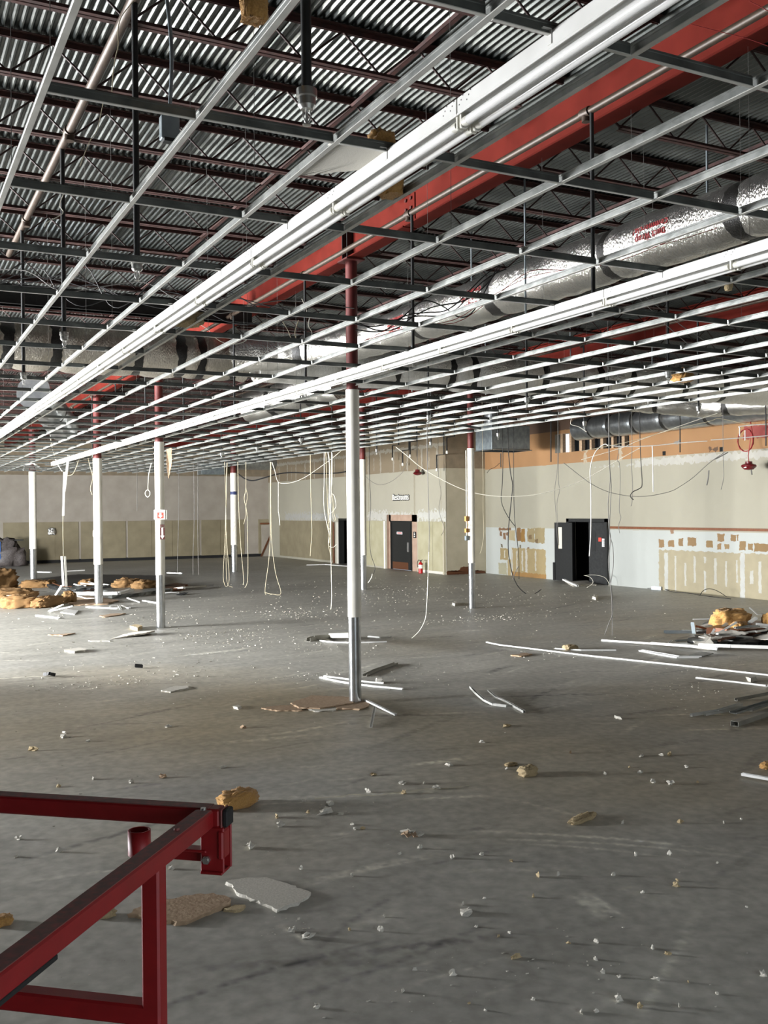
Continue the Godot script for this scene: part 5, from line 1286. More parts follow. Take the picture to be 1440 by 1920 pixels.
	for q in [[0, 0.0], [1, 0.05], [2, -0.06], [3, 0.1], [4, -0.11], [5, 0.16]]:
		var pts: Array = [Vector3(1.038, 5.144, -12.389), Vector3(1.594, 5.263, -12.105), Vector3(1.926, 5.209, -11.935), Vector3(2.258, 5.1, -11.765), Vector3(2.646, 5.002, -11.567), Vector3(3.09, 4.985, -11.34), Vector3(3.589, 4.917, -11.085), Vector3(4.143, 4.83, -10.801), Vector3(4.808, 4.717, -10.461)]
		var sh := []
		for k in pts.size():
			sh.append(pts[k] + Vector3(q[1] * sin(k * 1.3 + q[0]), q[1] * cos(k * 1.7 + q[0] * 2.0) * 1.6, q[1] * 2.0))
		wire("hanging_cable", "black cable sagging in a loose bundle over the grid at left, %s of the bundle" % ORD[q[0]], M.wire_black if q[0] != 3 else M.wire_grey, 0.012, sh, "black cable bundle above the left grid")
	for q in [[0, 0.0], [1, 0.07], [2, -0.05], [3, 0.12]]:
		var pts: Array = [Vector3(4.265, 4.478, -9.279), Vector3(4.51, 4.409, -9.153), Vector3(4.708, 4.44, -9.053), Vector3(4.881, 4.526, -8.964), Vector3(5.053, 4.547, -8.876), Vector3(5.201, 4.556, -8.801), Vector3(5.325, 4.632, -8.738), Vector3(5.449, 4.769, -8.674), Vector3(5.573, 4.906, -8.611), Vector3(5.698, 5.015, -8.548)]
		var sh := []
		for k in pts.size():
			sh.append(pts[k] + Vector3(0.03 * q[0], q[1] * cos(k * 1.1 + q[0]), 0.05 * q[0]))
		wire("hanging_cable", "black cable looping over the foil duct right of the nearest column, %s of four" % ORD[q[0]], M.wire_black, 0.013, sh, "black cables over the foil duct")
	for q in [[0, 0.0], [1, 0.05]]:
		var pts: Array = [Vector3(3.935, 4.048, -8.099), Vector3(4.284, 4.161, -7.921), Vector3(4.675, 4.235, -7.721), Vector3(4.981, 4.447, -7.565), Vector3(5.287, 4.619, -7.409), Vector3(5.592, 4.684, -7.254), Vector3(6.027, 4.806, -7.032), Vector3(6.594, 4.971, -6.743), Vector3(7.291, 5.222, -6.387)]
		var sh := []
		for k in pts.size():
			sh.append(pts[k] + Vector3(0, q[1] * sin(k * 1.9), 0.02))
		wire("hanging_cable", "thin red wire strung along the foil duct, %s strand" % ["upper", "lower"][q[0]], M.wire_red, 0.006, sh, "red wires along the foil duct")
	wire("hanging_cable", "cream wire twisting down the brown sprinkler pipe at upper left", M.wire_cream, 0.006, [Vector3(1.48, 5.764, -6.212), Vector3(1.414, 5.684, -6.246), Vector3(1.371, 5.614, -6.268), Vector3(1.355, 5.53, -6.275), Vector3(1.357, 5.446, -6.274), Vector3(1.339, 5.362, -6.284), Vector3(1.326, 5.261, -6.29), Vector3(1.319, 5.154, -6.293)])
	wire("hanging_cable", "pale wire end twisting below the first cross tee row at upper left", M.wire_cream, 0.005, [Vector3(1.352, 5.261, -6.726), Vector3(1.332, 5.154, -6.736), Vector3(1.312, 5.065, -6.746), Vector3(1.274, 5.005, -6.765), Vector3(1.241, 4.923, -6.782), Vector3(1.208, 4.826, -6.798)])
	wire("hanging_cable", "short pale wire kinked behind the second cross tee row at left", M.wire_white, 0.006, [Vector3(1.38, 5.17, -8.508), Vector3(1.348, 5.068, -8.524), Vector3(1.371, 5.001, -8.512), Vector3(1.259, 4.931, -8.569), Vector3(1.235, 4.891, -8.581)])
	wire("hanging_cable", "thin red wire crossing in front of the red girder at upper right", M.wire_red, 0.004, [Vector3(4.11, 5.173, -3.745), Vector3(4.16, 5.144, -3.719), Vector3(4.222, 5.104, -3.687)])
	wire("hanging_cable", "thin pink wire crossing the red girder above the second tee", M.wire_red, 0.004, [Vector3(4.408, 5.451, -4.491), Vector3(4.61, 5.391, -4.388), Vector3(4.725, 5.357, -4.329), Vector3(4.87, 5.297, -4.255)])
	wire("hanging_cable", "slanting grey wires tied back above the right of the grid, upper strand", M.wire_grey, 0.008, [Vector3(7.18, 4.779, -8.127), Vector3(7.331, 4.618, -8.05), Vector3(7.481, 4.446, -7.973), Vector3(7.682, 4.245, -7.87)])
	wire("hanging_cable", "slanting grey wires tied back above the right of the grid, lower strand", M.wire_grey, 0.008, [Vector3(7.256, 4.778, -8.088), Vector3(7.432, 4.617, -7.998), Vector3(7.633, 4.433, -7.895), Vector3(7.834, 4.283, -7.792)])
	wire("hanging_cable", "dark cable drooping from the grid toward the plenum box", M.wire_black, 0.012, [Vector3(10.789, 4.351, -15.828), Vector3(10.808, 4.485, -15.818), Vector3(10.865, 4.608, -15.789), Vector3(10.975, 4.658, -15.733), Vector3(11.104, 4.667, -15.667)])
	wire("hanging_cable", "white curl of wire under the grid right of the column bearing conduit", M.wire_white, 0.01, [Vector3(12.458, 4.545, -16.098), Vector3(12.514, 4.382, -16.069), Vector3(12.494, 4.22, -16.079), Vector3(12.638, 4.164, -16.006), Vector3(12.782, 4.054, -15.932)])
	wire("cable_loop", "pale string lying across the foreground floor", M.wire_cream, 0.003, [Vector3(3.327, 0.006, -7.887), Vector3(3.556, 0.006, -7.832), Vector3(3.665, 0.006, -7.846), Vector3(3.808, 0.006, -7.711), Vector3(3.961, 0.006, -7.701), Vector3(4.136, 0.006, -7.679), Vector3(4.321, 0.006, -7.672), Vector3(4.447, 0.006, -7.603), Vector3(4.718, 0.006, -7.589)])

func lift() -> void:
	# the red guard rail of the lift the camera stands on
	var o := Vector3(0.609, 1.861, -2.015)
	var e1 := Vector3(-0.769, 0, -0.639)
	var e2 := Vector3(-0.639, 0, 0.769)
	var t := thing("lift_guard_rail", "red square-tube guard rail of the work platform in the lower left corner", "guard rail", o)
	var b := Basis(e1, Vector3.UP, -e2)
	var a := mb(); cbox(a, e1 * 0.72 - e1 * 0.02, Vector3(1.46, 0.038, 0.038), 0.004, b); obj("top_rail", a, M.lift_red, t)
	a = mb(); cbox(a, e1 * 0.72 + Vector3(0, 0.0195, 0), Vector3(1.45, 0.002, 0.033), 0.0005, b); obj("worn_top", a, M.lift_worn, t)
	a = mb(); cbox(a, e2 * 0.40, Vector3(0.038, 0.038, 0.76), 0.004, b); var rail := obj("gate_rail", a, M.lift_red, t)
	a = mb(); cbox(a, e2 * 0.40 + Vector3(0, 0.0195, 0), Vector3(0.033, 0.002, 0.74), 0.0005, b); obj("worn_top", a, M.lift_worn, rail)
	a = mb(); cbox(a, e2 * 0.69 + Vector3(0, -0.024, 0), Vector3(0.03, 0.012, 0.16), 0.003, b); obj("rubber_pad", a, M.black_rubber, rail)
	a = mb(); cbox(a, e2 * 0.782, Vector3(0.034, 0.034, 0.006), 0.002, b); obj("end_plug", a, M.black_rubber, rail)
	a = mb(); cbox(a, -e1 * 0.042, Vector3(0.012, 0.036, 0.036), 0.003, b); obj("end_plug", a, M.black_rubber, t)
	a = mb(); cbox(a, -e1 * 0.034, Vector3(0.004, 0.038, 0.038), 0.001, b); obj("worn_end", a, M.lift_worn, t)
	for q in [[0.03, 0.0], [0.16, 0.003]]:
		a = mb(); tube(a, [e2 * q[0] + Vector3(0, 0.018, 0), e2 * q[0] + Vector3(0, 0.025, 0)], 0.006, 8); obj("rivet", a, M.lift_worn if q[0] > 0.1 else M.steel_bright, rail)
	var p := e2 * 0.262
	a = mb(); cbox(a, p + Vector3(0, -0.46, 0), Vector3(0.036, 0.9, 0.036), 0.004, b); obj("gate_post", a, M.lift_red, t)
	a = mb(); cbox(a, p + e1 * 0.72 + Vector3(0, -0.285, 0), Vector3(1.42, 0.038, 0.036), 0.004, b); obj("mid_rail", a, M.lift_red, t)
	# hinge bracket under the corner: two side plates round a tube stub, with a bolt
	var c := Vector3(0, -0.068, 0) - e1 * 0.012
	a = mb(); cbox(a, c + e2 * 0.012, Vector3(0.052, 0.096, 0.006), 0.002, b); cbox(a, c - e2 * 0.03, Vector3(0.052, 0.096, 0.006), 0.002, b); cbox(a, c + Vector3(0, 0.012, 0) - e1 * 0.02, Vector3(0.012, 0.06, 0.04), 0.003, b); cbox(a, c + Vector3(0, -0.046, 0), Vector3(0.05, 0.006, 0.044), 0.002, b); obj("hinge_bracket", a, M.lift_red, t)
	a = mb(); tube(a, [c + Vector3(0, -0.02, 0) + e2 * 0.014 + e1 * 0.012, c + Vector3(0, -0.02, 0) + e2 * 0.021 + e1 * 0.012], 0.009, 6); tube(a, [c + Vector3(0, -0.02, 0) + e2 * 0.02 + e1 * 0.012, c + Vector3(0, -0.02, 0) + e2 * 0.024 + e1 * 0.012], 0.006, 10); obj("hinge_bolt", a, M.steel_bright, t)
	a = mb(); cbox(a, e1 * 0.085 + Vector3(0, -0.085, 0) - e2 * 0.01, Vector3(0.17, 0.032, 0.008), 0.002, b); cbox(a, e1 * 0.085 + Vector3(0, -0.071, 0) + e2 * 0.004, Vector3(0.17, 0.006, 0.03), 0.002, b); obj("link_plate", a, M.lift_red, t)
	a = mb()
	var rc := e1 * 0.15 + e2 * 0.02 + Vector3(0, -0.055, 0)
	for k in 12:
		var q0 := TAU * k / 12
		var q1 := TAU * (k + 1) / 12
		var u0 := b * Vector3(cos(q0), 0, sin(q0))
		var u1 := b * Vector3(cos(q1), 0, sin(q1))
		for r in [0.024, 0.020]:
			quad(a, rc + u0 * r + Vector3(0, -0.03, 0), rc + u1 * r + Vector3(0, -0.03, 0), rc + u1 * r + Vector3(0, 0.022, 0), rc + u0 * r + Vector3(0, 0.022, 0), rc if r > 0.022 else rc + u0)
		quad(a, rc + u0 * 0.024 + Vector3(0, 0.022, 0), rc + u1 * 0.024 + Vector3(0, 0.022, 0), rc + u1 * 0.02 + Vector3(0, 0.022, 0), rc + u0 * 0.02 + Vector3(0, 0.022, 0), rc)
	obj("socket_ring", a, M.lift_red, t)
	a = mb(); cbox(a, e1 * 0.2 + e2 * 0.5 + Vector3(0, -1.1, 0), Vector3(3.0, 0.06, 1.6), 0.01, b); obj("platform_deck", a, M.lift_red, t)
	# the scissor stack that carries the platform, below the picture
	a = mb()
	for s in [-1, 1]:
		for k in [0.0, 0.35]:
			bar(a, e1 * (0.2 - 0.9) + e2 * (0.5 + s * 0.5) + Vector3(0, -1.85 + k, 0), e1 * (0.2 + 0.9) + e2 * (0.5 + s * 0.5) + Vector3(0, -1.5 + k, 0), 0.04, 0.06)
			bar(a, e1 * (0.2 + 0.9) + e2 * (0.5 + s * 0.5) + Vector3(0, -1.85 + k, 0), e1 * (0.2 - 0.9) + e2 * (0.5 + s * 0.5) + Vector3(0, -1.5 + k, 0), 0.04, 0.06)
	cbox(a, e1 * 0.2 + e2 * 0.5 + Vector3(0, -1.7, 0), Vector3(2.2, 0.32, 1.1), 0.03, b)
	obj("scissor_stack", a, M.black_steel, t)

func rubble() -> void:
	# foreground boards and tufts
	board("pale broken ceiling tile lying face up on the floor right of the lift post", Vector3(2.205, 0, -6.115), [Vector2(-0.166, -0.257), Vector2(-0.049, -0.259), Vector2(0.101, -0.199), Vector2(0.186, -0.024), Vector2(0.261, 0.192), Vector2(0.131, 0.299), Vector2(-0.03, 0.344), Vector2(-0.117, 0.097), Vector2(-0.165, -0.049), Vector2(-0.152, -0.144)], 0.02, 0.012, M.gypsum, 101, "ceiling_tile", "ceiling tile", 0.0, 0.0)
	board("tan broken ceiling tile lying behind the red lift post", Vector3(1.643, 0, -6.086), [Vector2(-0.317, -0.044), Vector2(-0.264, -0.106), Vector2(-0.117, -0.159), Vector2(0.076, -0.171), Vector2(0.257, -0.123), Vector2(0.324, 0.003), Vector2(0.297, 0.104), Vector2(0.177, 0.133), Vector2(-0.02, 0.232), Vector2(-0.159, 0.14), Vector2(-0.253, -0.009)], 0.025, 0.016, M.kraft, 102, "ceiling_tile", "ceiling tile", 0.0, 0.0)
	board("small curled tan strip at the right tip of the tan broken tile", Vector3(1.963, 0, -5.929), [Vector2(-0.077, -0.017), Vector2(0.001, -0.041), Vector2(0.06, -0.009), Vector2(0.041, 0.028), Vector2(-0.025, 0.038)], 0.02, 0.012, M.wool_pale, 103, "board_fragment", "debris", 0.0, 0.0)
	wool("big orange-brown insulation tuft on the floor behind the corner of the red rail", Vector3(2.667, 0, -8.009), Vector3(0.36, 0.16, 0.2), 51, 0.3)
	wool("round tan insulation tuft on the floor in the middle distance", Vector3(5.392, 0, -7.63), Vector3(0.19, 0.1, 0.14), 52, 0.2, M.wool_pale)
	wool("small flat tan tuft just left of the round tan tuft", Vector3(5.45, 0, -7.996), Vector3(0.13, 0.03, 0.08), 53, 0.0, M.wool_pale)
	wool("long ragged tan tuft lying across the floor right of centre", Vector3(4.984, 0, -6.31), Vector3(0.34, 0.045, 0.1), 54, 0.35, M.wool_pale)
	wool("pale insulation scrap on the floor left of the lift post", Vector3(1.21, 0, -6.229), Vector3(0.13, 0.05, 0.1), 55, 0.0, M.wool_pale)
	wool("tan insulation scrap at the left edge of the floor below the red rail", Vector3(0.634, 0, -6.414), Vector3(0.12, 0.06, 0.12), 56)
	wool("tan insulation tuft beside the long thin strip on the far floor", Vector3(10.855, 0, -14.045), Vector3(0.26, 0.1, 0.2), 57, 0.0, M.wool_pale)
	wool("tan insulation tuft at the right edge above the cut white strip", Vector3(7.533, 0, -6.721), Vector3(0.16, 0.07, 0.1), 58)
	# shredded pile and small loose lumps near the camera
	var t := thing("shredded_board", "small heap of shredded tile flakes in the middle of the foreground", "debris", Vector3(3.61, 0, -6.649))
	for k in 11:
		rng.seed = 300 + k
		var a := mb(); slab(a, [Vector2(-0.03, -0.02), Vector2(0.035, -0.015), Vector2(0.03, 0.02), Vector2(-0.02, 0.025)], 0.006, 0.006, 310 + k)
		var fl := obj("flake", a, M.gypsum if k % 3 else M.kraft, t)
		rng.seed = 330 + k
		fl.position = Vector3(rng.randf_range(-0.07, 0.07), 0.004 + 0.003 * k, rng.randf_range(-0.045, 0.045)); fl.rotation = Vector3(rng.randf_range(-0.4, 0.4), rng.randf_range(0, 6), rng.randf_range(-0.4, 0.4))
	# loose pale crumbs one can count: [x, z, width, height]
	var lumps := [[3.515, -6.353, 0.055, 0.035], [4.804, -5.48, 0.034, 0.038], [4.087, -5.439, 0.036, 0.033], [4.647, -4.91, 0.063, 0.039], [3.206, -5.201, 0.112, 0.036], [2.615, -5.22, 0.051, 0.044], [3.311, -3.914, 0.065, 0.041], [3.354, -3.805, 0.043, 0.035], [3.53, -3.719, 0.027, 0.027], [2.708, -4.546, 0.052, 0.04], [1.926, -4.57, 0.048, 0.027], [3.121, -4.55, 0.077, 0.03], [3.498, -4.324, 0.035, 0.024], [3.435, -4.188, 0.034, 0.029], [3.642, -4.495, 0.04, 0.028], [3.713, -5.209, 0.034, 0.024], [4.159, -3.758, 0.051, 0.028], [2.386, -4.509, 0.039, 0.022], [3.633, -3.995, 0.051, 0.02], [3.498, -4.566, 0.037, 0.018], [2.557, -4.688, 0.026, 0.02], [3.622, -6.067, 0.054, 0.034], [3.841, -6.02, 0.046, 0.027], [3.949, -5.487, 0.051, 0.036], [4.413, -5.26, 0.044, 0.025], [4.377, -4.929, 0.035, 0.024], [5.211, -6.09, 0.042, 0.034], [4.723, -4.98, 0.029, 0.018], [5.202, -5.092, 0.03, 0.019], [4.784, -4.444, 0.027, 0.017], [3.871, -4.281, 0.036, 0.024], [3.895, -4.187, 0.042, 0.021], [3.066, -3.904, 0.058, 0.024], [3.135, -3.875, 0.032, 0.021], [2.932, -4.121, 0.033, 0.016], [2.625, -4.242, 0.027, 0.016], [2.659, -4.146, 0.027, 0.016], [3.477, -4.108, 0.028, 0.017], [3.272, -4.834, 0.031, 0.019], [3.193, -4.827, 0.028, 0.019], [3.149, -5.002, 0.032, 0.019], [3.253, -5.322, 0.04, 0.024], [3.426, -5.343, 0.034, 0.017], [3.958, -5.818, 0.038, 0.019], [3.33, -6.316, 0.035, 0.023], [2.843, -6.098, 0.044, 0.029], [3.798, -3.726, 0.025, 0.016], [3.759, -3.892, 0.022, 0.014], [2.195, -5.345, 0.094, 0.037], [2.156, -5.472, 0.064, 0.032], [2.251, -5.605, 0.033, 0.023], [2.46, -5.322, 0.025, 0.019], [2.729, -5.395, 0.026, 0.02], [5.025, -5.376, 0.046, 0.035], [6.1, -5.713, 0.034, 0.021], [5.614, -5.884, 0.059, 0.034], [5.913, -5.717, 0.042, 0.025], [6.223, -6.854, 0.068, 0.039], [6.323, -6.743, 0.087, 0.048], [6.573, -6.664, 0.039, 0.024], [6.025, -7.29, 0.05, 0.03], [6.35, -7.174, 0.07, 0.03], [6.974, -7.563, 0.075, 0.032], [7.062, -7.543, 0.065, 0.043], [6.867, -7.106, 0.046, 0.031], [6.788, -7.643, 0.139, 0.032], [5.335, -7.901, 0.041, 0.026], [6.389, -7.368, 0.041, 0.021], [2.586, -6.381, 0.045, 0.033], [2.42, -6.965, 0.095, 0.055], [2.125, -7.002, 0.047, 0.031], [2.85, -7.552, 0.104, 0.039], [2.793, -7.333, 0.076, 0.051], [3.373, -7.672, 0.118, 0.045], [3.251, -7.461, 0.176, 0.062], [3.123, -7.544, 0.044, 0.031], [3.221, -7.872, 0.064, 0.028], [3.82, -7.841, 0.066, 0.047], [4.215, -7.928, 0.107, 0.039], [4.08, -7.655, 0.075, 0.038], [4.392, -7.846, 0.078, 0.029], [4.405, -7.646, 0.086, 0.038], [3.311, -7.092, 0.051, 0.021], [3.337, -6.952, 0.067, 0.025], [3.282, -6.982, 0.033, 0.025], [3.351, -7.383, 0.097, 0.022], [7.759, -9.145, 0.152, 0.044], [6.382, -9.443, 0.147, 0.037], [4.915, -8.276, 0.104, 0.036], [6.25, -8.093, 0.054, 0.033], [5.709, -8.927, 0.069, 0.034], [1.782, -11.415, 0.131, 0.042], [1.401, -10.925, 0.146, 0.056], [1.989, -11.06, 0.082, 0.029], [2.339, -9.217, 0.111, 0.04], [1.751, -9.48, 0.07, 0.04], [2.031, -9.18, 0.059, 0.039], [1.421, -9.374, 0.078, 0.029], [2.948, -9.281, 0.104, 0.036], [3.693, -10.87, 0.111, 0.037], [2.95, -11.355, 0.137, 0.037], [1.827, -11.625, 0.097, 0.03], [4.116, -8.331, 0.081, 0.03], [0.916, -8.009, 0.082, 0.033], [0.85, -7.606, 0.07, 0.023], [1.143, -7.571, 0.063, 0.035], [1.783, -6.829, 0.067, 0.034], [1.434, -6.545, 0.035, 0.025], [1.613, -6.317, 0.034, 0.024]]
	var crumbs := []
	for k in lumps.size():
		var q: Array = lumps[k]
		var o := put("drywall_crumb", chunk(Vector3(q[2], q[3] * 1.3, q[2] * (0.6 + 0.3 * sin(k * 2.1))) * 0.72, 0.7, 700 + k, 8, 5, 1.9), [M.gypsum, M.gypsum, M.wool_pale, M.gypsum, M.kraft][k % 5] if q[1] < -8.0 else [M.gypsum, M.gypsum, M.gypsum, M.wool_pale][k % 4])
		o.position = Vector3(q[0], 0, q[1])
		o.rotation.y = k * 1.7
		tag(o, "crumb", "debris", "loose crumbs on the near floor")
		crumbs.append(o)
	ranked(crumbs, "small broken crumb on the concrete, %s to the %s", [["white broken tile", Vector3(2.217, 0, -6.027)], ["tan broken tile", Vector3(1.648, 0, -6.065)], ["orange insulation tuft", Vector3(2.667, 0, -8.009)], ["round tan tuft", Vector3(5.392, 0, -7.63)], ["shredded tile heap", Vector3(3.61, 0, -6.649)], ["long ragged tan tuft", Vector3(4.984, 0, -6.31)], ["cut white strip", Vector3(7.174, 0, -6.493)], ["bottom right corner", Vector3(3.864, 0, -3.594)], ["middle of the bottom edge", Vector3(2.346, 0, -4.406)], ["yellowish scrap", Vector3(3.326, 0, -3.931)], ["left edge above the rail", Vector3(1.417, 0, -11.131)], ["bent tee offcuts", Vector3(7.066, 0, -10.572)]])
	# kraft-faced boards at the foot of the nearest column
	board("broad brown board fragment lying left of the foot of the nearest column", Vector3(5.037, 0, -11.704), [Vector2(-0.357, -0.155), Vector2(0.081, -0.487), Vector2(0.469, -0.135), Vector2(0.35, 0.25), Vector2(-0.161, 0.346), Vector2(-0.382, 0.182)], 0.02, 0.02, M.kraft, 111, "board_fragment", "debris", 0.0, 0.012)
	board("brown board fragment wrapped round the front of the nearest column's foot", Vector3(5.323, 0, -11.396), [Vector2(-0.235, -0.111), Vector2(0, -0.298), Vector2(0.318, -0.156), Vector2(0.176, 0.164), Vector2(-0.011, 0.287), Vector2(-0.247, 0.114)], 0.02, 0.025, M.kraft, 112, "board_fragment", "debris", 0.0, 0.0)
	board("leftmost brown board fragment in the row ending at the nearest column", Vector3(4.529, 0, -11.665), [Vector2(-0.263, -0.156), Vector2(0.036, -0.181), Vector2(0.249, -0.019), Vector2(0.123, 0.254), Vector2(-0.145, 0.101)], 0.015, 0.02, M.kraft, 113, "board_fragment", "debris", 0.0, 0.0)
	board("thin pale board edge under the broad brown fragment by the nearest column", Vector3(4.916, 0, -11.359), [Vector2(-0.156, -0.104), Vector2(0.012, -0.123), Vector2(0.204, 0.026), Vector2(0.078, 0.143), Vector2(-0.138, 0.057)], 0.015, 0.02, M.gypsum, 114, "board_fragment", "debris", 0.0, 0.0)
	board("short pale board strip behind the brown fragments by the nearest column", Vector3(5.398, 0, -11.852), [Vector2(-0.141, -0.004), Vector2(0.077, -0.177), Vector2(0.139, -0.055), Vector2(0.061, 0.112), Vector2(-0.136, 0.123)], 0.02, 0.02, M.gypsum, 115, "board_fragment", "debris", 0.0, 0.0)
	board("small pale board crumb left of the brown fragments", Vector3(4.01, 0, -12.007), [Vector2(-0.052, -0.029), Vector2(0.04, -0.094), Vector2(0.043, 0.025), Vector2(-0.031, 0.098)], 0.03, 0.02, M.gypsum, 116, "board_fragment", "debris", 0.0, 0.0)
	board("flat pale board piece on the floor at left centre", Vector3(3.682, 0, -13.704), [Vector2(-0.23, 0.058), Vector2(0.009, -0.185), Vector2(0.187, -0.131), Vector2(0.167, 0.051), Vector2(-0.133, 0.206)], 0.02, 0.02, M.gypsum, 117, "board_fragment", "debris", 0.0, 0.0)
	# metal track and strips round the nearest column
	scrap("metal_strip", "bent grey metal track standing up beyond the nearest column, left end", "metal strip", M.galv_dull, [Vector3(7.25, 0.004, -17.428), Vector3(7.496, 0.004, -17.641), Vector3(7.88, 0.004, -17.688)], 0.09, 0.07)
	scrap("metal_strip", "bent grey metal track rising behind the nearest column", "metal strip", M.galv_dull, [Vector3(7.862, 0.004, -17.699), Vector3(7.651, 0.12, -16.783), Vector3(7.162, 0.34, -15.099)], 0.12, 0.09)
	scrap("metal_strip", "thin white strip lying in front of the bent grey track", "metal strip", M.white_paint, [Vector3(7.474, 0.004, -17.382), Vector3(7.601, 0.004, -17.039), Vector3(7.873, 0.004, -16.788), Vector3(8.252, 0.004, -16.647), Vector3(8.502, 0.004, -16.583)], 0.03, 0.02)
	scrap("metal_strip", "thin white strip sticking out right beyond the nearest column", "metal strip", M.white_paint, [Vector3(8.545, 0.004, -17.474), Vector3(8.671, 0.004, -17.208), Vector3(8.934, 0.004, -17.238)], 0.03, 0.02)
	scrap("metal_strip", "grey channel lying slantwise just right of the nearest column", "metal strip", M.galv_dull, [Vector3(6.463, 0.004, -13.339), Vector3(6.83, 0.004, -13.694), Vector3(7.423, 0.004, -14.145)], 0.07, 0.03)
	scrap("metal_strip", "longer white strip passing behind the foot of the nearest column", "metal strip", M.white_paint, [Vector3(5.821, 0.004, -13.55), Vector3(5.927, 0.004, -13.015), Vector3(6.176, 0.004, -12.472), Vector3(6.437, 0.004, -12.082)], 0.035, 0.02)
	scrap("metal_strip", "upper white strip passing behind the foot of the nearest column", "metal strip", M.white_paint, [Vector3(5.907, 0.004, -13.609), Vector3(6.059, 0.004, -13.304), Vector3(6.262, 0.004, -12.82), Vector3(6.417, 0.004, -12.629)], 0.03, 0.02)
	board("small white crumpled piece standing on the upper white strip", Vector3(6.423, 0, -12.766), [Vector2(-0.031, -0.056), Vector2(0.077, -0.045), Vector2(0.017, 0.074), Vector2(-0.063, 0.027)], 0.06, 0.02, M.gypsum, 118, "board_fragment", "debris", 0.0, 0.0)
	scrap("metal_strip", "white strip leaning out to the right from the nearest column's foot", "metal strip", M.white_paint, [Vector3(5.591, 0.02, -11.545), Vector3(5.543, 0.004, -10.588)], 0.03, 0.025)
	scrap("metal_strip", "short white strip pointing at the camera below the nearest column", "metal strip", M.white_paint, [Vector3(5.438, 0.05, -10.942), Vector3(4.996, 0.004, -10.156)], 0.03, 0.025)
	scrap("metal_strip", "left of two bent tee offcuts lying right of the nearest column", "metal strip", M.tee_cap, [Vector3(7.181, 0.05, -11.499), Vector3(7.027, 0.04, -11.108), Vector3(6.917, 0.02, -10.742), Vector3(6.909, 0.004, -10.52), Vector3(6.999, 0.004, -10.352)], 0.03, 0.03)
	scrap("metal_strip", "right of two bent tee offcuts lying right of the nearest column", "metal strip", M.tee_cap, [Vector3(7.267, 0.04, -11.192), Vector3(7.147, 0.02, -10.817), Vector3(7.153, 0.004, -10.579), Vector3(6.983, 0.004, -9.948)], 0.03, 0.03)
	scrap("metal_strip", "very long thin white tee lying across the floor to the right edge", "metal strip", M.white_paint, [Vector3(9.966, 0.03, -15.387), Vector3(9.968, 0.03, -14.966), Vector3(10.604, 0.004, -13.272), Vector3(11.21, 0.004, -11.661), Vector3(11.7, 0.004, -10.227)], 0.03, 0.02)
	scrap("metal_strip", "long white tee below it running out at the right edge", "metal strip", M.white_paint, [Vector3(10.569, 0.004, -10.728), Vector3(10.795, 0.004, -10.185), Vector3(10.976, 0.004, -9.596)], 0.03, 0.02)
	scrap("metal_strip", "white strip under the small tan tuft on the far floor", "metal strip", M.white_paint, [Vector3(10.646, 0.004, -14.215), Vector3(10.924, 0.004, -13.817), Vector3(11.439, 0.004, -13.509)], 0.035, 0.02)
	scrap("metal_strip", "twin white strip with a bend lying before the right rubble pile", "metal strip", M.white_paint, [Vector3(11.743, 0.004, -13.252), Vector3(11.715, 0.004, -12.682), Vector3(11.732, 0.004, -12.324), Vector3(12.031, 0.004, -12.147)], 0.035, 0.02)
	scrap("metal_strip", "upper strand of the bent twin strip before the right rubble pile", "metal strip", M.white_paint, [Vector3(11.826, 0.004, -13.278), Vector3(11.839, 0.004, -12.752), Vector3(11.846, 0.004, -12.394), Vector3(12.154, 0.004, -12.211)], 0.03, 0.02)
	scrap("metal_strip", "cut white strip edge of the near floor", "metal strip", M.white_paint, [Vector3(7.057, 0.02, -6.598), Vector3(7.178, 0.02, -6.285)], 0.035, 0.025)
	board("thin tan board scrap below the long white tee", Vector3(9.728, 0, -13.897), [Vector2(-0.211, -0.053), Vector2(0.15, -0.127), Vector2(0.179, 0.036), Vector2(-0.118, 0.144)], 0.02, 0.02, M.kraft, 119, "board_fragment", "debris", 0.0, 0.0)
	# the right-hand rubble pile
	scrap("metal_strip", "bright white tee along the front of the right rubble pile, nearest", "metal strip", M.white_paint, [Vector3(12.384, 0.03, -13.677), Vector3(12.735, 0.03, -12.983), Vector3(12.898, 0.02, -12.582)], 0.05, 0.04)
	scrap("metal_strip", "long white tee along the front of the right rubble pile reaching furthest left", "metal strip", M.white_paint, [Vector3(12.039, 0.004, -14.623), Vector3(12.434, 0.02, -13.733), Vector3(12.833, 0.03, -13.082)], 0.04, 0.03)
	scrap("metal_strip", "white tee low on the front of the right rubble pile running out at the edge", "metal strip", M.white_paint, [Vector3(12.755, 0.06, -12.876), Vector3(13.018, 0.08, -12.395), Vector3(13.557, 0.08, -11.845)], 0.06, 0.05)
	scrap("metal_strip", "dark grey sheet-metal strip lying over the right rubble pile", "metal strip", M.black_steel, [Vector3(13.793, -0.073, -14.06), Vector3(14.247, 0.004, -13.828), Vector3(15.247, 0.156, -13.318)], 0.3, 0.03)
	scrap("metal_strip", "second dark grey strip over the right rubble pile", "metal strip", M.tee_web, [Vector3(13.751, -0.054, -13.745), Vector3(14.377, 0.04, -13.425), Vector3(15.002, 0.093, -13.106)], 0.2, 0.03)
	scrap("metal_strip", "third dark strip under the wool of the right rubble pile", "metal strip", M.black_steel, [Vector3(14.429, 0.008, -14.634), Vector3(14.949, 0.024, -14.368), Vector3(15.896, 0.141, -13.884)], 0.3, 0.04)
	scrap("metal_strip", "grey channel at the left end of the right rubble pile", "metal strip", M.galv, [Vector3(13.87, -0.028, -14.919), Vector3(14.116, -0.031, -14.794), Vector3(14.362, -0.044, -14.668)], 0.1, 0.08)
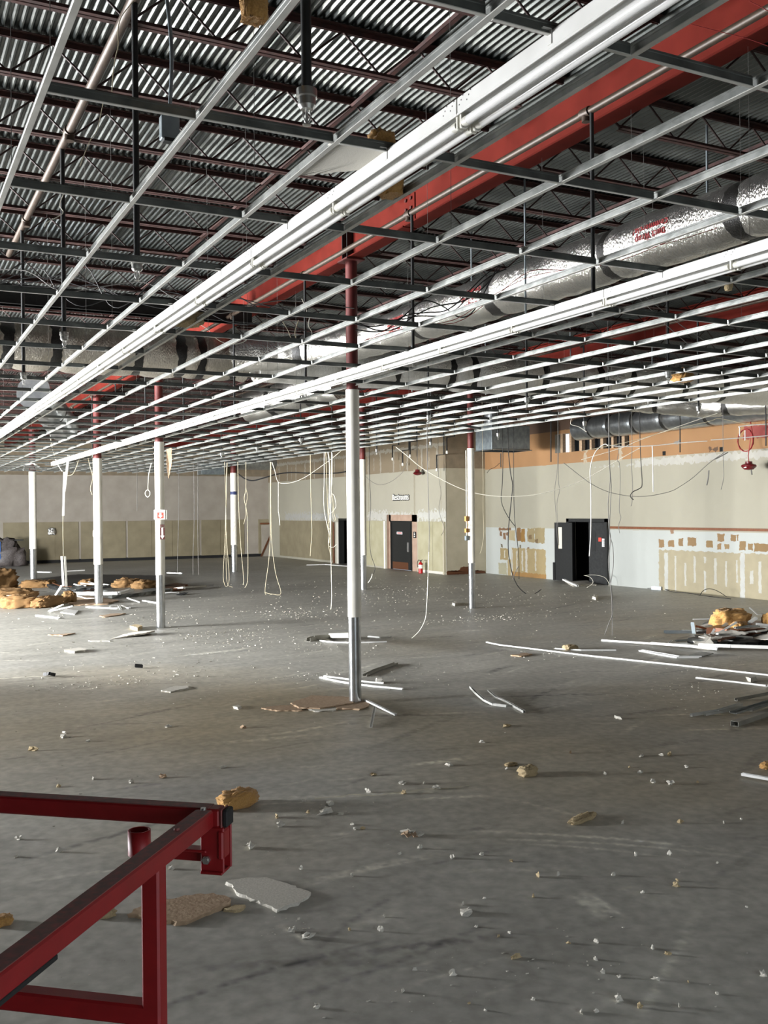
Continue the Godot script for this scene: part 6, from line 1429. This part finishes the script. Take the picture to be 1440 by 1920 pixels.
	scrap("metal_strip", "upright pale plate at the left end of the right rubble pile", "metal strip", M.galv, [Vector3(14.326, -0.063, -14.574), Vector3(14.291, 0.222, -14.592)], 0.1, 0.02)
	scrap("metal_strip", "grey channel crossing the right rubble pile to the upper right", "metal strip", M.tee_cap, [Vector3(14.671, 0.13, -13.724), Vector3(14.965, 0.352, -13.575)], 0.07, 0.05)
	scrap("metal_strip", "white strip sticking up at the middle of the right rubble pile", "metal strip", M.white_paint, [Vector3(14.094, -0.095, -13.457), Vector3(14.167, 0.194, -13.42)], 0.05, 0.03)
	scrap("metal_strip", "bent white strip looping at the front of the right rubble pile", "metal strip", M.white_paint, [Vector3(13.792, 0.051, -13.948), Vector3(13.855, -0.01, -13.916), Vector3(13.918, -0.021, -13.884), Vector3(14.045, 0.008, -13.819)], 0.06, 0.03)
	scrap("metal_strip", "pale angle on top of the right rubble pile", "metal strip", M.white_paint, [Vector3(14.787, 0.253, -13.44), Vector3(15.166, 0.209, -13.247)], 0.06, 0.04)
	scrap("metal_strip", "thin white strip jutting up behind the right rubble pile", "metal strip", M.white_paint, [Vector3(15.536, 0.466, -14.294), Vector3(15.678, 0.325, -14.221), Vector3(15.917, 0.333, -14.099)], 0.04, 0.02)
	scrap("metal_strip", "brown strip in the middle of the right rubble pile", "metal strip", M.kick, [Vector3(14.503, 0.102, -14.708), Vector3(14.883, -0.009, -14.514)], 0.08, 0.04)
	scrap("metal_strip", "grey strip under the wool in the right rubble pile", "metal strip", M.galv_dull, [Vector3(14.215, -0.021, -14.069), Vector3(14.539, 0.243, -13.904)], 0.07, 0.04)
	scrap("metal_strip", "pale stick pointing left out of the right rubble pile", "metal strip", M.tee_cap, [Vector3(14.615, 0.068, -14.763), Vector3(14.874, 0.162, -14.631)], 0.05, 0.03)
	scrap("metal_strip", "dark angle jutting left from the top of the right rubble pile", "metal strip", M.tee_web, [Vector3(14.795, 0.098, -14.784), Vector3(15.036, 0.225, -14.661)], 0.08, 0.05)
	scrap("metal_strip", "short bright offcut in the middle of the right rubble pile", "metal strip", M.white_paint, [Vector3(14.112, 0.066, -13.898), Vector3(14.167, 0.167, -13.87)], 0.09, 0.05)
	scrap("metal_strip", "thin pale stick across the wool roll of the right rubble pile", "metal strip", M.tee_cap, [Vector3(14.051, 0.091, -13.704), Vector3(14.385, 0.309, -13.534)], 0.04, 0.03)
	scrap("metal_strip", "bent pale loop at the right of the right rubble pile", "metal strip", M.white_paint, [Vector3(14.048, 0.034, -13.144), Vector3(14.153, 0.082, -13.09), Vector3(14.257, -0.007, -13.037)], 0.03, 0.02)
	scrap("metal_strip", "flat white strip lying behind the left of the right rubble pile", "metal strip", M.white_paint, [Vector3(16.053, 0.004, -16.358), Vector3(16.524, 0.004, -16.19)], 0.06, 0.02)
	board("crumpled white sheet on the right rubble pile at the edge", Vector3(14.386, 0, -12.767), [Vector2(-0.281, -0.131), Vector2(0.23, -0.246), Vector2(0.477, -0.097), Vector2(-0.034, 0.345), Vector2(-0.393, 0.129)], 0.05, 0.06, M.gypsum, 120, "board_fragment", "debris", 0.06, 0.12)
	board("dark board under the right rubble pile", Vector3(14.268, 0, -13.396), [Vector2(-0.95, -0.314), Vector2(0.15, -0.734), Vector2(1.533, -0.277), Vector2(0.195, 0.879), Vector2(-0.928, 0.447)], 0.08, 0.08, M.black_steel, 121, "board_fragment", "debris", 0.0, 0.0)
	board("brown board underneath the wool of the right rubble pile", Vector3(14.986, 0, -13.842), [Vector2(-0.933, -0.135), Vector2(0.106, -0.663), Vector2(1.223, -0.184), Vector2(0.3, 0.613), Vector2(-0.697, 0.369)], 0.2, 0.08, M.kick, 122, "board_fragment", "debris", 0.0, 0.0)
	wool("large yellow insulation lump on top of the right rubble pile", Vector3(14.891, 0.09, -14.173), Vector3(0.74, 0.46, 0.42), 61, -0.3)
	wool("smaller yellow insulation roll on the front of the right rubble pile", Vector3(14.661, 0.11, -13.729), Vector3(0.42, 0.22, 0.26), 62, 0.3)
	wool("yellow insulation lump at the right edge behind the right rubble pile", Vector3(15.64, 0.082, -13.791), Vector3(0.4, 0.4, 0.35), 63, 0.2)
	# lower right: studs and strips
	stud("grey steel stud with its open end toward the camera at the right edge", Vector3(8.645, 0.028, -8.186), Vector3(9.875, 0.03, -8.556), 0.092, 0.055)
	stud("second grey steel stud lying behind the open-ended stud at the right edge", Vector3(9.329, 0.05, -8.605), Vector3(10.08, 0.12, -8.69), 0.09, 0.04)
	scrap("metal_strip", "pale strip lying left of the steel stud at the right edge", "metal strip", M.tee_cap, [Vector3(8.599, 0.004, -8.812), Vector3(8.994, 0.02, -8.783), Vector3(9.528, 0.03, -8.907)], 0.04, 0.03)
	scrap("metal_strip", "second pale strip alongside it left of the steel stud", "metal strip", M.tee_cap, [Vector3(8.764, 0.004, -8.753), Vector3(9.443, 0.02, -8.785)], 0.035, 0.03)
	scrap("metal_strip", "dark strip leaning over the stud at the right edge", "metal strip", M.tee_web, [Vector3(8.979, 0.05, -8.517), Vector3(9.828, 0.12, -8.595)], 0.1, 0.02)
	scrap("metal_strip", "brown strip behind the stud at the right edge", "metal strip", M.galv_dull, [Vector3(9.783, 0.004, -9.233), Vector3(10.538, 0.04, -9.214)], 0.05, 0.03)
	scrap("metal_strip", "short white upright strip at the right edge of the floor", "metal strip", M.white_paint, [Vector3(10.922, 0.004, -9.722), Vector3(8.746, 0.5, -7.793)], 0.05, 0.03)
	board("white crumpled scrap beside the long tee at right", Vector3(11.127, 0, -10.21), [Vector2(-0.098, -0.017), Vector2(0.166, -0.123), Vector2(0.066, 0.027), Vector2(-0.134, 0.113)], 0.06, 0.03, M.gypsum, 123, "board_fragment", "debris", 0.0, 0.0)
	# the left-hand rubble
	for q in [[Vector3(3.262, 0, -29.841), Vector3(1.5, 0.42, 0.9), 71, "huge brown insulation heap at the left edge of the left rubble"], [Vector3(3.331, 0, -35.006), Vector3(1.6, 0.8, 0.9), 72, "tall brown insulation heap rising at the far left edge"], [Vector3(3.975, 0, -27.727), Vector3(1.3, 0.32, 0.5), 73, "long tan insulation roll across the front of the left rubble"], [Vector3(4.665, 0, -28.551), Vector3(0.5, 0.36, 0.36), 74, "orange insulation tuft at the right end of the tan roll"], [Vector3(4.542, 0, -35), Vector3(0.8, 0.3, 0.5), 75, "orange insulation lump behind the tan roll"], [Vector3(7.106, 0, -32.22), Vector3(1.0, 0.42, 0.6), 76, "orange-yellow insulation lump left of the second left column"], [Vector3(7.479, 0, -31.466), Vector3(0.85, 0.4, 0.6), 77, "paler insulation lump beside the second left column"], [Vector3(6.079, 0, -33.428), Vector3(0.75, 0.36, 0.5), 78, "brown insulation lump left of the rubble column"], [Vector3(5.055, 0, -35.211), Vector3(0.9, 0.26, 0.5), 79, "dark insulation lump behind the bent white channel"], [Vector3(3.225, 0, -27.692), Vector3(0.9, 0.4, 0.5), 80, "tan insulation lump at the front of the left rubble"]]:
		wool(q[3], q[0], q[1], q[2], 0.3 * (q[2] % 5), M.wool_dimmed)  # dimmed wool colour, as these heaps lie in weaker light
	board("tan board sheet lying in front of the left rubble heap", Vector3(3.4, 0, -30.336), [Vector2(-0.271, -1.014), Vector2(0.335, -1.048), Vector2(0.463, 0.089), Vector2(-0.085, 1.288), Vector2(-0.441, 0.684)], 0.03, 0.05, M.kraft, 131, "board_fragment", "debris", 0.0, 0.2)
	board("pale flat sheet under the rubble column", Vector3(5.215, 0, -28.508), [Vector2(-0.625, -0.473), Vector2(0.232, -1.971), Vector2(0.75, 0.224), Vector2(0.229, 1.194), Vector2(-0.586, 1.026)], 0.03, 0.06, M.kraft, 132, "board_fragment", "debris", 0.0, 0.0)
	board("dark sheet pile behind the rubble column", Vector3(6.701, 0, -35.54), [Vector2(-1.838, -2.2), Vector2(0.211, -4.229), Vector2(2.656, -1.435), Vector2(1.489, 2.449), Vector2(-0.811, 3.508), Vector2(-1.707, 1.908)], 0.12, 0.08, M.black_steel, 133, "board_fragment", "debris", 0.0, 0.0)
	board("grey sheet pile right of the rubble column", Vector3(7.289, 0, -31.294), [Vector2(-1.106, -0.544), Vector2(0.019, -1.844), Vector2(1.802, -1.751), Vector2(1.038, 0.393), Vector2(-0.454, 1.725), Vector2(-1.3, 2.021)], 0.1, 0.08, M.tee_web, 134, "board_fragment", "debris", 0.0, 0.0)
	board("dark brown board behind the second left column", Vector3(8.424, 0, -31.733), [Vector2(-0.574, 0.011), Vector2(0.511, -1.417), Vector2(0.655, -0.482), Vector2(0.049, 0.93), Vector2(-0.641, 0.959)], 0.1, 0.06, M.kick, 135, "board_fragment", "debris", 0.0, 0.0)
	board("white square plate at the front of the left rubble", Vector3(4.229, 0, -25.818), [Vector2(-0.241, 0.05), Vector2(0.026, -0.722), Vector2(0.23, -0.115), Vector2(-0.015, 0.787)], 0.02, 0.01, M.white_paint, 136, "board_fragment", "debris", 0.0, 0.0)
	board("long pale broken sheet lying in front of the second left column", Vector3(4.497, 0, -20.16), [Vector2(-0.487, 0.371), Vector2(-0.156, -0.304), Vector2(0.165, -0.52), Vector2(0.486, -0.014), Vector2(0.212, 0.219), Vector2(-0.221, 0.248)], 0.03, 0.03, M.gypsum, 137, "board_fragment", "debris", 0.04, 0.0)
	board("thin white strip at the left end of the long pale sheet", Vector3(3.757, 0, -19.641), [Vector2(-0.181, -0.132), Vector2(0.155, -0.021), Vector2(0.177, 0.175), Vector2(-0.151, -0.022)], 0.015, 0.01, M.gypsum, 138, "board_fragment", "debris", 0.0, 0.0)
	board("pale flake pile below the long pale sheet at left", Vector3(3.116, 0, -18.382), [Vector2(-0.198, -0.097), Vector2(0.106, -0.232), Vector2(0.157, 0.115), Vector2(-0.064, 0.214)], 0.04, 0.03, M.gypsum, 139, "board_fragment", "debris", 0.0, 0.0)
	board("tan crumpled scrap left of the second left column", Vector3(4.865, 0, -21.288), [Vector2(-0.123, -0.1), Vector2(0.066, -0.324), Vector2(0.118, 0.048), Vector2(-0.061, 0.376)], 0.07, 0.03, M.wool_pale, 140, "board_fragment", "debris", 0.0, 0.0)
	board("thin brown scrap on the floor at far left", Vector3(3.301, 0, -21.048), [Vector2(-0.273, -0.114), Vector2(0.031, -0.031), Vector2(0.274, -0.087), Vector2(-0.032, 0.232)], 0.02, 0.03, M.kraft, 141, "board_fragment", "debris", 0.0, 0.0)
	board("pale tan sheet lying right of the front of the left rubble", Vector3(4.981, 0, -24.38), [Vector2(-0.303, 0.07), Vector2(0.003, -0.312), Vector2(0.374, -0.225), Vector2(0.177, 0.087), Vector2(-0.251, 0.38)], 0.02, 0.04, M.kraft, 142, "board_fragment", "debris", 0.0, 0.0)
	scrap("metal_strip", "white channel leaning right of the rubble column", "metal strip", M.white_paint, [Vector3(7.817, 0.004, -39.064), Vector3(6.99, 0.004, -32.238)], 0.16, 0.06)
	scrap("metal_strip", "bluish white channel lying across the rubble column's foot", "metal strip", M.white_paint, [Vector3(4.798, 0.1, -30.187), Vector3(5.569, 0.1, -29.462), Vector3(6.125, 0.12, -29.035), Vector3(6.613, 0.18, -29.419)], 0.14, 0.08)
	scrap("metal_strip", "tall white bent channel standing in the left rubble", "metal strip", M.white_paint, [Vector3(4.471, 0.048, -29.827), Vector3(4.668, 0.387, -29.727), Vector3(4.634, 1.256, -29.746)], 0.07, 0.05)
	scrap("metal_strip", "grey channel standing beside the tall white bent channel", "metal strip", M.galv_dull, [Vector3(4.8, 0.349, -29.997), Vector3(4.767, 1.242, -30.015)], 0.08, 0.05)
	scrap("metal_strip", "grey-white channel dangling from the end of the right strip light row", "metal strip", M.tee_cap, [Vector3(4.787, 3.155, -30.121), Vector3(4.909, 4.223, -30.061)], 0.13, 0.05)
	scrap("metal_strip", "narrow white strip hanging below the dangling grey-white channel", "metal strip", M.white_paint, [Vector3(4.719, 2.433, -29.929), Vector3(4.759, 3.713, -29.912)], 0.07, 0.05)
	scrap("metal_strip", "thin white rod in front of the rubble column", "metal strip", M.white_paint, [Vector3(4.814, 0.004, -26.799), Vector3(5.434, 0.004, -25.906)], 0.05, 0.03)
	scrap("metal_strip", "thin white rod at the front of the left rubble", "metal strip", M.white_paint, [Vector3(3.344, 0.004, -25.246), Vector3(3.736, 0.004, -24.306)], 0.05, 0.03)
	scrap("metal_strip", "slanted pale strip at the front of the left rubble", "metal strip", M.white_paint, [Vector3(3.741, 0.05, -25.659), Vector3(4.189, 0.18, -25.25)], 0.06, 0.03)
	scrap("metal_strip", "second slanted pale strip at the front of the left rubble", "metal strip", M.white_paint, [Vector3(3.776, 0.004, -26.163), Vector3(4.027, 0.2, -25.595)], 0.05, 0.03)
	scrap("metal_strip", "crossed pale stick right of the rubble column, upper", "metal strip", M.white_paint, [Vector3(6.062, 0.12, -27.633), Vector3(6.363, 0.004, -27.405)], 0.05, 0.03)
	scrap("metal_strip", "pale stick reaching the second left column from the left", "metal strip", M.white_paint, [Vector3(6.556, 0.004, -27.85), Vector3(6.743, 0.004, -26.79)], 0.06, 0.03)
	scrap("metal_strip", "pale crossed offcuts in front of the rubble column", "metal strip", M.white_paint, [Vector3(5.385, 0.004, -26.604), Vector3(5.647, 0.004, -26.782), Vector3(5.476, 0.004, -25.718)], 0.05, 0.03)
	scrap("metal_strip", "small pale bent offcut right of the rubble column", "metal strip", M.white_paint, [Vector3(5.559, 0.08, -25.912), Vector3(5.702, 0.004, -26.065), Vector3(5.742, 0.004, -25.873)], 0.06, 0.03)
	scrap("metal_strip", "grey stick sticking out right of the second left column", "metal strip", M.tee_cap, [Vector3(8.078, 0.004, -31.258), Vector3(8.493, 0.1, -30.561), Vector3(9.495, 0.04, -31.592)], 0.07, 0.05)
	scrap("metal_strip", "thin bar resting on wire behind the second left column", "metal strip", M.white_paint, [Vector3(7.517, 0.7, -28.823), Vector3(7.823, 0.7, -28.308)], 0.06, 0.03)
	scrap("metal_strip", "white strip on the floor behind the rubble", "metal strip", M.white_paint, [Vector3(5.739, 0.004, -44.174), Vector3(6.331, 0.004, -43.314)], 0.1, 0.04)
	scrap("metal_strip", "second white strip on the floor behind the rubble", "metal strip", M.white_paint, [Vector3(6.981, 0.004, -43.724), Vector3(7.832, 0.004, -44.018)], 0.1, 0.04)
	scrap("metal_strip", "pale strip on the floor before the hidden doorway", "metal strip", M.white_paint, [Vector3(17.418, 0.004, -41.973), Vector3(18.304, 0.004, -41.857), Vector3(18.58, 0.004, -39.543)], 0.05, 0.03)
	scrap("metal_strip", "dark scrap of rubber on the left floor", "metal strip", M.black_rubber, [Vector3(2.226, 0.004, -15.87), Vector3(2.26, 0.03, -15.727), Vector3(2.334, 0.004, -15.751)], 0.07, 0.05)
	scrap("metal_strip", "dark scrap by the pale crumbs at left", "metal strip", M.black_rubber, [Vector3(3.604, 0.02, -15.898), Vector3(3.72, 0.004, -15.883)], 0.08, 0.05)
	scrap("metal_strip", "white tube sloping to the floor before the double doors", "metal strip", M.white_paint, [Vector3(20.169, 0.12, -26.432), Vector3(19.79, 0.004, -25.192)], 0.06, 0.05)
	board("pale threshold board before the double doors", Vector3(20.692, 0, -26.194), [Vector2(0.09, -0.923), Vector2(0.995, -0.911), Vector2(-0.103, 0.947), Vector2(-0.981, 0.887)], 0.03, 0.04, M.gypsum, 143, "board_fragment", "debris", 0.0, 0.0)
	board("white crumpled paper on the floor right of the double doors", Vector3(17.642, 0, -21.679), [Vector2(-0.173, 0.092), Vector2(0.42, -0.522), Vector2(0.158, -0.085), Vector2(-0.405, 0.514)], 0.07, 0.05, M.gypsum, 144, "board_fragment", "debris", 0.0, 0.0)
	board("white crumpled scrap in front of the restroom corner column", Vector3(13.395, 0, -22.168), [Vector2(-0.108, 0.064), Vector2(0.244, -0.41), Vector2(0.073, 0.008), Vector2(-0.208, 0.337)], 0.06, 0.05, M.gypsum, 145, "board_fragment", "debris", 0.0, 0.0)
	scrap("outlet_box", "grey cable box on the floor along the right wall, nearest the edge", "outlet box", M.galv, [Vector3(21.292, 0.004, -19.235), Vector3(21.286, 0.004, -19.047)], 0.16, 0.1)
	scrap("outlet_box", "grey cable box on the floor along the right wall by the bare board", "outlet box", M.galv, [Vector3(21.019, 0.004, -23.099), Vector3(21.119, 0.004, -22.791)], 0.16, 0.1)
	wire("cable_loop", "grey cable lying along the foot of the right wall", M.wire_black, 0.02, [Vector3(20.944, 0.03, -23.251), Vector3(21.288, 0.03, -23.019), Vector3(20.623, 0.03, -21.814), Vector3(20.715, 0.03, -21.31), Vector3(20.452, 0.03, -20.427), Vector3(20.321, 0.03, -19.333)])
	wire("cable_loop", "dark cable arching up from the foot of the right wall", M.wire_black, 0.018, [Vector3(19.977, 0.076, -20.109), Vector3(20.056, 0.207, -20.069), Vector3(20.187, 0.264, -20.002), Vector3(20.343, 0.233, -19.923), Vector3(20.499, 0.144, -19.843), Vector3(20.628, 0.04, -19.777)])
	wire("cable_loop", "pale wire loop arching at the foot of the double doors", M.wire_white, 0.014, [Vector3(20.043, 0.356, -25.129), Vector3(20.241, 0.371, -25.028), Vector3(20.423, 0.352, -24.935), Vector3(20.605, 0.281, -24.842), Vector3(20.71, 0.127, -24.788), Vector3(20.724, -0.01, -24.781)])
	wire("cable_loop", "pale wire loop curling on the floor at the double doors", M.wire_white, 0.014, [Vector3(19.695, 0.39, -24.746), Vector3(19.859, 0.338, -24.662), Vector3(19.948, 0.202, -24.616), Vector3(19.902, 0.102, -24.639), Vector3(19.767, 0.003, -24.708)])
	# more strips and torn sheets tangled into the two piles
	var loose := []
	var sheets := []
	for q in [[Vector3(14.229, 0, -13.161), 1.5, 0.7, 30, "right"], [Vector3(5.521, 0, -31.797), 2.6, 2.2, 34, "left"]]:
		for k in q[3]:
			rng.seed = 4000 + k + int(q[1] * 10.0)
			var ctr: Vector3 = q[0] + Vector3(rng.randfn(0.0, 0.55) * q[1], 0, rng.randfn(0.0, 0.5) * q[2])
			var high := maxf(0.02, 0.30 - 0.16 * Vector2((ctr.x - q[0].x) / q[1], (ctr.z - q[0].z) / q[2]).length() * 1.6) * rng.randf_range(0.3, 1.0)
			var dir := Vector3(rng.randf_range(-1, 1), 0, rng.randf_range(-0.6, 0.6)).normalized()
			var ln := rng.randf_range(0.25, 0.9)
			if k % 4 == 3:
				var bo := board("torn sheet scrap buried in the %s rubble pile" % q[4], ctr, [Vector2(-ln * 0.5, -0.12), Vector2(ln * 0.4, -0.16), Vector2(ln * 0.5, 0.14), Vector2(-ln * 0.3, 0.2)], 0.015, 0.03, [M.kraft, M.gypsum, M.black_steel, M.tee_web][(k / 4) % 4], 4100 + k, "torn_sheet", "debris", 0.03, high * 0.8, Vector3(rng.randf_range(-0.25, 0.25), rng.randf_range(0, 3), rng.randf_range(-0.25, 0.25)))
				bo.set_meta("group", "torn sheets in the %s rubble pile" % q[4])
				sheets.append(bo)
			else:
				var rise := Vector3(0, rng.randf_range(-0.08, 0.16), 0)
				var lo := scrap("metal_strip", "thin sheet-metal strip tangled in the %s rubble pile" % q[4], "metal strip", [M.white_paint, M.tee_web, M.galv_dull, M.kick, M.tee_cap][k % 5], [Vector3(0, high, 0) - dir * ln * 0.5, Vector3(0, high + 0.01, 0), Vector3(0, high, 0) + dir.rotated(Vector3.UP, rng.randf_range(-0.3, 0.3)) * ln * 0.5 + rise], rng.randf_range(0.03, 0.07), 0.03, "loose strips in the %s rubble pile" % q[4])
				lo.position = ctr
				loose.append(lo)
	var marks := [["large yellow insulation lump", Vector3(14.818, 0, -14.078)], ["right end of the pile", Vector3(14.221, 0, -12.663)], ["rubble column", Vector3(5.285, 0, -27.597)], ["second left column", Vector3(6.154, 0, -24.25)], ["bent white channel", Vector3(4.656, 0, -30.352)], ["left end of the pile", Vector3(3.22, 0, -31.505)]]
	ranked(loose, "loose metal strip in the rubble, %s to the %s", marks)
	ranked(sheets, "torn sheet scrap in the rubble, %s to the %s", marks)
	# crumbs too fine to count
	var cr := chunk(Vector3(1, 0.7, 0.8), 0.8, 5, 7, 4, 1.8)
	var mm := MultiMesh.new()
	mm.transform_format = MultiMesh.TRANSFORM_3D
	mm.mesh = cr
	var where: Array[Transform3D] = []
	rng.seed = 900
	var drifts := [[8.907, -22.513, 0.9, 1.6, 260], [12.185, -19.071, 1.6, 0.5, 170], [6.004, -19.45, 1.2, 1.2, 150], [6.204, -18.367, 1.3, 1.2, 150], [3.332, -14.812, 1.0, 0.5, 120], [2.411, -14.829, 0.6, 0.4, 50], [7.442, -16.328, 1.0, 1.2, 100], [15.279, -27.004, 1.6, 1.2, 100], [6.957, -12.969, 1.0, 0.7, 90], [9.703, -9.9, 1.0, 0.7, 110], [11.686, -11.348, 1.2, 0.6, 70], [10.19, -13.912, 1.2, 0.8, 70], [6.04, -22.909, 1.0, 1.5, 80], [12.591, -25.373, 1.6, 2.0, 120], [16.406, -22.877, 2.0, 1.5, 80], [2.206, -5.496, 0.25, 0.15, 40], [3.314, -7.518, 0.5, 0.25, 60], [2.642, -4.373, 0.8, 0.4, 50], [3.455, -4.348, 0.9, 0.6, 60], [4.229, -15.738, 1.5, 1.5, 120], [5.945, -13.837, 0.9, 0.4, 90]]
	for q in drifts:
		for k in q[4]:
			var x: float = q[0] + rng.randfn(0.0, 0.6) * q[2]
			var z: float = q[1] + rng.randfn(0.0, 0.6) * q[3]
			var s := (0.004 + 0.016 * pow(rng.randf(), 2.5)) * clampf(-z / 11.0, 0.6, 1.5)
			where.append(Transform3D(Basis(Vector3.UP, rng.randf() * 6.28).scaled(Vector3(s * rng.randf_range(0.8, 2.0), s * 0.8, s)), Vector3(x, 0, z)))
	for k in 3000:
		var z := -3.0 - 30.0 * pow(rng.randf(), 0.8)
		var x := rng.randf_range(0.1, 1.05) * -z * 1.05
		if x > 18.0:
			continue
		var s := (0.003 + 0.012 * pow(rng.randf(), 3.0)) * clampf(-z / 11.0, 0.6, 2.0)
		where.append(Transform3D(Basis(Vector3.UP, rng.randf() * 6.28).scaled(Vector3(s * rng.randf_range(0.8, 2.2), s * 0.8, s)), Vector3(x, 0, z)))
	mm.instance_count = where.size()
	for k in where.size():
		mm.set_instance_transform(k, where[k])
	var mi := MultiMeshInstance3D.new()
	mi.name = "drywall_grit"
	mi.multimesh = mm
	mi.material_override = M.gypsum
	add_child(mi)
	mi.set_meta("kind", "stuff")
	tag(mi, "fine white drywall grit scattered over the whole concrete floor", "grit")
